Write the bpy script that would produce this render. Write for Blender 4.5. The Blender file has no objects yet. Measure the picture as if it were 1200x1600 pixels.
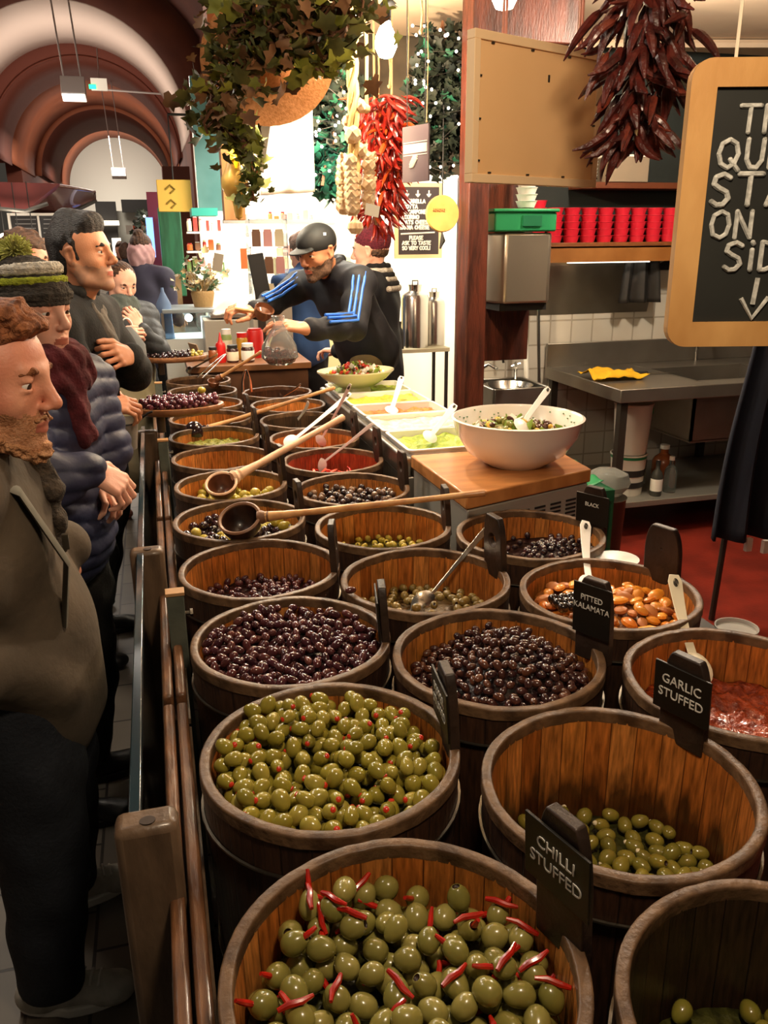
import bpy, bmesh, math, random
import numpy as np
from mathutils import Vector, Matrix, Euler, noise
PI = math.pi
SC = bpy.context.scene
COL = SC.collection
R_ = math.radians
# ------------------------------------------------------------------ camera
CAM_H = 1.7
F_PX = 1280.0
YAW, PITCH, ROLL = R_(15.2), R_(18.35), R_(-0.5)
_fw = Vector((math.sin(YAW)*math.cos(PITCH), math.cos(YAW)*math.cos(PITCH), -math.sin(PITCH)))
_rt0 = Vector((math.cos(YAW), -math.sin(YAW), 0))
_up0 = _rt0.cross(_fw)
_rt = _rt0*math.cos(ROLL) + _up0*math.sin(ROLL)
_up = -_rt0*math.sin(ROLL) + _up0*math.cos(ROLL)
cam_d = bpy.data.cameras.new('camera'); cam = bpy.data.objects.new('camera', cam_d); COL.objects.link(cam)
m3 = Matrix((_rt, _up, -_fw)).transposed()
cam.matrix_world = Matrix.Translation((0, 0, CAM_H)) @ m3.to_4x4()
cam_d.sensor_fit = 'VERTICAL'; cam_d.sensor_height = 24; cam_d.lens = 24*F_PX/1600
cam_d.clip_start = 0.02; cam_d.clip_end = 200
SC.camera = cam
# surveying helpers: a sight line meets a real plane (height z / distance y / offset x)
def sight(x, y): return _fw*F_PX + _rt*(x-600) + _up*(800-y)
O_ = Vector((0, 0, CAM_H))
def atz(x, y, z): d = sight(x, y); return O_ + d*((z-CAM_H)/d.z)
def aty(x, y, Y): d = sight(x, y); return O_ + d*(Y/d.y)
def atx(x, y, X): d = sight(x, y); return O_ + d*(X/d.x)
# ------------------------------------------------------------------ view + world
SC.view_settings.view_transform = 'Standard'; SC.view_settings.look = 'None'
SC.view_settings.gamma = 1; SC.view_settings.use_curve_mapping = False
SC.view_settings.exposure = 0.5
w = bpy.data.worlds.new('world'); SC.world = w; w.use_nodes = True
w.node_tree.nodes['Background'].inputs[0].default_value = (0.9, 0.78, 0.62, 1)
w.node_tree.nodes['Background'].inputs[1].default_value = 0.035
SC.cycles.max_bounces = 6; SC.cycles.use_denoising = True
SC.cycles.sample_clamp_indirect = 4
# ------------------------------------------------------------------ lights
WARM = (1.0, 0.74, 0.47)
def lamp(kind, loc, power, color=WARM, size=0.05, name='lamp_light', rot=None, **kw):
    d = bpy.data.lights.new(name, kind); d.energy = power; d.color = color
    if kind == 'POINT': d.shadow_soft_size = size
    if kind == 'AREA': d.size = size
    if kind == 'SPOT': d.shadow_soft_size = size
    for k, v in kw.items(): setattr(d, k, v)
    o = bpy.data.objects.new(name, d); o.location = loc; COL.objects.link(o)
    if rot: o.rotation_euler = rot
    return o
BULBS = [(0.73, 2.62, 2.26, 85), (0.84, 2.0, 2.25, 36), (0.95, 3.75, 2.35, 80), (0.55, 5.0, 2.35, 40)]
for x, y, z, p in BULBS: lamp('POINT', (x, y, z-0.0), p, size=0.035)
lamp('POINT', (2.45, 3.3, 2.62), 82, (1.0, 0.86, 0.68), 0.08)          # kitchen ceiling lamp
lamp('POINT', (0.35, 0.45, 2.30), 35, (1.0, 0.78, 0.54), 0.10)         # lamp over the near end of the stall
# aisle luminaires
for y, p in ((9, 90), (16, 130), (24, 160), (33, 160)):
    lamp('AREA', (-1.2, y, 4.3), p, (1.0, 0.9, 0.78), 1.6)
lamp('AREA', (-1.2, 13, 3.0), 60, (1.0, 0.86, 0.72), 1.2, rot=(PI, 0, 0))   # unseen upward lamps, added to brighten the vault
lamp('AREA', (-1.2, 19.5, 3.0), 58, (1.0, 0.86, 0.76), 1.6, rot=(PI, 0, 0))
lamp('AREA', (-1.0, 27, 3.0), 45, (1.0, 0.86, 0.72), 1.6, rot=(PI, 0, 0))
lamp('AREA', (-1.0, 38, 3.0), 120, (1.0, 0.95, 0.86), 2.0, rot=(R_(120), 0, 0))
lamp('POINT', (-0.9, 3.6, 2.9), 60, (1.0, 0.86, 0.7), 0.15)  # unseen overhead lamp, strengthened to brighten the aisle floor
lamp('POINT', (-1.0, 2.2, 2.9), 26, (1.0, 0.86, 0.7), 0.15)  # second unseen lamp, added to lift the dark floor between customers
# shop lamps behind the vendor: the bright white back of the stall
lamp('AREA', (1.25, 6.3, 2.6), 75, (1.0, 0.9, 0.74), 0.8)
lamp('AREA', (1.0, 8.6, 2.6), 70, (1.0, 0.92, 0.8), 0.8)
lamp('POINT', (0.55, 4.6, 2.02), 22, (1.0, 0.85, 0.62), 0.05)
# ------------------------------------------------------------------ materials
def lin(c):
    if isinstance(c, str):
        c = [int(c[i:i+2], 16)/255 for i in (0, 2, 4)]
    return tuple((v/12.92 if v <= 0.04045 else ((v+0.055)/1.055)**2.4) for v in c)
MATS = {}
def M(name, col, rough=0.6, metal=0.0, col2=None, scale=20, bump=0.0, bscale=60, stretch=None, trans=0, ior=1.45, emit=0, coat=0, sss=0, detail=3, alpha=1, spec=0.5, contrast=(0.35, 0.65)):
    if name in MATS: return MATS[name]
    m = bpy.data.materials.new(name); m.use_nodes = True; nt = m.node_tree; N = nt.nodes; L = nt.links
    b = N['Principled BSDF']
    c = lin(col)
    b.inputs['Base Color'].default_value = (*c, 1); b.inputs['Roughness'].default_value = rough
    b.inputs['Metallic'].default_value = metal; b.inputs['IOR'].default_value = ior
    b.inputs['Specular IOR Level'].default_value = spec
    if trans: b.inputs['Transmission Weight'].default_value = trans
    if coat: b.inputs['Coat Weight'].default_value = coat; b.inputs['Coat Roughness'].default_value = 0.12
    if sss:
        b.inputs['Subsurface Weight'].default_value = sss; b.inputs['Subsurface Radius'].default_value = (0.012, 0.005, 0.003); b.inputs['Subsurface Scale'].default_value = 0.5
    if alpha < 1: b.inputs['Alpha'].default_value = alpha
    if emit:
        b.inputs['Emission Color'].default_value = (*c, 1); b.inputs['Emission Strength'].default_value = emit
    if col2 or bump:
        tc = N.new('ShaderNodeTexCoord'); mp = N.new('ShaderNodeMapping'); L.new(tc.outputs['Object'], mp.inputs[0])
        if stretch: mp.inputs['Scale'].default_value = stretch
    if col2:
        n = N.new('ShaderNodeTexNoise'); n.inputs['Scale'].default_value = scale; n.inputs['Detail'].default_value = detail; L.new(mp.outputs[0], n.inputs[0])
        r = N.new('ShaderNodeValToRGB'); r.color_ramp.elements[0].position = contrast[0]; r.color_ramp.elements[1].position = contrast[1]
        r.color_ramp.elements[0].color = (*lin(col2), 1); r.color_ramp.elements[1].color = (*c, 1)
        L.new(n.outputs[0], r.inputs[0]); L.new(r.outputs[0], b.inputs['Base Color'])
    if bump:
        n2 = N.new('ShaderNodeTexNoise'); n2.inputs['Scale'].default_value = bscale; n2.inputs['Detail'].default_value = 4; L.new(mp.outputs[0], n2.inputs[0])
        bp = N.new('ShaderNodeBump'); bp.inputs['Strength'].default_value = bump; bp.inputs['Distance'].default_value = 0.01
        L.new(n2.outputs[0], bp.inputs['Height']); L.new(bp.outputs[0], b.inputs['Normal'])
    MATS[name] = m
    return m
def Mobj(name, cols, rough=0.3, coat=0.3, mottle=None, sss=0, bump=0):
    """colour varies from object to object (each olive has its own tint)"""
    if name in MATS: return MATS[name]
    m = M(name, cols[0], rough, coat=coat, sss=sss, bump=bump, bscale=90)
    nt = m.node_tree; N = nt.nodes; L = nt.links; b = N['Principled BSDF']
    oi = N.new('ShaderNodeObjectInfo'); r = N.new('ShaderNodeValToRGB'); cr = r.color_ramp
    while len(cr.elements) < len(cols): cr.elements.new(0.5)
    for i, c in enumerate(cols):
        cr.elements[i].position = i/max(1, len(cols)-1); cr.elements[i].color = (*lin(c), 1)
    L.new(oi.outputs['Random'], r.inputs[0])
    if mottle:
        tc = N.new('ShaderNodeTexCoord'); n = N.new('ShaderNodeTexNoise'); n.inputs['Scale'].default_value = 45; L.new(tc.outputs['Object'], n.inputs[0])
        mx = N.new('ShaderNodeMix'); mx.data_type = 'RGBA'; mx.inputs[7].default_value = (*lin(mottle), 1)
        rr = N.new('ShaderNodeMapRange'); rr.inputs[1].default_value = 0.4; rr.inputs[2].default_value = 0.75; rr.inputs[4].default_value = 0.75
        L.new(n.outputs[0], rr.inputs[0]); L.new(rr.outputs[0], mx.inputs[0]); L.new(r.outputs[0], mx.inputs[6]); L.new(mx.outputs[2], b.inputs['Base Color'])
    else: L.new(r.outputs[0], b.inputs['Base Color'])
    return m
def Mstave(name, cols, gap, n=26, rough=0.4, zscale=1.0, stain=None):
    """wooden staves round the object's z axis: each stave has its own tint, grain runs up the stave"""
    if name in MATS: return MATS[name]
    m = bpy.data.materials.new(name); m.use_nodes = True; nt = m.node_tree; N = nt.nodes; L = nt.links; b = N['Principled BSDF']
    tc = N.new('ShaderNodeTexCoord'); sp = N.new('ShaderNodeSeparateXYZ'); L.new(tc.outputs['Object'], sp.inputs[0])
    def mth(op, a=None, bb=None, va=0, vb=0):
        x = N.new('ShaderNodeMath'); x.operation = op
        if a is not None: L.new(a, x.inputs[0])
        else: x.inputs[0].default_value = va
        if bb is not None: L.new(bb, x.inputs[1])
        else: x.inputs[1].default_value = vb
        return x.outputs[0]
    at = mth('ARCTAN2', sp.outputs[1], sp.outputs[0])
    oi = N.new('ShaderNodeObjectInfo')
    u = mth('ADD', mth('MULTIPLY', at, None, vb=n/(2*PI)), mth('MULTIPLY', oi.outputs['Random'], None, vb=40.0))
    fl = mth('FLOOR', u); fr = mth('FRACT', u)
    wn = N.new('ShaderNodeTexWhiteNoise'); wn.noise_dimensions = '1D'; L.new(fl, wn.inputs['W'])
    r = N.new('ShaderNodeValToRGB'); cr = r.color_ramp
    while len(cr.elements) < len(cols): cr.elements.new(0.5)
    for i, c in enumerate(cols):
        cr.elements[i].position = i/max(1, len(cols)-1); cr.elements[i].color = (*lin(c), 1)
    L.new(wn.outputs[0], r.inputs[0])
    cb = N.new('ShaderNodeCombineXYZ'); L.new(mth('MULTIPLY', u, None, vb=2.2), cb.inputs[0]); L.new(mth('MULTIPLY', sp.outputs[2], None, vb=6*zscale), cb.inputs[1]); L.new(mth('MULTIPLY', fl, None, vb=3.7), cb.inputs[2])
    no = N.new('ShaderNodeTexNoise'); no.inputs['Scale'].default_value = 3; no.inputs['Detail'].default_value = 6; L.new(cb.outputs[0], no.inputs[0])
    mr = N.new('ShaderNodeMapRange'); mr.inputs[1].default_value = 0.3; mr.inputs[2].default_value = 0.75; mr.inputs[3].default_value = 0.35; mr.inputs[4].default_value = 1.15; L.new(no.outputs[0], mr.inputs[0])
    mx = N.new('ShaderNodeMix'); mx.data_type = 'RGBA'; mx.blend_type = 'MULTIPLY'; mx.inputs[0].default_value = 1.0
    L.new(r.outputs[0], mx.inputs[6]); L.new(mr.outputs[0], mx.inputs[7])
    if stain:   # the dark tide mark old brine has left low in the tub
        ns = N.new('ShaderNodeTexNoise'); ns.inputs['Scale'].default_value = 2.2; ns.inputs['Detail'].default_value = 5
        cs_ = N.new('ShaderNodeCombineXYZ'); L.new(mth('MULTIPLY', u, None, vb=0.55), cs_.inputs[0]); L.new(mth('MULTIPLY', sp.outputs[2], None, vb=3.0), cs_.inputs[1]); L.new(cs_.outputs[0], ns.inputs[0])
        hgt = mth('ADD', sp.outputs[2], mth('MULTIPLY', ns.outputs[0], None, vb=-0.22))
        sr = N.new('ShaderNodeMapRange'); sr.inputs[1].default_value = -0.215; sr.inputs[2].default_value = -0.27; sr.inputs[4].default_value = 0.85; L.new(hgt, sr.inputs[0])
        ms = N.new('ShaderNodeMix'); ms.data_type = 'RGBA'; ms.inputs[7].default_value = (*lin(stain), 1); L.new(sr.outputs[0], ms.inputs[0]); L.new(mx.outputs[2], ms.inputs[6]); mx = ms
    edge = mth('MINIMUM', fr, mth('SUBTRACT', None, fr, va=1.0))
    g = N.new('ShaderNodeMapRange'); g.inputs[1].default_value = 0.0; g.inputs[2].default_value = 0.035; L.new(edge, g.inputs[0])
    mx2 = N.new('ShaderNodeMix'); mx2.data_type = 'RGBA'; mx2.inputs[6].default_value = (*lin(gap), 1)
    L.new(g.outputs[0], mx2.inputs[0]); L.new(mx.outputs[2], mx2.inputs[7]); L.new(mx2.outputs[2], b.inputs['Base Color'])
    bp = N.new('ShaderNodeBump'); bp.inputs['Strength'].default_value = 0.35; bp.inputs['Distance'].default_value = 0.01
    h = mth('ADD', g.outputs[0], mth('MULTIPLY', no.outputs[0], None, vb=0.35)); L.new(h, bp.inputs['Height']); L.new(bp.outputs[0], b.inputs['Normal'])
    b.inputs['Roughness'].default_value = rough
    MATS[name] = m
    return m
def Mbrick(name, col, col2, mortar, scale, bw, bh, msize=0.012, rough=0.5, rot=(0, 0, 0), offset=0.0, bump=0.3, dirt=None):
    if name in MATS: return MATS[name]
    m = bpy.data.materials.new(name); m.use_nodes = True; nt = m.node_tree; N = nt.nodes; L = nt.links; b = N['Principled BSDF']
    tc = N.new('ShaderNodeTexCoord'); mp = N.new('ShaderNodeMapping'); mp.inputs['Rotation'].default_value = rot; L.new(tc.outputs['Object'], mp.inputs[0])
    br = N.new('ShaderNodeTexBrick'); br.offset = offset; br.inputs['Scale'].default_value = scale; br.inputs['Brick Width'].default_value = bw; br.inputs['Row Height'].default_value = bh
    br.inputs['Mortar Size'].default_value = msize; br.inputs['Mortar Smooth'].default_value = 0.3
    br.inputs['Color1'].default_value = (*lin(col), 1); br.inputs['Color2'].default_value = (*lin(col2), 1); br.inputs['Mortar'].default_value = (*lin(mortar), 1)
    L.new(mp.outputs[0], br.inputs[0])
    out = br.outputs[0]
    if dirt:
        n = N.new('ShaderNodeTexNoise'); n.inputs['Scale'].default_value = 3; n.inputs['Detail'].default_value = 6; L.new(mp.outputs[0], n.inputs[0])
        mx = N.new('ShaderNodeMix'); mx.data_type = 'RGBA'; mx.inputs[7].default_value = (*lin(dirt), 1)
        r = N.new('ShaderNodeMapRange'); r.inputs[1].default_value = 0.4; r.inputs[2].default_value = 0.75; r.inputs[4].default_value = 0.6
        L.new(n.outputs[0], r.inputs[0]); L.new(r.outputs[0], mx.inputs[0]); L.new(out, mx.inputs[6]); out = mx.outputs[2]
    L.new(out, b.inputs['Base Color']); b.inputs['Roughness'].default_value = rough
    bp = N.new('ShaderNodeBump'); bp.invert = True; bp.inputs['Strength'].default_value = bump; bp.inputs['Distance'].default_value = 0.01
    L.new(br.outputs['Fac'], bp.inputs['Height']); L.new(bp.outputs[0], b.inputs['Normal'])
    MATS[name] = m
    return m
# ------------------------------------------------------------------ objects
def tag(o, label=None, cat=None, group=None, kind=None):
    if label: o['label'] = label
    if cat: o['category'] = cat
    if group: o['group'] = group
    if kind: o['kind'] = kind
    return o
def thing(name, label, cat, loc=(0, 0, 0), rot=(0, 0, 0), group=None):
    o = bpy.data.objects.new(name, None); COL.objects.link(o); o.location = loc; o.rotation_euler = rot
    o.empty_display_size = 0.05
    return tag(o, label, cat, group)
def copy_tree(o, loc=None, rot=None, label=None, group=None, scale=None):
    c = o.copy(); COL.objects.link(c)
    for ch in o.children:
        d = ch.copy(); COL.objects.link(d); d.parent = c
        for g in ch.children:
            e = g.copy(); COL.objects.link(e); e.parent = d
    if loc is not None: c.location = loc
    if rot is not None: c.rotation_euler = rot
    if scale is not None: c.scale = scale
    if label: c['label'] = label
    if group: c['group'] = group
    return c
class MB:
    """collects shapes, then builds them as one mesh object"""
    def __init__(s): s.v = []; s.f = []; s.mi = []; s.cur = 0; s.T = Matrix()
    def _add(s, vs, fs):
        b = len(s.v); s.v += [tuple(s.T @ Vector(p)) for p in vs]; s.f += [tuple(b+i for i in f) for f in fs]; s.mi += [s.cur]*len(fs)
    def box(s, c, d, rot=None, taper=1.0):
        M_ = Matrix.Translation(c) @ (Euler(rot).to_matrix().to_4x4() if rot else Matrix())
        hx, hy, hz = d[0]/2, d[1]/2, d[2]/2
        vs = [M_ @ Vector((x*hx*(taper if z > 0 else 1), y*hy*(taper if z > 0 else 1), z*hz)) for z in (-1, 1) for y in (-1, 1) for x in (-1, 1)]
        s._add(vs, [(0, 2, 3, 1), (4, 5, 7, 6), (0, 1, 5, 4), (2, 6, 7, 3), (0, 4, 6, 2), (1, 3, 7, 5)])
    def lathe(s, prof, n=32, c=(0, 0, 0), rot=None, sx=1, sy=1, a0=0, a1=2*PI, cap=False):
        M_ = Matrix.Translation(c) @ (Euler(rot).to_matrix().to_4x4() if rot else Matrix())
        full = abs(a1-a0-2*PI) < 1e-6; k = n if full else n+1
        vs = [M_ @ Vector((r*math.cos(a0+(a1-a0)*i/n)*sx, r*math.sin(a0+(a1-a0)*i/n)*sy, z)) for r, z in prof for i in range(k)]
        fs = []
        for j in range(len(prof)-1):
            for i in range(n):
                i2 = (i+1) % k; fs.append((j*k+i, j*k+i2, (j+1)*k+i2, (j+1)*k+i))
        if cap and full:
            fs.append(tuple(reversed(range(k)))); fs.append(tuple(range((len(prof)-1)*k, len(prof)*k)))
        s._add(vs, fs)
    def tube(s, pts, r, n=8, flat=1.0, caps=True):
        pts = [Vector(p) for p in pts]; m = len(pts); rs = r if isinstance(r, (list, tuple)) else [r]*m
        vs = []; prev = None
        for i, p in enumerate(pts):
            d = (pts[min(i+1, m-1)]-pts[max(i-1, 0)])
            d = d.normalized() if d.length > 1e-9 else Vector((0, 0, 1))
            if prev is None:
                u = d.cross(Vector((0, 0, 1)));
                if u.length < 1e-3: u = d.cross(Vector((0, 1, 0)))
                u.normalize()
            else: u = (prev - d*prev.dot(d)); u = u.normalized() if u.length > 1e-6 else d.orthogonal().normalized()
            prev = u; v = d.cross(u)
            for k in range(n):
                a = 2*PI*k/n; vs.append(p + (u*math.cos(a) + v*math.sin(a)*flat)*rs[i])
        fs = [(i*n+k, i*n+(k+1) % n, (i+1)*n+(k+1) % n, (i+1)*n+k) for i in range(m-1) for k in range(n)]
        if caps: fs += [tuple(reversed(range(n))), tuple(range((m-1)*n, m*n))]
        s._add(vs, fs)
    def ball(s, c, r, n=10, rot=None):
        if not isinstance(r, (list, tuple)): r = (r, r, r)
        M_ = Matrix.Translation(c) @ (Euler(rot).to_matrix().to_4x4() if rot else Matrix())
        m = max(4, n//2+1); vs = [M_ @ Vector((0, 0, -r[2]))]
        for j in range(1, m):
            t = -PI/2 + PI*j/m
            for i in range(n): a = 2*PI*i/n; vs.append(M_ @ Vector((r[0]*math.cos(t)*math.cos(a), r[1]*math.cos(t)*math.sin(a), r[2]*math.sin(t))))
        vs.append(M_ @ Vector((0, 0, r[2]))); L = len(vs)-1
        fs = [(0, 1+(i+1) % n, 1+i) for i in range(n)] + [(L, 1+(m-2)*n+i, 1+(m-2)*n+(i+1) % n) for i in range(n)]
        fs += [(1+j*n+i, 1+j*n+(i+1) % n, 1+(j+1)*n+(i+1) % n, 1+(j+1)*n+i) for j in range(m-2) for i in range(n)]
        s._add(vs, fs)
    def prism(s, poly, z0, z1, T=None):
        """polygon in local xy, extruded z0..z1"""
        n = len(poly); T = T or Matrix()
        vs = [T @ Vector((x, y, z0)) for x, y in poly] + [T @ Vector((x, y, z1)) for x, y in poly]
        s._add(vs, [tuple(reversed(range(n))), tuple(range(n, 2*n))] + [(i, (i+1) % n, n+(i+1) % n, n+i) for i in range(n)])
    def grid(s, nx, ny, fn, thick=0):
        vs = [Vector(fn(i/nx, j/ny)) for j in range(ny+1) for i in range(nx+1)]; k = nx+1
        s._add(vs, [(j*k+i, j*k+i+1, (j+1)*k+i+1, (j+1)*k+i) for j in range(ny) for i in range(nx)])
    def build(s, name, mat, parent=None, smooth=True, bevel=0, solid=0, loc=None, rot=None, sub=0, angle=38):
        me = bpy.data.meshes.new(name); me.from_pydata(s.v, [], s.f)
        for mm in (mat if isinstance(mat, (list, tuple)) else [mat]): me.materials.append(mm)
        if len(me.materials) > 1: me.polygons.foreach_set('material_index', s.mi)
        if smooth:
            me.polygons.foreach_set('use_smooth', [True]*len(me.polygons))
            try: me.set_sharp_from_angle(angle=R_(angle))
            except Exception: pass
        me.validate(); me.update()
        o = bpy.data.objects.new(name, me); COL.objects.link(o)
        if parent: o.parent = parent
        if loc is not None: o.location = loc
        if rot is not None: o.rotation_euler = rot
        if solid: md = o.modifiers.new('solid', 'SOLIDIFY'); md.thickness = solid; md.offset = 0
        if bevel: md = o.modifiers.new('bevel', 'BEVEL'); md.width = bevel; md.segments = 2; md.limit_method = 'ANGLE'; md.angle_limit = R_(40)
        if sub: md = o.modifiers.new('sub', 'SUBSURF'); md.levels = sub; md.render_levels = sub
        return o
def struct(o): o['kind'] = 'structure'; return o
def frame(o, x, y, z=None):
    """matrix with origin o, local x axis along x, local y along y"""
    x = Vector(x).normalized(); y = Vector(y); y = (y - x*y.dot(x)).normalized(); z = x.cross(y)
    return Matrix.Translation(o) @ Matrix((x, y, z)).transposed().to_4x4()
def text_part(txt, size, mat, parent, T, name='lettering', align='CENTER', depth=0.0006, squeeze=1.0):
    c = bpy.data.curves.new('txt', 'FONT'); c.body = txt; c.size = size; c.align_x = align; c.align_y = 'CENTER'; c.extrude = depth; c.resolution_u = 3
    t = bpy.data.objects.new('txt', c); COL.objects.link(t)
    bpy.context.view_layer.update()
    me = bpy.data.meshes.new_from_object(t.evaluated_get(bpy.context.evaluated_depsgraph_get()))
    bpy.data.objects.remove(t); me.transform(T @ Matrix.Diagonal((squeeze, 1, 1, 1))); me.materials.clear(); me.materials.append(mat)
    o = bpy.data.objects.new(name, me); COL.objects.link(o); o.parent = parent
    return o
# stroke letters for hand-chalked writing (unit height boxes)
STROKES = {
 'T': ([[(0, 1), (.8, 1)], [(.4, 1), (.38, 0)]], .8), 'H': ([[(0, 1), (0, 0)], [(.6, 1), (.6, 0)], [(0, .5), (.6, .5)]], .65),
 'E': ([[(.55, 1), (0, 1), (0, 0), (.55, 0)], [(0, .52), (.45, .52)]], .6),
 'Q': ([[(.38, 1), (.1, .85), (0, .5), (.1, .15), (.38, 0), (.62, .15), (.75, .5), (.65, .85), (.38, 1)], [(.45, .3), (.8, -.1)]], .85),
 'U': ([[(0, 1), (0, .3), (.15, .02), (.4, .0), (.58, .25), (.6, 1)]], .65),
 'S': ([[(.58, .88), (.35, 1), (.08, .9), (.03, .68), (.25, .54), (.5, .42), (.58, .22), (.4, .02), (.18, 0), (0, .12)]], .65),
 'A': ([[(0, 0), (.35, 1), (.7, 0)], [(.12, .35), (.58, .35)]], .72),
 'R': ([[(0, 0), (0, 1), (.4, .98), (.58, .78), (.42, .54), (0, .5)], [(.25, .5), (.6, 0)]], .65),
 'O': ([[(.35, 1), (.08, .85), (0, .5), (.1, .12), (.38, 0), (.62, .15), (.72, .5), (.62, .88), (.35, 1)]], .75),
 'N': ([[(0, 0), (0, 1), (.6, 0), (.6, 1)]], .65), 'I': ([[(.1, 1), (.1, 0)]], .22),
 'i': ([[(.1, .72), (.1, 0)], [(.09, 1), (.12, .95)]], .22),
 'D': ([[(0, 0), (0, 1), (.35, .92), (.6, .55), (.5, .15), (.2, 0), (0, 0)]], .65),
 'C': ([[(.58, .85), (.35, 1), (.1, .85), (0, .5), (.1, .15), (.35, 0), (.58, .15)]], .62),
 'L': ([[(0, 1), (0, 0), (.5, 0)]], .55), 'Z': ([[(0, 1), (.55, 1), (0, 0), (.55, 0)]], .6), 'M': ([[(0, 0), (0, 1), (.35, .4), (.7, 1), (.7, 0)]], .75),
 'F': ([[(.55, 1), (0, 1), (0, 0)], [(0, .52), (.45, .52)]], .58), 'P': ([[(0, 0), (0, 1), (.4, .98), (.58, .75), (.42, .5), (0, .48)]], .6),
 'B': ([[(0, 0), (0, 1), (.4, .95), (.5, .75), (.3, .52), (0, .5)], [(.3, .52), (.58, .28), (.4, .02), (0, 0)]], .62),
 'G': ([[(.58, .85), (.35, 1), (.1, .85), (0, .5), (.1, .15), (.35, 0), (.6, .15), (.6, .45), (.35, .45)]], .65),
 'V': ([[(0, 1), (.32, 0), (.64, 1)]], .68), 'K': ([[(0, 1), (0, 0)], [(.55, 1), (0, .45), (.58, 0)]], .6), ' ': ([], .4),
 'W': ([[(0, 1), (.2, 0), (.4, .7), (.6, 0), (.8, 1)]], .85), 'Y': ([[(0, 1), (.3, .5), (.6, 1)], [(.3, .5), (.3, 0)]], .62), '!': ([[(.1, 1), (.1, .3)], [(.1, .06), (.1, 0)]], .22), '/': ([[(0, 0), (.4, 1)]], .5),
 'v': ([[(.4, 1.25), (.4, 0)], [(0, .45), (.4, 0), (.8, .5)]], .85), '1': ([[(.1, .8), (.25, 1), (.25, 0)]], .4),
}
def chalk_line(mb, txt, x, y, h, wdt, T, gap=.22, jitter=0.0, rnd=None):
    for ch in txt:
        st, adv = STROKES[ch]
        for s in st:
            p = [Vector((x+a*h, y+b*h, 0)) for a, b in s]
            q = []
            for i in range(len(p)-1): q += [p[i].lerp(p[i+1], t/3) for t in range(3)]
            q.append(p[-1])
            if rnd: q = [Vector((a.x+rnd.uniform(-1, 1)*jitter*h, a.y+rnd.uniform(-1, 1)*jitter*h, 0)) for a in q]
            # flat ribbon of chalk
            mb.T = T
            for i in range(len(q)-1): mb.tube([q[i], q[i+1]], wdt/2, 6)
            if rnd:
                for a_ in q[::3]+[q[-1]]: mb.ball(a_, (wdt/2, wdt/2, wdt/2), 8)
            mb.T = Matrix()
        x += (adv+gap)*h
    return x
# ================================================================== STRUCTURE
m_floor = Mbrick('aisle_tiles', '6f675b', '655e53', '2a2622', 1.0, 0.27, 0.145, 0.005, 0.5, rot=(0, 0, PI/2), offset=0.5, dirt='514a40')
mb = MB(); mb.box((-1.9, 12, -0.05), (5.5, 30, 0.1)); struct(mb.build('floor', m_floor, smooth=False))
mb = MB(); mb.box((-1.2, 36, -0.05), (4.1, 18, 0.1)); struct(mb.build('floor', m_floor, smooth=False))
m_red = M('red_floor_paint', '7c2a1e', 0.35, col2='5f2018', scale=5, bump=0.1)
mb = MB(); mb.box((3.35, 3.5, -0.05), (5.0, 13, 0.1)); struct(mb.build('floor', m_red, smooth=False))
# vaulted aisle: barrel vault sections of falling radius round the aisle's axis
m_vbrown = M('vault_brown', '6e3a25', 0.75, col2='5d3020', scale=1.5)
m_vlight = M('vault_terracotta', '9a5636', 0.75, col2='8a4c31', scale=1.5)
m_vwhite = M('vault_white', 'e6d2c2', 0.8)
m_vdark = M('vault_dark_brown', '6a3424', 0.8)
AX, AZ = -1.2, 3.72
def soffit(y0, y1, r, mat, name='ceiling', cx=AX, cz=AZ, legs=True):
    mb = MB(); pts = [(cx+r, cz-1.5)] if False else []
    pts += [(cx+r*math.cos(t), cz+r*math.sin(t)) for t in [PI*i/40 for i in range(41)]]
    n = len(pts); vs = [(x, y0, z) for x, z in pts]+[(x, y1, z) for x, z in pts]
    mb._add(vs, [(i, i+1, n+i+1, n+i) for i in range(n-1)])
    struct(mb.build(name, mat, solid=0.04))
def ringface(y, r0, r1, mat, cx=AX, cz=AZ, name='wall_vault'):
    mb = MB(); n = 41; vs = []
    for r in (r0, r1): vs += [(cx+r*math.cos(PI*i/40), y, cz+r*math.sin(PI*i/40)) for i in range(n)]
    mb._add(vs, [(i, i+1, n+i+1, n+i) for i in range(n-1)]); struct(mb.build(name, mat, solid=0.04))
soffit(6.5, 17.9, 3.0, m_vbrown); ringface(18.0, 2.2, 3.05, m_vbrown)
soffit(18.0, 21.6, 2.2, m_vwhite)
soffit(21.6, 24.5, 2.06, m_vdark, cx=-1.12, cz=3.6)
ringface(21.63, 2.04, 2.8, m_vdark, cx=-1.12, cz=3.6); ringface(24.5, 2.10, 2.8, m_vdark, cx=-1.05, cz=3.66)
soffit(24.5, 29.5, 2.12, m_vlight, cx=-1.05, cz=3.66); ringface(29.5, 1.95, 2.15, m_vlight, cx=-1.03, cz=3.7)
soffit(29.5, 36.5, 2.06, m_vdark, cx=-1.0, cz=3.8)
soffit(36.5, 41.5, 2.14, m_vlight, cx=-.97, cz=4.0); ringface(36.5, 2.0, 2.2, m_vlight, cx=-.97, cz=3.97)
mb = MB(); mb.box((-1.0, 41.6, 3.2), (6, 0.15, 6.4)); struct(mb.build('wall_far', M('far_wall_white', 'cfcabb', 0.8)))
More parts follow.
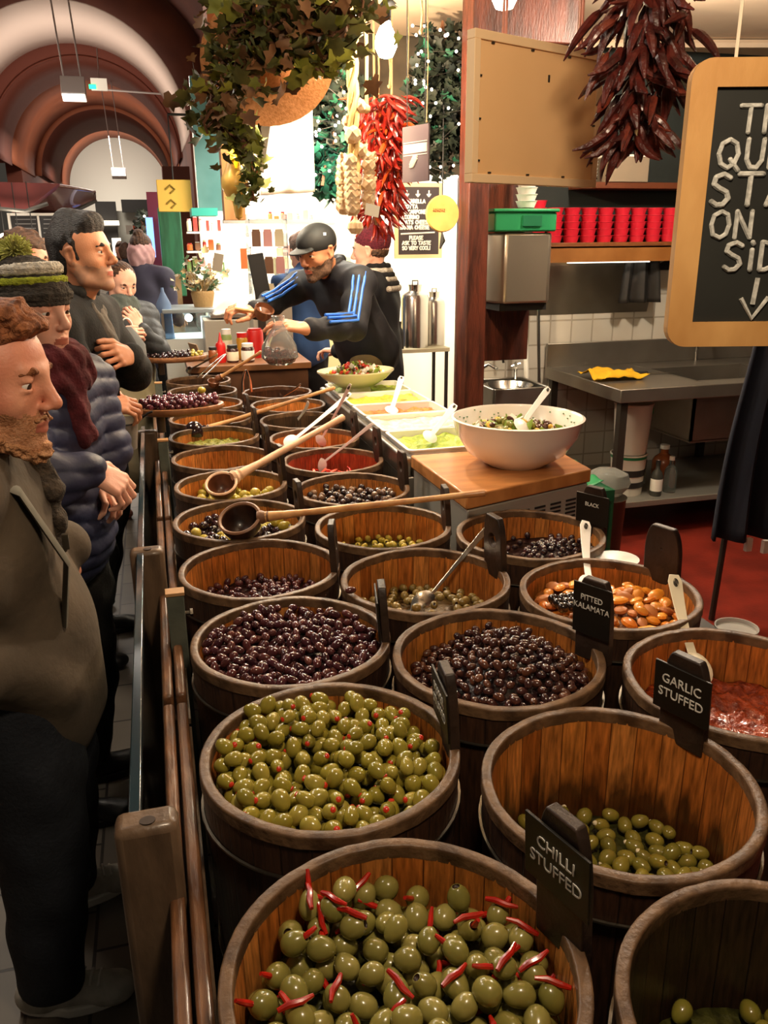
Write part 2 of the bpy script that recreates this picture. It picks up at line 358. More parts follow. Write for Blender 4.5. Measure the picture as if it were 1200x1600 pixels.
# piers and side walls that carry the vault
for sx in (-1, 1):
    x = AX + sx*3.35
    mb = MB(); mb.box((x, 22.3, 1.86), (0.7, 8.6, 3.72)) if sx < 0 else mb.box((1.35, 21, 1.86), (0.7, 6, 3.72)); struct(mb.build('wall_pier', m_vbrown))
mb = MB(); mb.box((-4.5, 14, 2.6), (0.3, 26, 5.2)); struct(mb.build('wall_left', m_vbrown))
mb = MB(); mb.box((-3.4, 34, 2.0), (0.4, 15, 4.0)); struct(mb.build('wall_left', m_vdark))
mb = MB(); mb.box((1.5, 34, 2.0), (0.4, 15, 4.0)); struct(mb.build('wall_right', m_vdark))
# brown side wall above the stall, with the orange beam stub
mb = MB(); mb.box((1.55, 12.3, 4.3), (0.5, 11.2, 3.0)); struct(mb.build('wall_above_stall', m_vbrown))
p0 = aty(318, -40, 6.2); p1 = aty(372, 82, 6.2)
mb = MB(); mb.box(((p0.x+p1.x)/2, 6.3, (p0.z+p1.z)/2+.1), (p1.x-p0.x, 0.3, p0.z-p1.z+.2)); struct(mb.build('trim_beam', M('orange_render', 'c2703a', 0.7, col2='b06132', scale=3)))
# stall ceiling (pale board) and kitchen shell
m_ceil = M('ceiling_board', 'cdb69b', 0.8, col2='bfa78c', scale=2)
mb = MB(); mb.box((2.55, 2.15, 2.80), (3.8, 5.5, 0.06)); struct(mb.build('ceiling', m_ceil))
m_dgreen = M('dark_green_wall', '1d2320', 0.7)
m_tile = Mbrick('white_wall_tiles', 'cfc8ba', 'c6bfb0', 'a39a8a', 1.0, 0.15, 0.15, 0.006, 0.25, rot=(PI/2, 0, 0), dirt='b5a894')
mb = MB(); mb.box((0, 0, 0), (2.55, 0.1, 1.5)); struct(mb.build('wall_kitchen_tiles', m_tile, loc=(3.2, 4.95, 0.75), smooth=False))
mb = MB(); mb.box((3.2, 4.97, 2.2), (2.55, 0.12, 1.4)); struct(mb.build('wall_kitchen_upper', m_dgreen))
mb = MB(); mb.box((4.5, 2.5, 1.5), (0.1, 5, 3)); struct(mb.build('wall_right', M('kitchen_side_wall', '2b2724', 0.7)))
# ceiling edge batten
a = aty(975, 52, 4.3); b = aty(1200, 5, 4.3)
mb = MB(); mb.tube([(1.9, 4.86, 2.745), (4.4, 4.3, 2.745)], 0.02, 4); struct(mb.build('trim_ceiling', m_ceil))
# wooden column of the stall, with brown board behind it
m_col = M('oxblood_wood', '5a2a1b', 0.45, col2='34170f', scale=5, stretch=(6, 6, 1), bump=0.25, bscale=30)
mb = MB(); mb.box((1.535, 3.95, 1.4), (0.105, 0.14, 2.8)); struct(mb.build('wall_post', m_col, bevel=0.006))
mb = MB(); mb.box((1.815, 4.22, 1.60), (0.30, 0.06, 1.06)); struct(mb.build('wall_post_board', m_col, bevel=0.004))
mb = MB(); mb.box((1.80, 3.98, 2.66), (0.44, 0.12, 0.2)); struct(mb.build('trim_header', m_col, bevel=0.006))
# bright back room of the shop
m_wht = M('shop_white_wall', 'f4ecda', 0.7)
mb = MB(); wx0 = aty(303, 240, 9.6).x; mb.box(((wx0+4.9)/2, 9.6, 1.6), (4.9-wx0, 0.1, 3.2)); struct(mb.build('wall_back', m_wht))
mb = MB(); mb.box((2.35, 7.4, 1.5), (0.08, 4.4, 3.0)); struct(mb.build('wall_shop_right', m_wht))
mb = MB(); mb.box((2.14, 5.1, 1.5), (0.5, 0.1, 3.0)); struct(mb.build('wall_shop_return', m_col))
# ================================================================== BARRELS
RIM = 0.92; RO = 0.208
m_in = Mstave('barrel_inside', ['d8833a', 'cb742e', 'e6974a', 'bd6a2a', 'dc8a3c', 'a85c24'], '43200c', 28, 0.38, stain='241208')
m_out = Mstave('barrel_outside', ['3a2417', '462b1a', '2f1c12'], '120a06', 28, 0.5)
m_rim = M('barrel_rim_wood', '75593f', 0.45, col2='45301f', scale=22, bump=0.2, bscale=90)
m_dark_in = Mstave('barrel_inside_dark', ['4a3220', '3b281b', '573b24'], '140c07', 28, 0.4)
m_red_in = Mstave('barrel_inside_red', ['b04a2a', 'a84425', 'b8552f'], '5e1e10', 28, 0.35)
m_hoop = M('hoop_steel', '6a6358', 0.4, 1.0, bump=0.1)
m_handle = M('handle_wood', '3b2c23', 0.45, col2='241a14', scale=12, bump=0.25, bscale=40)
m_plate = M('black_label_plate', '16140f', 0.42)
m_print = M('label_print', 'd9d6cc', 0.6)
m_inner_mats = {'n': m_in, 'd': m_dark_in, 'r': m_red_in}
def tub_bm(h):
    outer = [(RO*0.90, -h), (RO*0.97, -h*0.5), (RO, -0.012)]
    mb = MB(); mb.lathe(outer, 56); return mb
def make_barrel(kind='n'):
    h = 0.44
    root = thing('olive_barrel', 'barrel', 'barrel')
    mb = MB(); mb.lathe([(0.0001, -h), (RO*0.90, -h), (RO*0.96, -h*0.55), (RO*.998, -0.018), (RO*.985, -0.006)], 56); mb.build('tub', m_out, root)
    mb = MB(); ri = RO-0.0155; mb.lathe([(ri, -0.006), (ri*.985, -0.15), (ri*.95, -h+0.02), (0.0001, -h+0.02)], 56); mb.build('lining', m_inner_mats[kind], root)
    mb = MB(); rr = []
    for k in range(9):
        a = PI*k/8; rr.append((RO-0.0075+0.0085*(abs(math.cos(a))**0.5)*(1 if math.cos(a) > 0 else -1), -0.004+0.005*math.sin(a)**0.6 if 0 < k < 8 else -0.004))
    mb.lathe([(rr[0][0], -0.02)]+rr+[(rr[-1][0], -0.02)], 72)
    # worn rim: small dips at the stave joints
    for i, v in enumerate(mb.v):
        a = math.atan2(v[1], v[0]); mb.v[i] = (v[0], v[1], v[2]-0.0016*max(0, math.cos(a*28))**8 + 0.0012*math.sin(a*5+1))
    mb.build('rim', m_rim, root)
    for z, q in ((-0.075, 1.004), (-0.33, 0.965)):
        mb = MB(); mb.lathe([(RO*q-.002, z-.002), (RO*q+.002, z-.002), (RO*q+.0028, z), (RO*q+.002, z+.002), (RO*q-.002, z+.002)], 56); mb.build('hoop', m_hoop, root)
    return root
def tab_poly(w, h, r=None):
    pts = [(-w/2, 0), (w/2, 0)]
    r = w/2*0.98; pts += [(w/2, h-r*.7)]
    for k in range(1, 12): a = PI*k/12; pts.append((w/2*math.cos(a), h-r*.7+r*.7*math.sin(a)))
    pts += [(-w/2, h-r*.7)]
    return pts
def slab_with_hole(w, h, t, hole=True):
    """rounded handle stave with an oval grip hole, local x across, z up, y thickness"""
    mb = MB(); n = 40
    def outer(a):
        c, s = math.cos(a), math.sin(a); hh = h/2
        x = w/2*max(-1, min(1, c*1.6)); z = hh*max(-1, min(1, s*1.45)) if s < 0 else hh*max(-1, min(1, s*1.12))
        if s > 0: x = w/2*(abs(c)**0.62)*(1 if c > 0 else -1)
        return x, z
    hz = h*0.12
    vs = []
    for y in (-t/2, t/2):
        for i in range(n): x, z = outer(2*PI*i/n); vs.append((x, y, z+h/2))
        for i in range(n):
            a = 2*PI*i/n; vs.append((w*0.2*math.cos(a) if hole else 0.0005*math.cos(a), y, h/2+hz+(0.017 if hole else 0.0005)*math.sin(a)))
    fs = []
    for i in range(n):
        j = (i+1) % n
        fs.append((i, j, n+j, n+i)); fs.append((2*n+j, 2*n+i, 3*n+i, 3*n+j))
        fs.append((j, i, 2*n+i, 2*n+j)); fs.append((n+i, n+j, 3*n+j, 3*n+i))
    mb._add(vs, fs); return mb
def add_handle(root, ang, hh=0.125, w=0.075, plate=None, hole=True, drop=0.0, pw=0.105, ph=0.088, mat=None, across=None):
    # the handle is a long stave: radial normal, just inside the rim
    e = slab_with_hole(w, hh+0.03, 0.017, hole)
    th = ang+PI/2
    if across:
        p = atz(across[2], across[3], 1.04)-atz(across[0], across[1], 1.04); th = math.atan2(p.y, p.x)+PI
    T = Matrix.Translation(((RO-0.0085)*math.cos(ang), (RO-0.0085)*math.sin(ang), -0.03)) @ Matrix.Rotation(th, 4, 'Z') @ Matrix.Rotation(-0.06, 4, 'X')
    e.v = [tuple(T @ Vector(v)) for v in e.v]
    hd = e.build('handle', mat or m_handle, root, bevel=0.003)
    if plate:
        Tp = T @ Matrix.Translation((0, 0.0125, hh-0.035-drop)) @ Matrix.Rotation(PI, 4, 'Z') @ Matrix.Rotation(PI/2, 4, 'X')
        mb = MB(); mb.T = Tp; mb.box((0, 0, 0), (pw, ph, 0.004)); pl = mb.build('label_plate', m_plate, root, bevel=0.001)
        for k, (txt, size, dy) in enumerate(plate):
            text_part(txt, size, m_print, pl, Tp @ Matrix.Translation((0, dy, 0.0024)), squeeze=0.92)
    return hd
def base_ang(cx, cy, px, py):
    p = atz(px, py, RIM); return math.atan2(p.y-cy, p.x-cx)
# ------------------------------------------------------------------ olives
def olive_mesh(name, r, l, mats, n=14, hole=False, seed=0):
    """an olive lying along local x; material 1 is the hole or its stuffing"""
    mb = MB(); rn = random.Random(seed); prof = []
    m = max(6, n//2+2)
    for j in range(m+1):
        t = PI*j/m; x = -math.cos(t)*l; rr = r*math.sin(t)**0.92*(1+0.06*math.cos(t)); prof.append((max(rr, 0.0002), x))
    if hole: prof = [p for p in prof if p[1] < l*0.86]+[(r*0.42, l*0.93), (r*0.34, l*0.93)]
    mb.lathe(prof, n, rot=(0, PI/2, 0))
    if hole:
        mb.cur = 1; mb.lathe([(r*0.345, l*0.93), (r*0.3, l*0.80), (0.0002, l*0.78)], n, rot=(0, PI/2, 0))
    rb = rn.uniform(0, 9)
    mb.v = [(x*(1+.03*math.sin(y*190+rb)), y*(1+.05*math.sin(x*120+rb)), z*(1+.05*math.cos(x*140+rb))) for x, y, z in mb.v]
    me = bpy.data.meshes.new(name); me.from_pydata(mb.v, [], mb.f)
    for mm in mats: me.materials.append(mm)
    if len(mats) > 1: me.polygons.foreach_set('material_index', mb.mi)
    me.polygons.foreach_set('use_smooth', [True]*len(me.polygons)); me.update()
    return me
def pack(n, r, rad, base, rn, K=40, cx=0, cy=0, region=None):
    """drop n balls of radius r into a round tub of inner radius rad, onto the surface base(x, y)"""
    cell = 2*r; G = {}; out = []
    for i in range(n):
        best = None
        for k in range(K):
            if region: x, y = region(rn)
            else:
                a = rn.uniform(0, 2*PI); q = (rad-r)*math.sqrt(rn.random()); x, y = q*math.cos(a), q*math.sin(a)
            if math.hypot(x, y) > rad-r: continue
            b = base(x, y)
            if b is None: continue
            z = b + r*0.85
            gx, gy = int(x//cell), int(y//cell)
            for ax in (-1, 0, 1):
                for ay in (-1, 0, 1):
                    for (ox, oy, oz) in G.get((gx+ax, gy+ay), ()):
                        d2 = (ox-x)**2+(oy-y)**2
                        if d2 < 4*r*r: z = max(z, oz+math.sqrt(4*r*r-d2)*0.92)
            if best is None or z-b < best[3]: best = (x, y, z, z-b)
        if best is None: continue
        G.setdefault((int(best[0]//cell), int(best[1]//cell)), []).append(best[:3]); out.append(best[:3])
    return out
def fill_mound(root_loc, rad, base, mat, name, label, cat, parent_group=None, n=34, rough=0.004, seed=0, thick=0.03):
    """the uncountable heap underneath: one bumpy body"""
    mb = MB(); rings = 16; vs = [(0, 0, (base(0, 0) or 0))]
    rn = random.Random(seed)
    for j in range(1, rings+1):
        for i in range(n):
            a = 2*PI*i/n; q = rad*j/rings; x, y = q*math.cos(a), q*math.sin(a); z = base(x, y)
            vs.append((x, y, z+rn.uniform(-rough, rough)))
    fs = [(0, 1+i, 1+(i+1) % n) for i in range(n)] + [(1+(j-1)*n+i, 1+j*n+i, 1+j*n+(i+1) % n, 1+(j-1)*n+(i+1) % n) for j in range(1, rings) for i in range(n)]
    # underside
    b = len(vs); vs += [(rad*math.cos(2*PI*i/n), rad*math.sin(2*PI*i/n), base(rad*math.cos(2*PI*i/n), rad*math.sin(2*PI*i/n))-thick) for i in range(n)]; vs.append((0, 0, base(0, 0)-thick))
    fs += [(b-n+i, b+i, b+(i+1) % n, b-n+(i+1) % n) for i in range(n)] + [(b+i, len(vs)-1, b+(i+1) % n) for i in range(n)]
    mb._add(vs, fs); o = mb.build(name, mat, loc=root_loc, angle=180)
    tag(o, label, cat, kind='stuff'); return o
def olives(cx, cy, meshes, n, r, rad, base, name, label, group, seed=1, flat=0.5, part=None, K=40, region=None, cat='olive', up=0):
    rn = random.Random(seed); P = pack(n, r, rad, base, rn, K, region=region); objs = []
    for (x, y, z) in P:
        me = meshes[rn.randrange(len(meshes))]
        o = bpy.data.objects.new(name, me); COL.objects.link(o)
        o.location = (cx+x, cy+y, RIM+z)
        o.rotation_euler = (rn.uniform(0, 6.28), rn.gauss(0, flat), rn.uniform(0, 2*PI))
        s = rn.uniform(0.93, 1.08); o.scale = (s, s, s)
        tag(o, label, cat, group); objs.append(o)
    return objs
# inner radius at depth
RI = RO-0.028
m_green = Mobj('green_olive', ['8a7f2a', '9c9036', '7c7428', 'a89a44', '8f842e'], 0.22, 0.5, mottle='8b7a30')
m_green2 = Mobj('chilli_green_olive', ['787038', '8a8140', '6e6a30', '94894a', '7c743a'], 0.25, 0.4, mottle='7d7538')
m_garlicol = Mobj('garlic_green_olive', ['74702a', '857d33', '8f8434', '6a6628'], 0.22, 0.5, mottle='806f2c')
m_kal = Mobj('kalamata_olive', ['3a1a20', '4a222a', '2a1218', '5a2c2a', '34161e', '6a3a30'], 0.17, 0.6, mottle='4a2226')
m_pitkal = Mobj('pitted_kalamata_olive', ['2e1a1a', '43241f', '24131a', '57321f', '3a1c1c', '6b4330'], 0.2, 0.6, mottle='3b201c')
m_black = Mobj('black_olive', ['1a1216', '2a1a1e', '3a2024', '221418'], 0.15, 0.7)
m_pale = Mobj('pale_pitted_olive', ['7a6430', '8a7440', '6c5828', '95804a'], 0.25, 0.4)
m_yel = Mobj('yellow_green_olive', ['a8942f', 'b8a43c', '98872c', 'c2ae52'], 0.22, 0.5)
m_pim = M('pimento_red', 'c8321c', 0.3, coat=0.4)
m_holed = M('olive_hole', '2a180c', 0.5)
m_chilli = M('red_chilli_skin', 'b81f12', 0.25, coat=0.4, col2='8f170d', scale=60)
m_garlic = M('garlic_clove', 'e8dcb8', 0.4)
bulk_g = M('olive_bulk_green', '5a5522', 0.35, col2='34300f', scale=60, bump=0.6, bscale=50)
bulk_g2 = M('olive_bulk_greygreen', '47471f', 0.35, col2='26260f', scale=60, bump=0.6, bscale=50)
bulk_k = M('olive_bulk_dark', '2a1214', 0.3, col2='160a0b', scale=60, bump=0.6, bscale=60)
bulk_p = M('olive_bulk_pale', '5a4420', 0.35, col2='33240f', scale=60, bump=0.6, bscale=50)
# --- barrels: (cx, cy, kind, handle base point in plan, handle height, plate text)
GX = (0.21, 0.59, 0.965)
protos = {}
def barrel(cx, cy, label, kind='n', hb=None, hh=0.125, w=0.078, plate=None, hole=True, drop=0.0, group='wooden olive barrels', rz=0.0, **kw):
    if kind not in protos: protos[kind] = make_barrel(kind); b = protos[kind]; b.location = (cx, cy, RIM); b['label'] = label; b['group'] = group; first[kind] = True
    else: b = copy_clean(kind, (cx, cy, RIM), label, group)
    if hb is not None:
        add_handle(b, hb, hh, w, plate, hole, drop, **kw)
    return b
first = {}
def copy_clean(kind, loc, label, group):
    src = protos[kind]; c = src.copy(); COL.objects.link(c); c.location = loc; c['label'] = label; c['group'] = group
    for ch in src.children:
        if ch.name.split('.')[0] in ('tub', 'lining', 'rim', 'hoop'):
            d = ch.copy(); COL.objects.link(d); d.parent = c
    return c
BR = {}
SCALE = dict(c1d=.965, c1e=.93, c1f=.905, c1g=.905, c1h=.905, c1i=.905, c1j=.905, c1k=.905, c1l=.905, kal=.985, c20=.97, c2d=.985, c2e=.94, c2f=.91, c2g=.905, c2h=.905, c2i=.905, c2j=.905, c2k=.905, c3a=1.0, c3b=.99, c3c=.99, gar=.995)
def B(key, cx, cy, label, hp=None, **kw):
    hb = base_ang(cx, cy, *hp) if hp and not isinstance(hp, float) else hp
    sc = SCALE.get(key, 1.0); b = barrel(cx, cy, label, hb=hb, **kw); b.scale = (sc, sc, 1); BR[key] = (cx, cy, b)
P2 = lambda a, b: [(a, .0235, .014), (b, .0235, -.011), ('IIIIIIIII', .0055, -.030), ('IIIIIIIIIIII', .0045, -.037)]
P2 = lambda a, b: [(a, .0235, .016), (b, .0235, -.010)]
B('chilli', .207, .689, 'barrel of green olives stuffed with red chillies, nearest barrel at the bottom', hp=(893, 1445), plate=P2('CHILLI', 'STUFFED'), hh=0.165, across=(840, 1250, 912, 1308))
B('pim', .212, 1.122, 'barrel heaped with green pimento-stuffed olives', hp=(703, 1150), plate=P2('PEPPER', 'STUFFED'), hh=0.13)
B('kal', .214, 1.530, 'barrel heaped with glossy whole purple kalamata olives', hp=(602, 990), plate=[('IIIIIIIII', .006, -.02)], hh=0.115)
B('c1d', .20, 1.938, 'barrel behind the heaped kalamatas, low heap of dark olives and no ladle', hp=(522, 885), hh=0.12)
B('c1e', .19, 2.335, 'barrel of mixed black and green olives with the dark ladle resting in it', hp=0.08, hh=0.10)
B('c1f', .20, 2.715, 'barrel of big yellow-green olives with the pale-rimmed ladle in it', hp=0.08, hh=0.12)
B('c1g', .20, 3.095, 'nearly empty barrel with two pale olives at the bottom left', hp=0.08, hh=0.11)
B('c1h', .20, 3.475, 'barrel of chopped pale green tapenade with a small black ladle lying in it', hp=0.08, hh=0.11)
B('c1i', .21, 3.855, 'nearly empty barrel directly behind the chopped green tapenade barrel', hp=0.08, hh=0.10)
B('c1j', .21, 4.235, 'barrel right beside the nearer tasting board of purple olives', hp=None)
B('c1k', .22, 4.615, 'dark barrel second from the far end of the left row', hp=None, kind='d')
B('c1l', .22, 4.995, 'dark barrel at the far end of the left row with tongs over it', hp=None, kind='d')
B('gar', .615, .919, 'barrel of a few garlic-stuffed green olives, deep inside empty dark staves', hp=(1068, 1140), plate=P2('GARLIC', 'STUFFED'), across=(1035, 1055, 1120, 1096), hh=0.14, hole=False, w=0.085)
B('c20', .60, .505, 'cut-off dark barrel in the bottom right corner', kind='d')
B('pit', .597, 1.345, 'barrel of pitted brown kalamata olives behind the garlic-stuffed barrel', hp=(925, 1010), plate=[('PITTED', .017, .026), ('KALAMATA', .017, .006)], hh=0.15, across=(893, 925, 942, 942), pw=.085, ph=.11)
B('c2d', .578, 1.75, 'barrel of pale pitted olives with a steel spoon standing in it', hp=(798, 880), hh=0.135, w=.09)
B('c2e', .582, 2.155, 'barrel of small yellow-green pitted olives under the long ladle handle', hp=(706, 815), hh=0.11)
B('c2f', .585, 2.545, 'barrel heaped with round black and pale olives', hp=0.08, hh=0.11)
B('c2g', .60, 2.93, 'red-stained barrel of sliced red peppers', hp=0.08, hh=0.11, kind='r')
B('c2h', .60, 3.31, 'barrel of chopped red peppers between the white balls and the sliced peppers', hp=0.08, hh=0.10, kind='n')
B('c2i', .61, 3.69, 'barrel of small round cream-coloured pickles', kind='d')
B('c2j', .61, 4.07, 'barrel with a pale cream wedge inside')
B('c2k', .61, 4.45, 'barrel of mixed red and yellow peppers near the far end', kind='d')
B('c3a', .99, 1.13, 'barrel of chopped red tomato relish under the garlic-stuffed sign', kind='n')
B('c3b', .965, 1.555, 'barrel of orange dried fruit and nuts with a white-handled spoon', hp=(1048, 888), hh=0.12, w=.10, hole=False, drop=0)
B('c3c', .96, 1.975, 'barrel of small black olives beside the vented cabinet', hp=(930, 822), hh=0.12, plate=[('BLACK', .016, .014)], across=(903, 772, 940, 781))
# one stray spots table under everything
m_blk = M('black_stand', '14110e', 0.6, col2='1e1914', scale=6)
def Stand(cx0, cx1, cy0, cy1, label):
    s = thing('display_stand', label, 'stand', ((cx0+cx1)/2, (cy0+cy1)/2, 0)); X, Y = cx1-cx0, cy1-cy0; ztop = RIM-0.44
    mb = MB(); mb.box((0, 0, ztop-0.025), (X, Y, 0.05)); mb.build('top', m_blk, s, bevel=0.004)
    for sx in (-1, 1):
        for sy in (-1, 1):
            mb = MB(); mb.box((sx*(X/2-.05), sy*(Y/2-.05), (ztop-.05)/2), (.06, .06, ztop-.05)); mb.build('leg', m_blk, s)
Stand(.02, 1.18, .29, 2.24, 'low black stand under the nearer barrels')
Stand(.0, .79, 2.26, 5.16, 'low black stand under the farther barrels')
# --- contents
def flat(z, amp=0.006, f=30, tx=0, ty=0, s=0):
    return lambda x, y: z + tx*x + ty*y + amp*math.sin(x*f+s)*math.cos(y*f*1.1+s)
def heap(z, hx, hy, h, s):
    return lambda x, y: z + h*math.exp(-((x-hx)**2+(y-hy)**2)/(2*s*s))
def radz(z): return (RO-0.016)*(1-0.035*min(1, max(0, -z)/0.42))-0.002
def content(key, meshes, n, r, base, bulk, name, label, group, seed=1, bulkz=0.022, bulk_label=None, **kw):
    cx, cy, _ = BR[key]; z = base(0, 0); rad = radz(z-0.03)*SCALE.get(key, 1)
    bl = lambda x, y: base(x, y)-bulkz+0.012
    fill_mound((cx, cy, RIM), rad-.003, lambda x, y: bl(x, y)-.006, bulk, 'olive_heap', bulk_label, 'olives', seed=seed)
    return olives(cx, cy, meshes, n, r, rad, bl, name, label, group, seed, **kw)
g_me = [olive_mesh('olive_green', .0125, .0165, [m_green, m_holed], 14, False, 1), olive_mesh('olive_green', .0120, .0155, [m_green, m_holed], 14, True, 2), olive_mesh('olive_green', .0130, .0160, [m_green, m_holed], 14, False, 3)]
ob = content('pim', g_me, 215, .0133, flat(-.040, .008, 24, ty=.06, tx=-.03), bulk_g, 'green_olive', 'glossy green olive in the heaped pimento-stuffed barrel', 'pimento-stuffed green olives', 3, bulk_label='green olives packed under the top of the pimento-stuffed heap')
rn = random.Random(5)
pim = MB(); pim.lathe([(0.0048, 0), (0.0046, .003), (.003, .0045), (0.0002, .005)], 8, rot=(0, PI/2, 0), c=(.0128, 0, 0)); pim_me = pim.build('pimento', m_pim); pim_data = pim_me.data; bpy.data.objects.remove(pim_me)
for o in ob:
    if o.data.name.startswith('olive_green.001') or rn.random() < .22:
        p = bpy.data.objects.new('pimento', pim_data); COL.objects.link(p); p.parent = o
        if not o.data.name.startswith('olive_green.001'): p.location = (.0018, 0, 0)
        if rn.random() < .55:   # turn the stuffed end towards the aisle side
            o.rotation_euler = (rn.uniform(0, 6), -rn.uniform(.1, .8), R_(-100+rn.uniform(-60, 60)))
c_me = [olive_mesh('olive_large', .0145, .0188, [m_green2, m_holed], 18, False, 4), olive_mesh('olive_large', .0152, .0180, [m_green2, m_holed], 18, False, 5), olive_mesh('olive_large', .0143, .0172, [m_green2, m_holed], 18, True, 6)]
ob = content('chilli', c_me, 165, .0157, flat(-.080, .008, 22, ty=.0), bulk_g2, 'chilli_stuffed_olive', 'green olive in the nearest barrel of chilli-stuffed olives', 'chilli-stuffed green olives', 7, bulk_label='olives packed beneath the chilli-stuffed olives')
chs = []
for k in range(3):
    mb = MB(); L = (.022, .03, .018)[k]; mb.tube([(0.012, 0, 0), (.012+L*.4, .001*k, .001), (.012+L*.75, .003*k-.002, .002), (.012+L, .005*k-.003, .003)], [.0034, .0038, .0032, .0024], 8)
    o = mb.build('chilli', m_chilli); chs.append(o.data); bpy.data.objects.remove(o)
for o in ob:
    if rn.random() < .42:
        p = bpy.data.objects.new('chilli', rn.choice(chs)); COL.objects.link(p); p.parent = o
        o.rotation_euler = (rn.uniform(0, 6), -rn.uniform(.0, .9), rn.uniform(0, 6.28))
# loose chillies between the olives
lo = MB(); lo.tube([(-.02, 0, 0), (-.007, .001, .001), (.008, -.001, .001), (.022, .002, 0)], [.0028, .0042, .004, .0022], 8); lo_o = lo.build('red_chilli', m_chilli); lo_d = lo_o.data; bpy.data.objects.remove(lo_o)
tops = sorted(ob, key=lambda o: -o.location.z)[:60]
for k in range(20):
    t = tops[k*3]; p = bpy.data.objects.new('red_chilli', lo_d); COL.objects.link(p); p.location = t.location+Vector((rn.uniform(-.004, .004), rn.uniform(-.004, .004), .0175)); p.rotation_euler = (0, rn.uniform(-.3, .3), rn.uniform(0, 6.28))
    tag(p, 'loose red chilli lying among the chilli-stuffed olives', 'chilli', 'loose red chillies in the nearest barrel')
ga_me = [olive_mesh('olive_garlic', .0128, .0165, [m_garlicol, m_holed], 16, False, 8), olive_mesh('olive_garlic', .0124, .0160, [m_garlicol, m_holed], 16, True, 9)]
ob = content('gar', ga_me, 95, .0135, lambda x, y: -.192+.0*x - .12*min(0, y+.02) + .03*math.exp(-((x-.02)**2+(y+.05)**2)/.006), bulk_g2, 'garlic_stuffed_olive', 'green olive at the bottom of the garlic-stuffed barrel', 'garlic-stuffed green olives', 9, bulk_label='olives packed at the bottom of the garlic-stuffed barrel')
gb = MB(); gb.ball((.014, 0, 0), (.006, .005, .005), 8); gbo = gb.build('garlic', m_garlic); gbd = gbo.data; bpy.data.objects.remove(gbo)
for o in ob[::4]:
    p = bpy.data.objects.new('garlic', gbd); COL.objects.link(p); p.parent = o
ob = content('c20', ga_me, 46, .0135, lambda x, y: -.17-.10*x, bulk_g2, 'green_olive', 'green olive at the bottom of the corner barrel', 'olives in the bottom right corner barrel', 10, bulk_label='olives under the top layer in the bottom right corner barrel')
k_me = [olive_mesh('olive_kalamata', .0088, .0138, [m_kal, m_holed], 12, False, 11), olive_mesh('olive_kalamata', .0094, .0128, [m_kal, m_holed], 12, False, 12), olive_mesh('olive_kalamata', .0086, .0145, [m_kal, m_holed], 12, False, 13)]
content('kal', k_me, 300, .0104, lambda x, y: -.030+.006*math.sin(x*25)*math.cos(y*22)+.03*max(0, y), bulk_k, 'kalamata_olive', 'glossy whole purple olive in the heaped kalamata barrel', 'whole kalamata olives', 12, bulk_label='purple olives packed under the whole kalamata heap')
p_me = [olive_mesh('olive_pitted_dark', .0080, .0112, [m_pitkal, m_holed], 12, True, 14), olive_mesh('olive_pitted_dark', .0082, .0106, [m_pitkal, m_holed], 12, False, 15)]
content('pit', p_me, 300, .0093, lambda x, y: -.070+.055*math.exp(-((x-.03)**2+(y-.0)**2)/.016)+.02*math.sin(x*14+1)+.14*max(0, x)*.6, bulk_k, 'pitted_olive', 'pitted brown-purple olive in the pitted kalamata barrel', 'pitted kalamata olives', 13, bulk_label='brown olives packed under the pitted kalamata heap')
d_me = [olive_mesh('olive_dark_small', .0085, .0115, [m_kal, m_holed], 10, False, 16)]
content('c1d', d_me, 95, .0098, lambda x, y: -.095+.045*math.exp(-((x-.02)**2+(y+.04)**2)/.012), bulk_k, 'dark_olive', 'small dark purple olive in the low heap behind the kalamatas', 'dark olives of the fourth barrel on the left', 14, bulk_label='dark olives packed beneath the low heap behind the kalamatas')
pl_me = [olive_mesh('olive_pale', .0105, .0118, [m_pale, m_holed], 12, True, 17), olive_mesh('olive_pale', .0108, .0125, [m_pale, m_holed], 12, False, 18)]
content('c2d', pl_me, 75, .0115, lambda x, y: -.100+.045*math.exp(-((x-.02)**2+(y+.03)**2)/.012), bulk_p, 'pale_olive', 'pale pitted olive in the barrel with the steel spoon', 'pale pitted olives', 15, bulk_label='pale olives packed beneath the spoon')
y_me = [olive_mesh('olive_yellow', .0092, .0105, [m_yel, m_holed], 10, True, 19), olive_mesh('olive_yellow', .0092, .0120, [m_yel, m_holed], 10, False, 20)]
content('c2e', y_me, 70, .0100, lambda x, y: -.095+.04*math.exp(-((x-.02)**2+(y+.05)**2)/.01), bulk_g, 'pitted_green_olive', 'small yellow-green pitted olive under the long ladle handle', 'small pitted green olives', 16, bulk_label='yellow-green olives packed under the long ladle handle')
big_y = [olive_mesh('olive_big', .0150, .0170, [m_yel, m_holed], 12, False, 21)]
big_k = [olive_mesh('olive_big_black', .0135, .0160, [m_black, m_holed], 12, False, 22)]
ob = content('c1e', big_y+big_k+big_k, 95, .0148, flat(-.062, .012, 20), bulk_k, 'mixed_olive', 'large olive in the mixed black and green barrel', 'mixed black and green olives', 17, bulk_label='mixed olives packed under the dark ladle')
for o in ob: o['label'] = ('large yellow-green olive' if o.data == big_y[0] else 'large black olive')+' in the mixed barrel with the dark ladle'; o['group'] = ('green' if o.data == big_y[0] else 'black')+' olives of the mixed barrel'
content('c1f', big_y, 75, .0150, flat(-.072, .012, 20), bulk_g, 'large_green_olive', 'large yellow-green olive in the barrel with the pale-rimmed ladle', 'large yellow-green olives', 18, bulk_label='yellow-green olives packed under the pale-rimmed ladle')
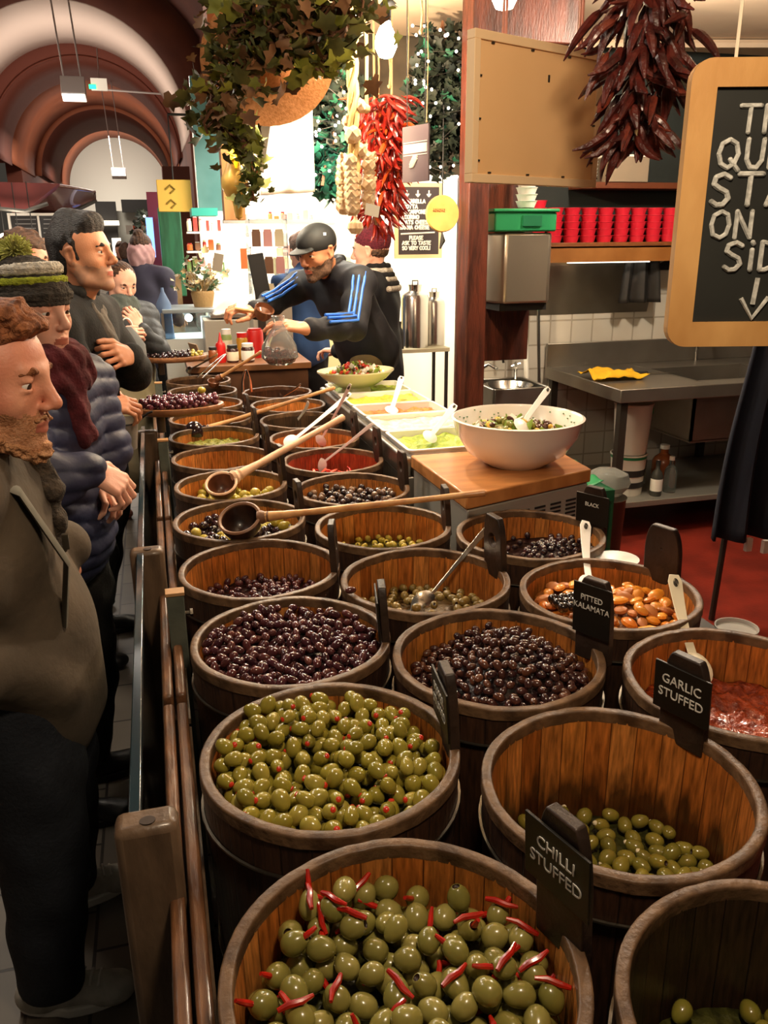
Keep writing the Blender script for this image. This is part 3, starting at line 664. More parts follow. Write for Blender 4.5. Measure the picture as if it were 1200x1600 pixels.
content('c1g', big_y, 16, .0150, lambda x, y: -.145+.5*min(0, -x-.06), bulk_p, 'pale_olive', 'one of the last pale olives in the nearly empty barrel', 'last olives of the nearly empty barrel', 19, bulk_label='brine and crumbs at the bottom of the nearly empty barrel')
content('c1i', big_y, 14, .0150, lambda x, y: -.145, bulk_p, 'pale_olive', 'one of the last olives behind the chopped tapenade', 'last olives of the second nearly empty barrel', 20, bulk_label='brine at the bottom of the barrel behind the tapenade')
bp_me = [olive_mesh('olive_round', .0112, .0122, [Mobj('black_pale_olive', ['1c1214', '2c1c1c', '3a241e', '8a6a50', '241619'], .15, .6), m_holed], 10, False, 23)]
content('c2f', bp_me, 190, .0122, flat(-.060, .008, 20), bulk_k, 'round_olive', 'small round glossy olive in the heaped black and pale barrel', 'round black and pale olives', 21, bulk_label='round olives packed under the heap of black and pale olives')
content('c3c', [olive_mesh('olive_black_small', .0088, .0105, [m_black, m_holed], 10, False, 24)], 90, .0098, lambda x, y: -.080+.035*math.exp(-((x-.04)**2+(y+.04)**2)/.01)-.15*min(0, -x), bulk_k, 'black_olive', 'small shiny black olive beside the vented cabinet', 'small black olives', 22, bulk_label='black olives packed beside the vented cabinet')
m_cream = Mobj('cream_pickle', ['c9b078', 'd8c491', 'b89c60'], .3, .3)
content('c2i', [olive_mesh('pickle_round', .0115, .0120, [m_cream], 8, False, 25)], 80, .0122, flat(-.085, .006, 20), bulk_p, 'cream_pickle', 'small round cream pickle', 'round cream pickles', 23, bulk_label='cream pickles packed under the top layer', cat='pickle')
# chopped foods
def chips(key, mats, n, size, base, name, label, group, seed, bulk, bulk_label, cat, curved=True):
    cx, cy, _ = BR[key]; rn = random.Random(seed); z = base(0, 0); rad = radz(z-.02)*SCALE.get(key, 1)-.004
    fill_mound((cx, cy, RIM), rad, lambda x, y: base(x, y)-.008, bulk, 'food_heap', bulk_label, cat, seed=seed)
    mes = []
    for k, m in enumerate(mats):
        mb = MB(); s = size
        if curved: mb.tube([(-s, 0, 0), (-s*.4, s*.35, s*.1), (s*.4, s*.35, .0), (s, -s*.1, s*.15)], [s*.22, s*.32, s*.32, s*.2], 6, flat=.5)
        else: mb.ball((0, 0, 0), (s, s*.72, s*.5), 8)
        o = mb.build(name, m); mes.append(o.data); bpy.data.objects.remove(o)
    for (x, y, zz) in pack(n, size*.62, rad-.004, base, rn, 20):
        o = bpy.data.objects.new(name, rn.choice(mes)); COL.objects.link(o); o.location = (cx+x, cy+y, RIM+zz-.004); o.rotation_euler = (rn.uniform(-.5, .5), rn.uniform(-.5, .5), rn.uniform(0, 6.28))
        s = rn.uniform(.75, 1.2); o.scale = (s, s, s); tag(o, label, cat, group)
m_rp = M('red_pepper_strip', 'd8322a', .25, coat=.5); m_rp2 = M('red_pepper_strip_pale', 'e0604a', .3, coat=.4)
m_rbulk = M('red_pepper_bulk', 'a82a1c', .3, col2='7d1a12', scale=50, bump=.6, bscale=60)
chips('c2g', [m_rp, m_rp, m_rp2], 75, .018, lambda x, y: -.085-.10*min(0, x), 'pepper_strip', 'sliced red pepper in the red-stained barrel', 'sliced red peppers', 31, m_rbulk, 'wet red pepper pulp in the red-stained barrel', 'pepper')
chips('c2h', [m_rp, m_rp2], 50, .015, lambda x, y: -.095, 'pepper_piece', 'chopped red pepper in the barrel before the cream pickles', 'chopped red peppers', 32, m_rbulk, 'red pepper pulp in the barrel before the cream pickles', 'pepper')
m_or = Mobj('orange_fruit', ['e08a24', 'f0a23a', 'cf7420', 'f0b050'], .3, .4); m_al = M('nut_brown', 'b8743f', .45); m_prn = M('black_prune', '1e1614', .2, coat=.6)
m_obulk = M('orange_bulk', '9a5a1c', .4, col2='5f3410', scale=40, bump=.6, bscale=50)
chips('c3b', [m_or, m_or, m_or, m_al], 95, .021, lambda x, y: -.060+.02*math.sin(x*18)*math.cos(y*15), 'fruit_piece', 'orange chunk of dried fruit under the white-handled spoon', 'orange fruit pieces', 33, m_obulk, 'syrupy pulp beneath the orange fruit pieces', 'fruit', curved=False)
cx, cy, _ = BR['c3b']
pr_me = olive_mesh('prune', .0130, .0150, [m_prn], 10, False, 26)
for i in range(9):
    o = bpy.data.objects.new('prune', pr_me); COL.objects.link(o); a = i*.9; o.location = (cx-.115+.022*(i % 3), cy-.0+.024*(i//3), RIM-.028); o.rotation_euler = (i, .3, i*2.0)
    tag(o, 'shiny black prune at the left of the orange fruit', 'prune', 'black prunes')
m_tom = M('tomato_relish', 'a8441f', .25, col2='6e2410', scale=55, bump=1.0, bscale=90, coat=.5)
def relish(key, z, mat, label, cat, amp=.006):
    cx, cy, _ = BR[key]; rn = random.Random(4)
    fill_mound((cx, cy, RIM), radz(z)*SCALE.get(key, 1)-.003, lambda x, y: z+amp*noise.noise(Vector((x*45, y*45, 1)))+amp*.5*noise.noise(Vector((x*120, y*120, 3))), mat, 'relish', label, cat, n=90, rough=.0012, seed=2)
relish('c3a', -.105, m_tom, 'chopped red tomato relish glistening in its barrel', 'relish', .012)
relish('c1h', -.055, M('green_tapenade', '9a9a48', .5, col2='6c6f2a', scale=50, bump=.8, bscale=70), 'chopped pale green tapenade around the small black ladle', 'tapenade', .012)
relish('c2k', -.09, M('mixed_pepper', 'b5762a', .4, col2='a8321c', scale=25, bump=.8, bscale=50), 'mixed red and yellow chopped peppers near the far end', 'peppers', .014)
relish('c2j', -.10, M('brine', '8a5a2a', .3, col2='6c4018', scale=20), 'cloudy brine around the cream wedge', 'brine', .003)
relish('c1j', -.14, M('brine', '8a5a2a'), 'brine in the barrel beside the nearer tasting board', 'brine', .003)
relish('c1k', -.14, M('brine', '8a5a2a'), 'brine in the dark barrel second from the far end', 'brine', .003)
relish('c1l', -.14, M('brine', '8a5a2a'), 'brine in the dark barrel at the far end', 'brine', .003)
mb = MB(); mb.grid(14, 6, lambda u, v: (.075*math.cos(PI*u), .05*math.sin(PI*u)*(1-v*.999), .028*math.sqrt(max(0, 1-(1-v)**2))))
mb.ball((0, .0, 0), (.07, .045, .03), 12); o = mb.build('cheese_wedge', M('cream_cheese', 'eadfae', .5), loc=(.62, 4.06, RIM-.075)); tag(o, 'pale cream wedge of cheese lying in the far barrel', 'cheese')
for i, (dx, dy) in enumerate(((-.07, -.16),)):
    o = bpy.data.objects.new('stray_olive', k_me[0]); COL.objects.link(o); p = atz(548, 922, RIM+.012); o.location = p; o.rotation_euler = (0, 0, 0); tag(o, 'single dark olive left on a barrel rim', 'olive')
# ================================================================== RAIL, BOARDS, BUCKETS
m_railwood = M('rail_wood', '7d5538', 0.38, col2='4e3322', scale=9, stretch=(5, 1, 5), bump=0.2, bscale=25, coat=.3)
m_postwood = M('post_wood', '6e5844', 0.42, col2='4d3c2e', scale=6, stretch=(3, 3, 1), bump=0.2, bscale=25, coat=.2)
m_greymet = M('grey_green_steel', '6f7468', 0.5, 0.3, col2='5d6258', scale=14, bump=.15)
m_glassedge = M('glass_edge', '1d3038', 0.15, coat=.6)
m_glass = M('clear_glass', 'e8f4f2', 0.02, trans=1.0, ior=1.45)
RX = -0.085
# the glass screen between the aisle and the barrels
gs = thing('glass_screen', 'dark-edged glass screen standing upright between the wooden posts along the aisle', 'screen', (RX-.004, 2.3, 0))
mb = MB(); mb.box((0, 0, .50), (.006, 2.6, .86)); mb.build('pane', m_glass, gs)
mb = MB(); mb.box((0, 0, .94), (.017, 2.62, .022)); mb.box((0, -1.30, .52), (.012, .012, .82)); mb.build('edge_strip', m_glassedge, gs, bevel=.002)
def rail_post(y, label, w=.085, d=.05, h=.955):
    p = thing('rail_post', label, 'post', (RX+.012, y, 0), group='wooden rail posts')
    mb = MB(); mb.box((0, 0, h/2), (w, d, h)); mb.build('post', m_postwood, p, bevel=.012)
    mb = MB(); mb.lathe([(.009, 0), (.009, .0012), (.0001, .0012)], 16, c=(0.002, -.008, h), sx=1.2); mb.build('bolt_hole', m_holed, p)
    return p
rail_post(.985, 'wide wooden rail post with a bolt hole, nearest the camera')
rail_post(2.06, 'wooden rail post halfway along, beside the puffer jacket')
rail_post(3.5, 'wooden rail post under the nearer tasting board')
rail_post(5.2, 'wooden rail post under the farther tasting board')
# double wooden rail in three lengths
for i, (y0, y1, z, lab) in enumerate(((.35, 1.49, .80, 'nearest length of the double wooden rail'), (1.52, 2.66, .80, 'middle length of the double wooden rail'), (2.70, 5.3, .80, 'farthest length of the double wooden rail'))):
    r = thing('double_rail', lab, 'rail', (RX+.055, (y0+y1)/2, z), group='double wooden rails'); L = y1-y0
    for dx in (-.013, .013):
        mb = MB(); mb.box((dx, 0, 0), (.021, L, .06)); mb.build('rail', m_railwood, r, bevel=.006)
    mb = MB(); mb.box((0, 0, -.036), (.055, L, .012)); mb.build('base_strip', m_postwood, r)
    for e in (-1, 1): mb = MB(); mb.box((0, e*(L/2-.06), -.42), (.045, .045, .76)); mb.build('leg', m_postwood, r)
def steel_post(x, y, label, h=.95):
    p = thing('steel_post', label, 'post', (x, y, 0), group='grey steel posts')
    mb = MB(); mb.box((0, 0, h/2), (.038, .03, h)); mb.build('post', m_greymet, p, bevel=.002)
    mb = MB(); mb.box((0, 0, h+.004), (.042, .034, .008)); mb.build('cap', M('bare_pine', 'b48a5e', .5), p, bevel=.001)
    mb = MB(); mb.tube([(.018, 0, h-.05), (.036, 0, h-.05)], .005, 8); mb.tube([(.030, 0, h-.05), (.036, 0, h-.05)], .009, 6); mb.build('bolt', m_hoop, p)
steel_post(-.012, 1.755, 'grey-green steel post with bare wooden cap beside the heaped kalamatas')
steel_post(-.012, 3.30, 'grey-green steel post beside the barrel of large green olives')
steel_post(-.012, 4.75, 'grey-green steel post under the farther tasting board')
# tasting boards
m_board = M('tasting_board_wood', '9a6a45', 0.45, col2='7a4f33', scale=12, stretch=(1, 5, 1), bump=.15)
def board(loc, a, b, rz, label, tilt=0.0):
    t = thing('tasting_board', label, 'board', loc, (0, 0, rz), group='oval tasting boards')
    mb = MB(); mb.lathe([(.0001, -.022), (.86, -.022), (.97, -.012), (1, 0), (.985, .008), (.93, .010), (.88, .004), (.0001, .002)], 48, sx=a, sy=b)
    mb.v = [(x, y, z) for x, y, z in mb.v]; mb.build('dish', m_board, t)
    mb = MB(); mb.tube([(-a*.45, 0, -.02), (-a*.45, 0, -.10)], .018, 10); mb.build('bracket', m_postwood, t)
    return t
bl1 = Vector((.07, 3.50, 1.045)); bd1 = board(bl1, .185, .115, R_(6), 'oval wooden tasting board heaped with glossy purple olives, the nearer of the two')
bl2 = Vector((.10, 5.15, 1.04)); bd2 = board(bl2, .19, .12, R_(4), 'oval wooden tasting board of tiny black olives, yellow at one end')
def pile(loc, a, b, rz, meshes, n, r, h, name, labelf, group, seed):
    rn = random.Random(seed); G = []
    for i in range(n*3):
        if len(G) >= n: break
        best = None
        for k in range(25):
            t = rn.uniform(0, 2*PI); q = math.sqrt(rn.random()); x, y = a*.86*q*math.cos(t), b*.80*q*math.sin(t)
            z = r+.004
            for ox, oy, oz in G:
                d2 = (ox-x)**2+(oy-y)**2
                if d2 < 4*r*r: z = max(z, oz+math.sqrt(4*r*r-d2)*.9)
            lim = h*(1-.55*q)
            if z > lim+r: continue
            if best is None or z < best[2]: best = (x, y, z)
        if best: G.append(best)
    for x, y, z in G:
        me = meshes(x) if callable(meshes) else meshes[rn.randrange(len(meshes))]
        o = bpy.data.objects.new(name, me); COL.objects.link(o)
        c, s = math.cos(rz), math.sin(rz); o.location = (loc[0]+x*c-y*s, loc[1]+x*s+y*c, loc[2]+z); o.rotation_euler = (rn.uniform(0, 6), rn.gauss(0, .3), rn.uniform(0, 6.3))
        tag(o, labelf(me), 'olive', group(me))
m_kal2 = Mobj('board_olive', ['5a2c38', '6b3440', '4a2028', '7a4048'], .12, .8)
bk = [olive_mesh('olive_board', .0115, .0128, [m_kal2], 12, False, 31)]
pile(bl1, .185, .115, R_(6), bk, 120, .0118, .055, 'board_olive', lambda m: 'glossy round purple olive on the nearer tasting board', lambda m: 'purple olives on the nearer tasting board', 41)
o = bpy.data.objects.new('green_olive', big_y[0]); COL.objects.link(o); o.location = bl1+Vector((.095, .02, .062)); tag(o, 'lone green olive on top of the purple olives on the nearer tasting board', 'olive')
tk = olive_mesh('olive_tiny', .0095, .011, [m_black], 8, False, 32); ty = olive_mesh('olive_tiny_yellow', .0095, .011, [m_yel], 8, False, 33)
pile(bl2, .19, .12, R_(4), lambda x: ty if x > .09 else tk, 120, .0105, .045, 'board_olive', lambda m: ('tiny yellow' if m == ty else 'tiny black')+' olive on the farther tasting board', lambda m: ('yellow' if m == ty else 'black')+' olives on the farther tasting board', 42)
# pip buckets hanging on the aisle side
m_pail = M('galvanised_pail', 'b8b2a6', .38, .35, col2='a19b90', scale=20)
def pail(loc, label, s=1.0):
    t = thing('pip_bucket', label, 'bucket', loc, (R_(8), 0, 0), group='small hanging pip buckets')
    mb = MB(); mb.lathe([(.0001, -.052*s), (.028*s, -.052*s), (.0285*s, -.050*s), (.040*s, .045*s), (.0415*s, .047*s), (.039*s, .048*s), (.037*s, .044*s), (.027*s, -.047*s), (.0001, -.048*s)], 28); mb.build('body', m_pail, t)
    mb = MB(); mb.lathe([(.0415*s, .043*s), (.0435*s, .045*s), (.0415*s, .049*s), (.039*s, .047*s)], 28); mb.tube([(.042*s, 0, .046*s), (.075*s, 0, .07*s), (.09*s, 0, .075*s)], .004*s, 8); mb.build('ring_bracket', m_black_m, t)
    return t
PX_ = lambda x, y, zc: O_+sight(x, y)/F_PX*zc
m_black_m = M('black_iron', '1c1a18', .45, .6)
pail(PX_(199, 678, 2.95), 'small grey metal pip bucket hanging on the rail beneath the nearer tasting board', 1.05)
pail(PX_(208, 590, 4.15), 'small grey metal pip bucket hanging in front of the eating woman', .95)
# ================================================================== LADLES AND SPOONS
m_lw = M('ladle_handle_wood', 'dba76c', .4, col2='b98250', scale=20, stretch=(1, 1, 1), coat=.2)
m_lwp = M('pale_ladle_wood', 'f0c8a4', .4, col2='dcae8a', scale=20)
m_bowl_d = M('ladle_bowl_dark', '3a2218', .35, col2='22130c', scale=15, coat=.3)
m_bowl_r = M('ladle_bowl_brown', '7a4a2e', .35, col2='54301c', scale=15, coat=.3)
def ladle(c, tip, r, face, hm, bm, label, hr=.011, rimm=None, depth=1.1):
    """c bowl centre, tip of the handle, r bowl radius, face opening direction"""
    c = Vector(c); tip = Vector(tip)
    t = thing('wooden_ladle', label, 'ladle', c)
    f = Vector(face).normalized(); T = frame((0, 0, 0), f.orthogonal(), f.cross(f.orthogonal()))
    # frame gives local z = x cross y = f direction
    mb = MB(); mb.T = T
    prof = [(.0001, -depth*r*1.05)]+[(r*math.sin(a)*1.0, -depth*r*math.cos(a)*1.05) for a in [PI/2*k/7 for k in range(1, 7)]]+[(r*1.02, 0), (r*1.03, r*.12), (r*.98, r*.16), (r*.90, r*.12), (r*.88, 0)]+[(r*.86*math.sin(a), -depth*r*.88*math.cos(a)) for a in [PI/2*k/7 for k in range(6, 0, -1)]]+[(.0001, -depth*r*.88)]
    mb.lathe(prof, 32); mb.T = Matrix(); mb.build('bowl', bm, t)
    if rimm:
        mb = MB(); mb.T = T; mb.lathe([(r*1.035, r*.05), (r*1.06, r*.13), (r*.98, r*.185), (r*.885, r*.13), (r*.88, r*.05)], 32); mb.T = Matrix(); mb.build('rim', rimm, t)
    d = (tip-c); L = d.length; d = d.normalized(); s = d*r*.93
    mb = MB(); n = 9; pts = [s+d*(L-r*.93)*k/n for k in range(n+1)]
    rad = [hr*1.7, hr*1.25]+[hr*(.95+.1*math.sin(k)) for k in range(n-2)]+[hr*1.05]
    mb.tube(pts, rad, 10); mb.tube([tip-c, tip-c+d*.006], [hr*.9, hr*.4], 10); mb.build('handle', hm, t)
    mb = MB(); mb.tube([s-d*.004, s+d*.008, s+d*.02, s+d*.028], [hr*1.9, hr*2.1, hr*1.5, hr*1.7], 12); mb.build('collar', bm if not rimm else rimm, t)
    return t
ladle(atz(375, 812, .965), atz(757, 770, 1.04), .058, (-.25, -.45, .9), m_lw, m_bowl_d, 'dark wooden ladle with a long straight handle lying across three barrels', .0095, M('ladle_worn_rim', '7a563c', .45))
ladle(atz(346, 757, .955), atz(536, 652, 1.10), .050, (-.15, -.50, .86), m_lwp, m_bowl_r, 'brown wooden ladle with pale rim and fat pale handle', .012, m_lwp)
ladle(atz(303, 676, .895), atz(522, 606, 1.05), .045, (-.2, .1, -1), m_lw, m_black, 'small black-bowled wooden ladle lying face down in the chopped tapenade', .0095)
ladle(atz(318, 612, .93), atz(405, 552, 1.12), .038, (.1, -.5, -.9), m_lw, m_bowl_r, 'wooden ladle behind the nearer tasting board with its handle raised', .0095) if False else None
ladle(atz(334, 596, .95), atz(408, 550, 1.12), .035, (.1, -.3, .9), m_lw, m_bowl_r, 'wooden ladle behind the nearer tasting board with its handle raised', .010)
m_steel = M('stainless_steel', 'c9c4bb', .22, 1.0, bump=.05, bscale=10)
m_steel_b = M('brushed_steel', 'a8a49c', .38, 1.0, col2='918d86', scale=4, stretch=(1, 40, 1))
m_cream_pl = M('cream_plastic', 'ece2c6', .4)
m_white_pl = M('white_plastic', 'f2efe8', .35)
def serving_spoon(bowl, tip, mat, label, wide=.016, narrow=.007, hole=True, bowl_r=.03, name='serving_spoon', flat=.28):
    bowl = Vector(bowl); tip = Vector(tip); t = thing(name, label, 'spoon', bowl)
    d = tip-bowl; L = d.length; d.normalize(); side = d.cross(Vector(_fw)).normalized(); nrm = side.cross(d)
    mb = MB(); n = 14; vs = []
    for k in range(n+1):
        u = k/n; wv = narrow + (wide-narrow)*max(0, (u-.35)/.65)**1.2
        if k == n: wv = wide*.62
        sag = nrm*(.012*math.sin(u*PI))
        p = d*L*u+sag
        vs += [p-side*wv-nrm*.0012, p+side*wv-nrm*.0012, p+side*wv+nrm*.0016, p-side*wv+nrm*.0016]
    fs = [(4*k+i, 4*k+(i+1) % 4, 4*k+4+(i+1) % 4, 4*k+4+i) for k in range(n) for i in range(4)]+[(3, 2, 1, 0), (4*n, 4*n+1, 4*n+2, 4*n+3)]
    mb._add(vs, fs); h = mb.build('handle', mat, t, bevel=.0012)
    if hole:
        mb = MB(); c = d*(L-.022)+nrm*.0005; mb.T = frame(c, side, d); mb.lathe([(.0052, -.0032), (.0052, .0032), (.0034, .0036), (.0034, -.0036)], 14, sy=1.9); mb.lathe([(.0035, .0022), (.0001, .0022)], 14, sy=1.9); mb.lathe([(.0001, -.0022), (.0035, -.0022)], 14, sy=1.9); mb.T = Matrix(); mb.build('hanging_hole', M('hole_shadow', '4a443a', .8), t)
    mb = MB(); mb.T = frame((0, 0, 0), side, d); mb.lathe([(.0001, -bowl_r*.35), (bowl_r*.5, -bowl_r*.28), (bowl_r*.85, -bowl_r*.1), (bowl_r, 0), (bowl_r*.9, .001), (bowl_r*.5, -bowl_r*.2), (.0001, -bowl_r*.27)], 20, sy=1.35); mb.T = Matrix(); mb.build('bowl', mat, t)
    return t
serving_spoon(atz(1090, 1045, .87), atz(1053, 898, .985), m_cream_pl, 'cream plastic serving spoon standing in the red tomato relish', .017, .0095)
serving_spoon(atz(922, 915, .89), atz(915, 814, .975), m_white_pl, 'white serving spoon standing in the orange dried fruit', .0165, .009)
serving_spoon(atz(662, 944, .85), atz(766, 820, .985), m_steel, 'steel spoon standing in the pale pitted olives', .009, .0045, hole=False)
serving_spoon(atz(498, 728, .85), atz(582, 662, 1.04), m_white_pl, 'thin steel spoon standing in the sliced red peppers', .008, .0045, hole=False)
serving_spoon(atz(455, 690, .89), atz(548, 614, 1.04), m_white_pl, 'long white-handled spoon lying over the chopped red peppers', .012, .007)
serving_spoon(atz(500, 690, .86), atz(548, 600, 1.15), m_white_pl, 'steel spoon behind the pale ladle handle', .008, .005)
serving_spoon(atz(460, 662, .85), atz(482, 628, 1.02), m_white_pl, 'white spoon standing in the cream pickles', .010, .006, hole=False)
serving_spoon(atz(437, 622, .86), atz(470, 600, .99), m_steel, 'steel spoon lying in the mixed red and yellow peppers', .007, .004, hole=False)
# tongs and spoons over the far left barrels
def tongs(a, b, label):
    a = Vector(a); b = Vector(b); t = thing('serving_tongs', label, 'tongs', a); d = b-a; side = d.cross(Vector((0, 0, 1))).normalized()
    for s in (-1, 1):
        mb = MB(); mb.tube([d*0+side*s*.022, d*.5+side*s*.020, d*.9+side*s*.008, d*1.0], [.008, .006, .006, .005], 6, flat=.35); mb.build('arm', m_steel, t)
tongs(atz(312, 590, .94), atz(352, 553, 1.05), 'steel tongs lying across the far dark barrels')
serving_spoon(atz(295, 578, .95), atz(340, 553, 1.06), m_steel, 'steel spoon beside the tongs over the far dark barrels', .007, .005, hole=False, bowl_r=.02)
tongs(atz(386, 612, .93), atz(384, 578, 1.09), 'bent steel tongs standing by the rim of a far barrel')
# ladle with long wooden handle from upper right of cream pickles
ladle(atz(388, 640, .93), atz(520, 600, 1.13), .034, (0, -.2, 1), m_lw, m_bowl_r, 'wooden ladle whose pale handle crosses the cream pickle barrel', .0095) if False else None
# clear tub, saucer
t = thing('deli_tub', 'clear plastic tub standing beside the tomato relish barrel', 'tub', atz(1140, 1000, .90)); t.location = Vector((1.17, 1.365, .80))
mb = MB(); mb.lathe([(.0001, 0), (.036, 0), (.044, .085), (.046, .086), (.046, .090), (.043, .090), (.035, .003), (.0001, .003)], 32); mb.build('body', M('frosted_plastic', 'd8d6cf', .25, trans=.6, ior=1.3), t)
mb = MB(); mb.lathe([(.0001, .080), (.0425, .080), (.0425, .0815), (.0001, .0815)], 32); mb.build('lid', M('frosted_plastic', 'd8d6cf'), t)
sp = atz(967, 874, .90)
o = MB(); o.lathe([(.0001, 0), (.03, 0), (.055, .012), (.057, .014), (.053, .0145), (.03, .004), (.0001, .004)], 36)
s_ = thing('saucer', 'white saucer resting between the two barrels in front of the vented cabinet', 'saucer', (1.12, 1.78, .885)); o.build('plate', m_white_pl, s_)
cd = thing('side_stand', 'black side stand holding the saucer and the clear tub', 'stand', (1.22, 1.50, 0)); mb = MB(); mb.box((0, 0, .76), (.10, .80, .05)); mb.build('top', m_blk, cd)
mb = MB(); mb.box((0, .2, .38), (.06, .1, .72)); mb.box((-.10, .28, .84), (.05, .05, .08)); mb.build('pedestal', m_blk, cd)
# ================================================================== SALAD BAR
m_lime = M('guacamole', 'a9b84a', .45, col2='7f9a30', scale=40, bump=.8, bscale=60)
m_cremy = M('creamy_salad', 'f0ecd2', .45, col2='cfd29a', scale=30, bump=.6, bscale=50)
m_yelsal = M('yellow_salad', 'c9c24a', .45, col2='a3a838', scale=35, bump=.8, bscale=50)
m_orsal = M('orange_salad', 'c98a4a', .45, col2='a85f28', scale=35, bump=.8, bscale=50)
SBZ = .965
u0 = Vector((.80, 2.70, SBZ)); 
sb = thing('salad_bar', 'stainless refrigerated salad bar holding white trays of salads', 'salad bar', (0, 0, 0))
bx0, bx1, by0, by1 = .805, 1.24, 2.68, 4.22
mb = MB(); mb.box(((bx0+bx1)/2, (by0+by1)/2, .45), (bx1-bx0, by1-by0, .90)); mb.build('cabinet', m_steel_b, sb, bevel=.004)
for xx, nm in ((bx0+.012, 'side_rail'), (bx1-.012, 'side_rail')):
    mb = MB(); mb.box((xx, (by0+by1)/2, .935), (.03, by1-by0, .075)); mb.build(nm, m_steel_b, sb, bevel=.008)
for yy in (by0+.012, by1-.012):
    mb = MB(); mb.box(((bx0+bx1)/2, yy, .935), (bx1-bx0-.06, .024, .07)); mb.build('end_rail', m_steel_b, sb, bevel=.006)
def tray(x0, x1, y0, y1, z, food, label, flabel, fcat, fill=.02, seed=1):
    cx, cy = (x0+x1)/2, (y0+y1)/2; w, d = x1-x0, y1-y0
    t = thing('salad_tray', label, 'tray', (cx, cy, z))
    def rr(w, d, r, n=5):
        P = []
        for sx, sy, a0 in ((1, 1, 0), (-1, 1, PI/2), (-1, -1, PI), (1, -1, 3*PI/2)):
            for k in range(n+1): a = a0+PI/2*k/n; P.append((sx*(w/2-r)+r*math.cos(a), sy*(d/2-r)+r*math.sin(a)))
        return P
    rings = [(rr(w, d, .02), .0), (rr(w, d, .02), .006), (rr(w-.02, d-.02, .018), .006), (rr(w-.03, d-.03, .016), -.05), (rr(w-.05, d-.05, .016), -.055)]
    mb = MB(); n = len(rings[0][0]); vs = [(x, y, zz) for P, zz in rings for x, y in P]
    fs = [(j*n+i, j*n+(i+1) % n, (j+1)*n+(i+1) % n, (j+1)*n+i) for j in range(len(rings)-1) for i in range(n)]+[tuple(range((len(rings)-1)*n, len(rings)*n))]
    mb._add(vs, fs); mb.build('dish', m_white_pl, t, solid=.002)
    mb = MB(); mb.grid(26, 26, lambda u, v: ((u-.5)*(w-.032), (v-.5)*(d-.032), -fill+.014*noise.noise(Vector((u*7+seed, v*7, seed)))+.006*noise.noise(Vector((u*22, v*22, seed)))))
    k = mb.build('salad', food, loc=(cx, cy, z)); tag(k, flabel, fcat, kind='stuff')
    return t
tray(.825, 1.21, 2.70, 3.02, .985, m_lime, 'white tray of chunky green guacamole, nearest in the salad bar', 'chunky bright green guacamole with dark herbs', 'guacamole', .016, 1)
tray(.825, 1.21, 3.03, 3.33, .985, m_cremy, 'white tray of creamy white salad just behind the guacamole', 'creamy white salad behind the guacamole', 'salad', .012, 2)
tray(.825, 1.21, 3.34, 3.58, .985, m_orsal, 'white tray of orange salad in the middle of the salad bar', 'orange salad in the middle tray', 'salad', .02, 3)
tray(.825, 1.21, 3.59, 3.88, .985, m_yelsal, 'white tray of yellow-green salad before the oval dish', 'yellow-green salad before the oval dish', 'salad', .012, 4)
tray(.825, 1.21, 3.89, 4.20, .985, m_lime, 'far white tray of green salad beneath the oval dish', 'green salad beneath the oval dish', 'salad', .016, 5)
serving_spoon(atz(672, 682, 1.0), atz(712, 632, 1.06), m_white_pl, 'white spoon standing in the guacamole tray', .016, .010)
serving_spoon(atz(612, 640, 1.0), atz(628, 588, 1.08), m_white_pl, 'white spoon standing upright in the orange salad tray', .016, .010)
# oval dish of mixed salad, raised on the bar end
m_dish = M('cream_glaze', 'd9d2ad', .2, coat=.6)
pl = atz(556, 585, 1.06); pl = Vector((pl.x, pl.y, 1.06))
pd = thing('oval_dish', 'large oval cream dish heaped with chopped mixed salad', 'dish', pl, (0, 0, R_(8)))
mb = MB(); mb.lathe([(.0001, -.055), (.5, -.055), (.8, -.02), (1.0, .018), (.995, .024), (.95, .02), (.75, -.008), (.45, -.035), (.0001, -.035)], 48, sx=.20, sy=.15); mb.build('dish', m_dish, pd)
mb = MB(); mb.lathe([(.0001, -.09), (.4, -.09), (.35, -.055)], 32, sx=.2, sy=.15); mb.build('foot', m_dish, pd)
rn = random.Random(8)
smats = [M('feta_cube', 'f2ecdc', .5), M('tomato_bit', 'c4301c', .3, coat=.4), M('green_olive_bit', '7a7a2c', .3, coat=.4), M('lettuce_bit', '7f9c3a', .5), M('brown_olive_bit', '4a2a1e', .3, coat=.5), M('yellow_pepper_bit', 'e0b24a', .35)]
snames = ['feta cube', 'tomato piece', 'green olive', 'lettuce scrap', 'brown olive', 'yellow pepper piece']
smes = []
for k, m in enumerate(smats):
    mb = MB()
    if k == 0: mb.box((0, 0, 0), (.020, .018, .016), taper=.8)
    elif k == 3: mb.tube([(-.018, 0, 0), (0, .006, .006), (.018, 0, 0)], [.004, .009, .003], 6, flat=.3)
    else: mb.ball((0, 0, 0), (.012, .009, .008), 8)
    o = mb.build('salad_piece', m); smes.append(o.data); bpy.data.objects.remove(o)
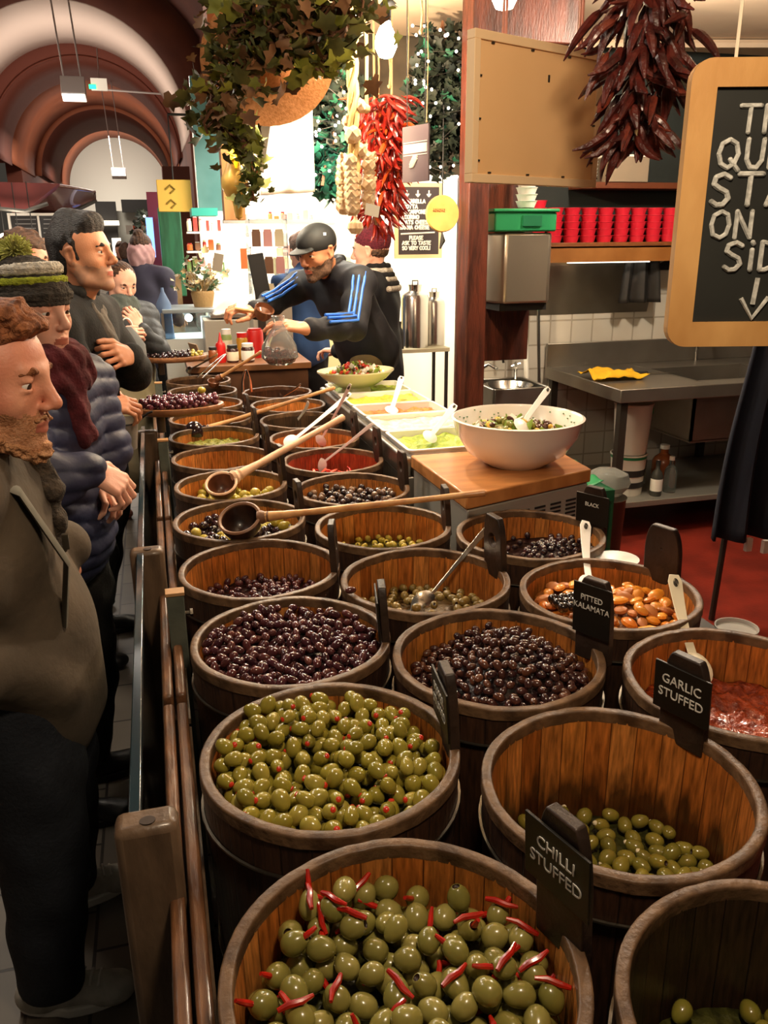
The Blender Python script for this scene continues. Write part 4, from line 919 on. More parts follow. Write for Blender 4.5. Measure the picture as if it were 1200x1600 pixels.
def salad_pile(center, a, b, h, n, rz, lab, grp, seed, k0=None, zb=-.02, names=None):
    rn = random.Random(seed)
    mb = MB(); mb.lathe([(.0001, zb-.01), (.8, zb), (.75, zb+h*.3), (.45, zb+h*.75), (.0001, zb+h*.92)], 24, sx=a, sy=b)
    o = mb.build('salad_heap', M('salad_bulk', '8a7a3c', .5, col2='5f6a2a', scale=40, bump=.8, bscale=50), loc=center, rot=(0, 0, rz)); tag(o, 'packed middle of '+lab, 'salad', kind='stuff')
    for i in range(n):
        t = rn.uniform(0, 2*PI); q = math.sqrt(rn.random())*.92; x, y = a*q*math.cos(t), b*q*math.sin(t); z = zb+h*(1-q**1.6)+rn.uniform(-.004, .008)
        k = rn.choices(range(6), [4, 4, 3, 3, 2, 1])[0] if k0 is None else rn.choice(k0)
        c, s = math.cos(rz), math.sin(rz); o = bpy.data.objects.new(('feta_cube', 'tomato_piece', 'green_olive', 'lettuce_scrap', 'brown_olive', 'pepper_piece')[k], smes[k]); COL.objects.link(o)
        o.location = (center[0]+x*c-y*s, center[1]+x*s+y*c, center[2]+z+.006); o.rotation_euler = (rn.uniform(0, 6), rn.uniform(0, 6), rn.uniform(0, 6)); sc = rn.uniform(.8, 1.35); o.scale = (sc,)*3
        tag(o, snames[k]+' in '+lab, 'salad piece', snames[k]+'s '+grp)
salad_pile(pl, .17, .12, .065, 190, R_(8), 'the heaped oval dish', 'in the oval dish', 9)
# wooden board on the vented cabinet and the big bowl
PB = [(.835, 2.15), (1.33, 2.31), (1.345, 2.645), (.82, 2.655)]
vc = thing('vented_cabinet', 'stainless cabinet with rows of vent slots beneath the wooden board', 'cabinet', (1.08, 2.42, 0))
q = lambda P, k=1.0: [((x-1.08)*k, (y-2.42)*k) for x, y in P]
mb = MB(); mb.prism(q(PB, .97), 0, .940); mb.build('body', M('cabinet_steel', 'b5b1a6', .4, .4), vc, bevel=.006)
m_slot = M('vent_slot', '1e1c1a', .7)
fa = Vector((.835-1.08, 2.15-2.42, 0))*.97; fb = Vector((1.33-1.08, 2.31-2.42, 0))*.97; fd = (fb-fa).normalized()
for c in range(6):
    mb = MB(); mb.T = frame((fa+fd*(.09+c*.068)).to_tuple(), fd, (0, 0, 1))
    for r in range(6): mb.box((0, .895-r*.014, .0005), (.045, .006, .004))
    mb.T = Matrix(); mb.build('vent', m_slot, vc)
mb = MB(); mb.prism(q(PB), 0, .045); wb = mb.build('chopping_board', M('butcher_block', 'c98a50', .4, col2='ab703c', scale=6, stretch=(1, 6, 1), coat=.2), bevel=.005, loc=(1.08, 2.42, .942)); tag(wb, 'thick wooden chopping board on the vented cabinet under the white bowl', 'board')
bo = thing('salad_bowl', 'big white speckled bowl of salad standing on the chopping board', 'bowl', (1.125, 2.45, .9875))
m_wbowl = M('white_glaze', 'f8f3ea', .18, coat=.6)
br, bh = .165, .125; bo.scale = (1.3, 1.3, 1.22)
mb = MB(); mb.lathe([(.0001, 0), (.075, 0), (.08, .004), (.125, .035), (.155, .085), (br, bh), (br+.003, bh+.004), (br-.003, bh+.006), (br-.008, bh), (.145, .085), (.115, .045), (.06, .018), (.0001, .014)], 56); mb.build('bowl', m_wbowl, bo)
mb = MB(); rn = random.Random(3)
for i in range(70):
    a = rn.uniform(0, 2*PI); q = rn.uniform(.146, .158); z = .088+(q-.146)*3.0; mb.ball((q*math.cos(a)*.985, q*math.sin(a)*.985, z), (.0028, .0028, .0018), 6)
mb.build('rim_speckles', M('speckle_green', '5f8a5a', .4), bo)
salad_pile(Vector((1.125, 2.45, 1.095)), .168, .168, .042, 150, 0, 'the big white speckled bowl', 'in the white bowl', 10, k0=[2, 4, 5, 4, 2, 0, 3], zb=-.015)
serving_spoon(atz(815, 665, 1.13), atz(858, 606, 1.19), m_white_pl, 'white spoon leaning out of the big white speckled bowl', .013, .009)
# ================================================================== KITCHEN
m_st = M('kitchen_steel', 'a39d92', .32, .85, col2='8d877d', scale=3, bump=.04)
m_dkst = M('dark_steel', '4a4640', .4, .7)
tb = thing('steel_sink_table', 'long stainless sink table with splashback and under-shelf against the tiled wall', 'table', (3.2, 4.4, 0))
X0, X1, Y0, Y1, TZ = 2.42, 4.35, 3.95, 4.88, .91
def bx(mb, x0, x1, y0, y1, z0, z1, o=(3.2, 4.4, 0)): mb.box(((x0+x1)/2-o[0], (y0+y1)/2-o[1], (z0+z1)/2-o[2]), (x1-x0, y1-y0, z1-z0))
mb = MB(); bx(mb, X0, 3.0, Y0, Y1, TZ-.03, TZ); bx(mb, 3.0, 3.7, Y0, 4.10, TZ-.03, TZ); bx(mb, 3.0, 3.7, 4.62, Y1, TZ-.03, TZ); bx(mb, 3.7, X1, Y0, Y1, TZ-.03, TZ); bx(mb, X0, X1, Y0-.002, Y0+.02, TZ-.07, TZ+.004); bx(mb, X0-.002, X0+.02, Y0, Y1, TZ-.07, TZ+.004)
mb.build('worktop', m_st, tb, bevel=.004)
mb = MB(); bx(mb, X0, X1, 4.86, 4.885, TZ, TZ+.15); mb.build('splashback', m_st, tb, bevel=.003)
mb = MB(); bx(mb, 3.0, 3.7, 4.10, 4.115, .55, TZ); bx(mb, 3.0, 3.7, 4.605, 4.62, .55, TZ); bx(mb, 3.0, 3.015, 4.10, 4.62, .55, TZ); bx(mb, 3.685, 3.7, 4.10, 4.62, .55, TZ); bx(mb, 3.0, 3.7, 4.10, 4.62, .54, .555); mb.build('sink_basin', m_st, tb)
mb = MB(); bx(mb, X0+.02, X1-.02, 4.02, 4.84, .20, .235); mb.build('shelf', M('grey_shelf', '8d8a80', .4, .5), tb, bevel=.003)
for x in (X0+.04, 3.62):
    for y in (Y0+.04, Y1-.05):
        mb = MB(); bx(mb, x-.022, x+.022, y-.022, y+.022, 0, TZ-.03); mb.build('leg', m_dkst, tb)
mb = MB(); mb.tube([(.30, .42, TZ), (.30, .42, TZ+.26), (.30, .36, TZ+.30), (.30, .24, TZ+.29), (.30, .22, TZ+.26)], .012, 10); mb.build('tap', m_steel, tb)
def ON(o, *a): return o
# hand sink to the left with taps
hs = thing('hand_sink', 'small stainless hand basin with two taps by the wooden column', 'sink', (2.02, 4.55, .87))
mb = MB(); mb.box((0, -.19, -.11), (.34, .02, .24)); mb.box((0, .19, -.08), (.34, .02, .18)); mb.box((-.17, 0, -.08), (.02, .38, .18)); mb.box((.17, 0, -.08), (.02, .38, .18)); mb.box((0, 0, -.17), (.34, .38, .02)); mb.build('basin', m_st, hs, bevel=.004)
mb = MB(); mb.lathe([(.15, 0), (.14, -.02), (.1, -.09), (.0001, -.1)], 28); mb.build('bowl', m_steel, hs)
for x, h in ((-.11, .0), (.11, .0)):
    mb = MB(); mb.tube([(x, .15, 0), (x, .15, .08), (x*.8, .10, .11), (x*.55, .04, .09)], .010, 8); mb.tube([(x-.03, .15, .085), (x+.03, .15, .10)], .006, 6); mb.build('tap', m_steel, hs)
mb = MB(); mb.box((0, .1, -.5), (.12, .12, .66)); mb.build('pedestal', m_dkst, hs)
# buckets under the table
m_bw = M('white_bucket', 'cfc8b8', .4); m_gr = M('green_plastic', '1f7a4a', .4); m_bk = M('black_band', '201d1a', .6)
def bucket(loc, r, h, label, bands=(), handle=True):
    t = thing('plastic_bucket', label, 'bucket', loc, group=None)
    mb = MB(); mb.lathe([(.0001, 0), (r*.85, 0), (r*.86, .01), (r, h*.96), (r*1.04, h*.97), (r*1.04, h), (r*.97, h), (r*.95, h*.96), (r*.82, .015), (.0001, .015)], 32); mb.build('body', m_bw, t)
    for z0, z1, m, nm in bands:
        mb = MB(); f = lambda z: r*(.86+.14*z/h)+.002; mb.lathe([(f(z0)-.004, z0), (f(z0), z0), (f(z1), z1), (f(z1)-.004, z1)], 32); mb.build(nm, m, t)
    if handle:
        mb = MB(); mb.tube([(r*1.02*math.cos(a), -r*.55*math.sin(a)-.02, h*.93-.075*math.sin(a)) for a in [PI*k/12 for k in range(13)]], .005, 6); mb.build('handle', m_gr, t)
    return t
b1 = aty(1000, 783, 4.18); bz = .236
bucket((2.66, 4.20, bz), .105, .25, 'white bucket with two black bands standing on the lower shelf under the sink table', [(.05, .085, m_bk, 'band'), (.12, .16, m_bk, 'band'), (.225, .245, m_gr, 'rim_band')], handle=False)
bucket((2.665, 4.20, bz+.252), .110, .30, 'white bucket with a green carrying handle stacked on the banded bucket', [])
m_cg = M('bottle_glass', 'cdd6cf', .08, trans=.9)
def bottle(loc, r, h, mat, cap, label, name='bottle', lbl=None):
    t = thing(name, label, 'bottle', loc)
    mb = MB(); mb.lathe([(.0001, 0), (r*.95, 0), (r, .006), (r, h*.58), (r*.8, h*.68), (r*.35, h*.78), (r*.33, h*.93), (.0001, h*.93)], 20); mb.build('body', mat, t)
    mb = MB(); mb.lathe([(.0001, h*.90), (r*.42, h*.90), (r*.42, h), (.0001, h)], 16); mb.build('cap', cap, t)
    if lbl: mb = MB(); mb.lathe([(r*1.01, h*.15), (r*1.015, h*.16), (r*1.015, h*.48), (r*1.01, h*.5)], 20); mb.build('label', lbl, t)
    return t
m_redp = M('red_plastic', 'c4201c', .35); m_lblw = M('paper_label', 'e8e4d8', .6)
bottle((2.80, 4.10, .236), .035, .21, M('dark_bottle', '3a3a34', .2, coat=.4), m_bk, 'dark bottle with white label on the under-shelf', lbl=m_lblw)
bottle((2.92, 4.14, .236), .038, .22, m_cg, m_lblw, 'clear bottle on the under-shelf')
bottle((3.0, 4.34, .236), .07, .24, M('amber_jug', '8a4a26', .25, coat=.4), m_lblw, 'brown jug at the back of the under-shelf')
bottle((2.86, 4.36, .236), .03, .25, m_cg, m_redp, 'clear bottle with red cap at the back of the under-shelf')
# yellow cloth, knife, steel things on top
mb = MB(); rn = random.Random(2)
mb.grid(22, 16, lambda u, v: ((u-.5)*.34, (v-.5)*.24, .022+.040*noise.noise(Vector((u*3.2, v*3, 2)))+.035*math.exp(-((u-.3)**2+(v-.5)**2)*10)+.010*noise.noise(Vector((u*9, v*8, 5)))))
o = mb.build('cleaning_cloth', M('yellow_cloth', 'e8b21c', .8, bump=.3, bscale=150), loc=(2.60, 4.35, TZ+.002), solid=.003); tag(o, 'crumpled yellow cloth on the left end of the sink table', 'cloth')
kn = thing('kitchen_knife', 'black-handled knife lying on the sink table behind the yellow cloth', 'knife', (2.88, 4.42, TZ+.006), (0, 0, R_(-12)))
mb = MB(); mb.prism([(0, -.018), (.20, -.004), (.21, 0), (.2, .006), (0, .012)], 0, .002); mb.build('blade', m_steel, kn)
mb = MB(); mb.box((-.06, 0, .004), (.12, .024, .014)); mb.build('handle', m_bk, kn, bevel=.004)
# paper towel dispenser, green box, cups
td = thing('towel_dispenser', 'brushed steel paper towel dispenser on the brown board beside the column', 'dispenser', (1.825, 4.06, 1.56))
mb = MB(); mb.prism([(-.155, .14), (.155, .14), (.155, -.06), (.12, -.125), (-.12, -.125), (-.155, -.06)], -.17, .17); mb.build('body', M('dispenser_steel', 'b5a996', .3, .8), td, bevel=.012)
mb = MB(); mb.box((0, .01, -.19), (.26, .2, .035)); mb.build('outlet', m_bk, td)
gbx = thing('green_box', 'green plastic storage box on top of the towel dispenser', 'box', (1.80, 4.02, 1.735))
mb = MB(); mb.box((0, 0, .045), (.33, .2, .09)); mb.build('body', m_gr, gbx, bevel=.008)
mb = MB(); mb.box((0, 0, .098), (.35, .22, .016)); mb.build('lid', m_gr, gbx, bevel=.005)
mb = MB(); mb.box((.03, -.104, .05), (.1, .01, .05)); mb.build('latch', M('dark_green_plastic', '14593a', .4), gbx)
def stack(loc, n, r, h, mat, name, label, group, cat):
    for k in range(n):
        mb = MB(); mb.lathe([(.0001, 0), (r*.78, 0), (r, h*.9), (r*1.06, h*.92), (r*1.06, h), (r*.97, h), (r*.75, h*.1), (.0001, h*.1)], 16)
        if not hasattr(stack, name): setattr(stack, name, mb.build(name, mat)); o = getattr(stack, name); s0 = True
        else:
            o = getattr(stack, name).copy(); COL.objects.link(o)
        o.location = (loc[0], loc[1], loc[2]+k*h*.98); tag(o, label, cat, group)
p = aty(817, 335, 4.05)
stack((1.86, 4.06, 1.85), 6, .052, .032, m_lblw, 'white_cup', 'white paper cup in the stack on the green box', 'white cups stacked on the green box', 'cup')
# shelves with red tubs
sh = thing('wall_shelf', 'long wooden wall shelf carrying stacks of red tubs', 'shelf', (2.62, 4.78, 1.66))
mb = MB(); mb.box((0, 0, 0), (1.4, .26, .035)); mb.build('board', M('shelf_wood', '8a5228', .5, col2='6e3e1e', scale=6, stretch=(1, 6, 6)), sh, bevel=.003)
mb = MB(); mb.box((0, -.12, -.05), (1.4, .02, .09)); mb.build('apron', M('shelf_wood_light', 'a06a34', .5, col2='82501f', scale=4), sh)
sh2 = thing('upper_wall_shelf', 'upper wooden wall shelf with cartons above the red tubs', 'shelf', (3.0, 4.80, 2.00))
mb = MB(); mb.box((0, 0, 0), (.95, .22, .035)); mb.build('board', M('shelf_wood_dark', '5f3018', .5), sh2, bevel=.003)
m_redtub = M('red_tub', 'd8283a', .35, coat=.3)
for i in range(11):
    x = 2.025+i*.112; n = (8, 6, 6, 5, 5, 5, 5, 5, 5, 5, 5)[i]
    stack((x, 4.74, 1.678), n, .050, .040, m_redtub, 'red_tub', 'red plastic tub in the row of stacks on the wall shelf', 'red tubs stacked on the wall shelf', 'tub')
ct = thing('carton', 'grey-brown carton on the upper shelf', 'box', (2.80, 4.76, 2.018)); mb = MB(); mb.box((0, 0, .07), (.26, .16, .14)); mb.build('box', M('grey_carton', '8a7a66', .7), ct, bevel=.003); mb = MB(); mb.box((0, 0, .145), (.27, .17, .012)); mb.build('lid', m_lblw, ct)
stack((2.60, 4.76, 2.018), 7, .03, .02, m_lblw, 'paper_cup', 'paper cup in the short stack on the upper shelf', 'paper cups on the upper shelf', 'cup')
# steel hood / counter lamp housing under the shelf
hd = thing('splash_hood', 'sloping stainless panel with a bright strip under the wall shelf', 'panel', (2.52, 4.82, 1.44))
mb = MB(); mb._add([(-.46, 0, .10), (.62, 0, .10), (.62, .08, -.20), (-.46, .08, -.20), (-.46, -.14, .14), (.60, -.14, .14)], [(0, 1, 2, 3), (4, 5, 1, 0)]); mb.build('panel', m_st, hd, solid=.006)
mb = MB(); mb.box((.2, -.12, .125), (.55, .03, .014)); mb.build('light_strip', M('strip_light', 'fff4e0', .3, emit=2.5), hd)
mb = MB(); mb.box((.42, -.02, -.02), (.26, .12, .34)); mb.build('dark_box', m_bk, hd, bevel=.01) if False else None
pc = thing('dark_coat', 'black cloth hanging on the tiled wall behind the chalkboard', 'cloth', (2.98, 4.80, 1.48)); mb = MB(); mb.grid(16, 12, lambda u, v: ((u-.5)*.22*(1+.3*(1-v)), -.05-.03*math.sin(u*14)*(1-v*.6), (v-.5)*.34)); mb.build('fabric', m_bk, pc, solid=.01)
mb = MB(); mb.tube([(0, 0, .16), (0, -.08, .18)], .008, 6); mb.build('hook', m_steel, pc)
# mop and squeegee handles
def pole(a, b, r, m1, m2, label, split=.7, name='mop', cat='mop', head=None):
    a = Vector(a); b = Vector(b); t = thing(name, label, cat, a); d = b-a
    mb = MB(); mb.tube([d*0, d*split], r, 8); mb.build('shaft', m1, t)
    mb = MB(); mb.tube([d*split, d*(split+.02), d*.98, d], [r*1.1, r*1.6, r*1.6, r], 8); mb.build('grip', m2, t)
    if head: mb = MB(); mb.box((0, 0, .01), head); mb.build('head', m_bk, t, bevel=.004)
m_yellow = M('yellow_plastic', 'e0a818', .4)
pole((2.36, 4.72, 0.01), (2.28, 4.78, 1.60), .010, m_steel, m_gr, 'mop with steel shaft and green grip leaning beside the hand basin', .80, head=(.22, .06, .03))
pole((2.235, 4.60, 0.01), (2.20, 4.78, 1.38), .010, m_yellow, m_lblw, 'yellow mop shaft leaning between the basin and the table', .62, head=(.2, .06, .03))
mb = MB(); mb.tube([(0, 0, 0), (0, 0, .26)], .009, 6); mb.box((0, 0, .30), (.07, .012, .10)); o = mb.build('spatula', m_dkst, loc=(2.10, 4.82, .96)); o.rotation_euler = (0, R_(-8), 0); tag(o, 'dark spatula hanging on the tiles by the basin', 'spatula')
# dark panel / apron hanging at the right edge
ap = thing('hanging_aprons', 'dark blue aprons hanging from a stand at the right edge of the stall', 'apron', (2.43, 2.90, 0))
m_nv = M('navy_cloth', '141a2a', .85, col2='0f1422', scale=6, bump=.3, bscale=12)
mb = MB(); mb.grid(26, 20, lambda u, v: (.30*(u-.1)+.16*(1-v)*(u-.6), .05*math.sin(u*20)*(1.1-v*.5)+(.02*math.sin(v*5)), .42+1.10*v)); mb.build('cloth', m_nv, ap, solid=.012)
mb = MB(); mb.tube([(-.04, .06, 0), (.02, .06, 1.60), (.5, .06, 1.60)], .014, 8); mb.build('stand', m_dkst, ap)
mb = MB(); mb.box((.03, -.03, .40), (.03, .02, .06)); mb.box((.13, -.03, .38), (.045, .02, .06)); mb.build('tag', m_lblw, ap)
# clear bag and green cloth behind the bowl
gc = MB(); gc.grid(20, 14, lambda u, v: ((u-.5)*.34, (v-.5)*.30, .03+.05*noise.noise(Vector((u*3, v*3, 9)))+.04*math.sin(u*PI)*math.sin(v*PI)))
o = gc.build('folded_cloth', m_gr, loc=(1.66, 3.22, .665), solid=.004); tag(o, 'green cloth on the crate behind the white bowl', 'cloth')
cr = thing('plastic_crate', 'green plastic crate standing behind the wooden board', 'crate', (1.66, 3.22, 0))
mb = MB()
for x, y, sx, sy in ((0, -.17, .42, .012), (0, .17, .42, .012), (-.21, 0, .012, .35), (.21, 0, .012, .35)):
    mb.box((x, y, .63), (sx, sy, .05)); mb.box((x, y, .35), (sx, sy, .05)); mb.box((x, y, .03), (sx, sy, .06))
    for k in range(-3, 4):
        mb.box((x+(k*.06 if sx > .1 else 0), y+(0 if sx > .1 else k*.055), .33), (.014, .014, .62))
mb.box((0, 0, .012), (.42, .34, .02)); mb.box((0, 0, .65), (.42, .34, .01)); mb.build('body', M('dark_green_plastic', '14593a', .4), cr)
gb2 = MB(); gb2.lathe([(.0001, -.06), (.08, -.05), (.12, 0), (.10, .05), (.05, .075), (.0001, .08)], 20, sx=1, sy=.8)
gb2.v = [(x*(1+.12*noise.noise(Vector((x*30, y*30, z*30)))), y*(1+.15*noise.noise(Vector((x*25, y*30, z*20+4)))), z) for x, y, z in gb2.v]
o = gb2.build('plastic_bag', M('bag_film', 'b5b8b0', .15, trans=.7, ior=1.1), loc=(1.98, 3.30, .60)); tag(o, 'crumpled clear bag beside the green cloth', 'bag')
cr2 = thing('grey_bin', 'grey bin under the crumpled clear bag', 'bin', (1.98, 3.30, 0)); mb = MB(); mb.lathe([(.0001, 0), (.08, 0), (.10, .53), (.105, .54), (.09, .54), (.0001, .53)], 24); mb.build('body', m_dkst, cr2)
# steel urns on a stand behind the column, seen through the gap
us = thing('urn_stand', 'black metal stand with pale top carrying the steel urns', 'stand', (1.93, 6.1, 0))
mb = MB(); mb.box((0, 0, .91), (.42, .34, .03)); mb.build('top', M('pale_laminate', 'c9bfa0', .5), us, bevel=.003)
for sx in (-1, 1):
    for sy in (-1, 1): mb = MB(); mb.box((sx*.19, sy*.15, .45), (.022, .022, .9)); mb.build('leg', m_bk, us)
mb = MB(); mb.box((0, 0, .35), (.38, .30, .015)); mb.build('shelf', m_dkst, us)
def urn(x, y, r, h, label):
    t = thing('steel_urn', label, 'urn', (x, y, .925)); mb = MB(); mb.lathe([(.0001, 0), (r, 0), (r, h*.78), (r*.9, h*.84), (r*.45, h*.9), (r*.45, h*.96), (r*.5, h), (.0001, h)], 28); mb.build('body', m_steel, t)
    mb = MB(); mb.tube([(r*.2, 0, h), (r*.2, 0, h*1.06), (-r*.2, 0, h*1.06), (-r*.2, 0, h)], .006, 6); mb.build('lid_handle', m_steel, t)
urn(1.90, 6.05, .105, .46, 'tall polished steel urn on the stand behind the vendors'); urn(2.075, 6.12, .085, .40, 'smaller polished steel urn right beside the tall one')
t = bottle((1.76, 5.98, .925), .03, .2, m_bk, m_bk, 'black flask standing left of the steel urns', 'flask')
# ================================================================== HANGING THINGS
PX0 = lambda x, y, zc: O_+sight(x, y)/F_PX*zc
def plane_pts(px0, Y0, vdir, pts):
    """upright plane through the sight line px0 at distance Y0, running along vdir; where other sight lines meet it"""
    P0 = aty(px0[0], px0[1], Y0); d = Vector((vdir[0], vdir[1], 0)).normalized(); nrm = d.cross(Vector((0, 0, 1)))
    out = []
    for x, y in pts:
        s = sight(x, y); t = (P0-O_).dot(nrm)/s.dot(nrm); out.append(O_+s*t)
    return P0, d, nrm, out
# --- queue chalkboard
m_pine = M('pine_frame', 'c89a5e', .5, col2='b08048', scale=5, stretch=(1, 8, 1), bump=.05)
m_slate = M('slate_black', '22231f', .6, col2='1b1c19', scale=6)
m_chalk = M('chalk_white', 'c9c9c2', .9, col2='9c9c96', scale=120)
P0, d, nrm, (TL, BL, BLi) = plane_pts((1060, 110), 1.10, _rt0, [(1062, 92), (1037, 541), (1067, 509)])
Tc = frame(BL, d, (0, 0, 1)); Ti = Tc.inverted(); Hh = TL.z-BL.z; Wd = Hh*1.15
loc2 = lambda x, y: Ti @ plane_pts((1060, 110), 1.10, _rt0, [(x, y)])[3][0]
cb = thing('chalkboard', 'pine-framed chalkboard with the hand-chalked queue message, cut off by the right edge', 'sign')
a = (loc2(1067, 509).x, loc2(1067, 509).y); fw_ = a[0]-.002
def rrect(x0, y0, x1, y1, r, n=6):
    P = []
    for cx, cy, a0 in ((x1-r, y1-r, 0), (x0+r, y1-r, PI/2), (x0+r, y0+r, PI), (x1-r, y0+r, 3*PI/2)):
        for k in range(n+1): t = a0+PI/2*k/n; P.append((cx+r*math.cos(t), cy+r*math.sin(t)))
    return P
W0, H0, fr_ = Wd, Hh, .036
mb = MB(); out = rrect(0, 0, W0, H0, .028); inn = rrect(fr_, fr_, W0-fr_, H0-fr_, .001)
n = len(out); vs = []
for z in (-.009, .009): vs += [(x, y, z) for x, y in out]+[(x, y, z) for x, y in inn]
fs = []
for i in range(n):
    j = (i+1) % n; fs += [(2*n+i, 2*n+j, 3*n+j, 3*n+i), (j, i, n+i, n+j), (i, j, 2*n+j, 2*n+i), (n+j, n+i, 3*n+i, 3*n+j)]
mb.T = Tc; mb._add(vs, fs); mb.T = Matrix(); mb.build('frame', m_pine, cb, smooth=False)
mb = MB(); mb.T = Tc; mb.box((W0/2, H0/2, -.001), (W0-2*fr_+.004, H0-2*fr_+.004, .008)); mb.T = Matrix(); mb.build('slate', m_slate, cb)
rn = random.Random(4)
Tz = Tc @ Matrix.Translation((0, 0, .0045))
def chalk_row(txt, px, py, hpx, upto=None):
    p = loc2(px, py); q = loc2(px, py+hpx); h = p.y-q.y; mb = MB(); chalk_line(mb, txt, p.x, q.y, h, h*.19, Tz, .24, .004, rn); mb.build('chalk_writing', m_chalk, cb)
chalk_row('THE', 1157, 166, 42); chalk_row('QUEUE', 1124, 219, 44); chalk_row('STARTS', 1114, 273, 48); chalk_row('ON THIS', 1112, 331, 41); chalk_row('SiDE', 1134, 379, 43)
p = loc2(1172, 497); mb = MB(); mb.T = Tz; h = loc2(1172, 434).y-p.y
mb.tube([(p.x+.002, p.y+h, 0), (p.x-.001, p.y+h*.35, 0)], h*.065, 6); mb.tube([(p.x-h*.33, p.y+h*.5, 0), (p.x, p.y, 0), (p.x+h*.36, p.y+h*.52, 0)], h*.06, 6); mb.T = Matrix(); mb.build('chalk_arrow', m_chalk, cb)
mb = MB(); mb.T = Tc
for x in (.06, W0-.06): mb.tube([(x, H0-.01, 0), (x, 2.76-BL.z, 0)], .0025, 6)
mb.T = Matrix(); mb.build('cord', M('white_cord', 'd8c8b0', .8), cb)
# --- back of a framed notice board
P0, d, nrm, (TL, TR, BR_, BL) = plane_pts((740, 45), 1.62, (sight(2330, 385).x, sight(2330, 385).y), [(741, 45), (942, 89), (925, 297), (731, 285)])
nb = thing('notice_board', 'back of a pine-framed board hanging from two cords beside the dried chillies', 'board')
ex = (TR-TL); W1 = ((TR-TL).length+(BR_-BL).length)/2; H1 = (TL.z-BL.z+TR.z-BR_.z)/2
Tn = frame(BL, d, (0, 0, 1))
m_mdf = M('fibreboard', 'ecc08a', .7, col2='e6b880', scale=3); m_lpine = M('light_pine', 'eecda0', .5)
mb = MB(); mb.T = Tn; f = .016
mb.box((W1/2, f/2, 0), (W1, f, .022)); mb.box((W1/2, H1-f/2, 0), (W1, f, .022)); mb.box((f/2, H1/2, 0), (f, H1-2*f, .022)); mb.box((W1-f/2, H1/2, 0), (f, H1-2*f, .022)); mb.T = Matrix(); mb.build('frame', m_lpine, nb, bevel=.001)
mb = MB(); mb.T = Tn; mb.box((W1/2, H1/2, 0), (W1-2*f+.002, H1-2*f+.002, .012)); mb.T = Matrix(); mb.build('backing', m_mdf, nb)
mb = MB(); mb.T = Tn; rn = random.Random(6)
for k in range(4):
    for x, y in ((f+.003, .04+k*H1*.28), (W1-f-.003, .05+k*H1*.28), (.05+k*W1*.29, f+.003), (.05+k*W1*.29, H1-f-.003)): mb.box((x, y, .008), (.006, .003, .004))
mb.box((W1*.56, H1*.76, .0065), (.004, .013, .003)); mb.T = Matrix(); mb.build('staple', m_dkst, nb)
m_cord = M('twisted_cord', 'c98a78', .8)
for u in (.23, .82):
    mb = MB(); mb.T = Tn; x = W1*u; top = 2.76-BL.z
    for s in (-1, 1): mb.tube([(x+s*.004, H1-.005, 0), (x+s*.004-.02*(u-.5), H1*.5+top*.5, 0), (x+s*.002-.05*(u-.4), top, 0)], .0028, 6)
    mb.T = Matrix(); mb.build('cord', m_cord, nb)
# --- pendant bulbs
m_glow = M('bulb_glow', 'fff0d0', .3, emit=30)
for i, (x, y, z, p_) in enumerate(BULBS[:2]):
    t = thing('pendant_bulb', ('bare glowing pendant bulb above the red chillies', 'bare glowing pendant bulb above the framed board, cut off by the top edge')[i], 'lamp', (x, y, z))
    mb = MB(); mb.lathe([(.0001, -.052), (.02, -.046), (.033, -.02), (.03, .008), (.016, .035), (.013, .05)], 20)
    b = mb.build('glass', m_glow, t); b.visible_shadow = True
    mb = MB(); mb.lathe([(.0001, .046), (.016, .046), (.017, .09), (.008, .1), (.0001, .1)], 16); mb.tube([(0, 0, .09), (0, 0, 2.76-z)], .003, 6); mb.build('holder', m_bk, t)
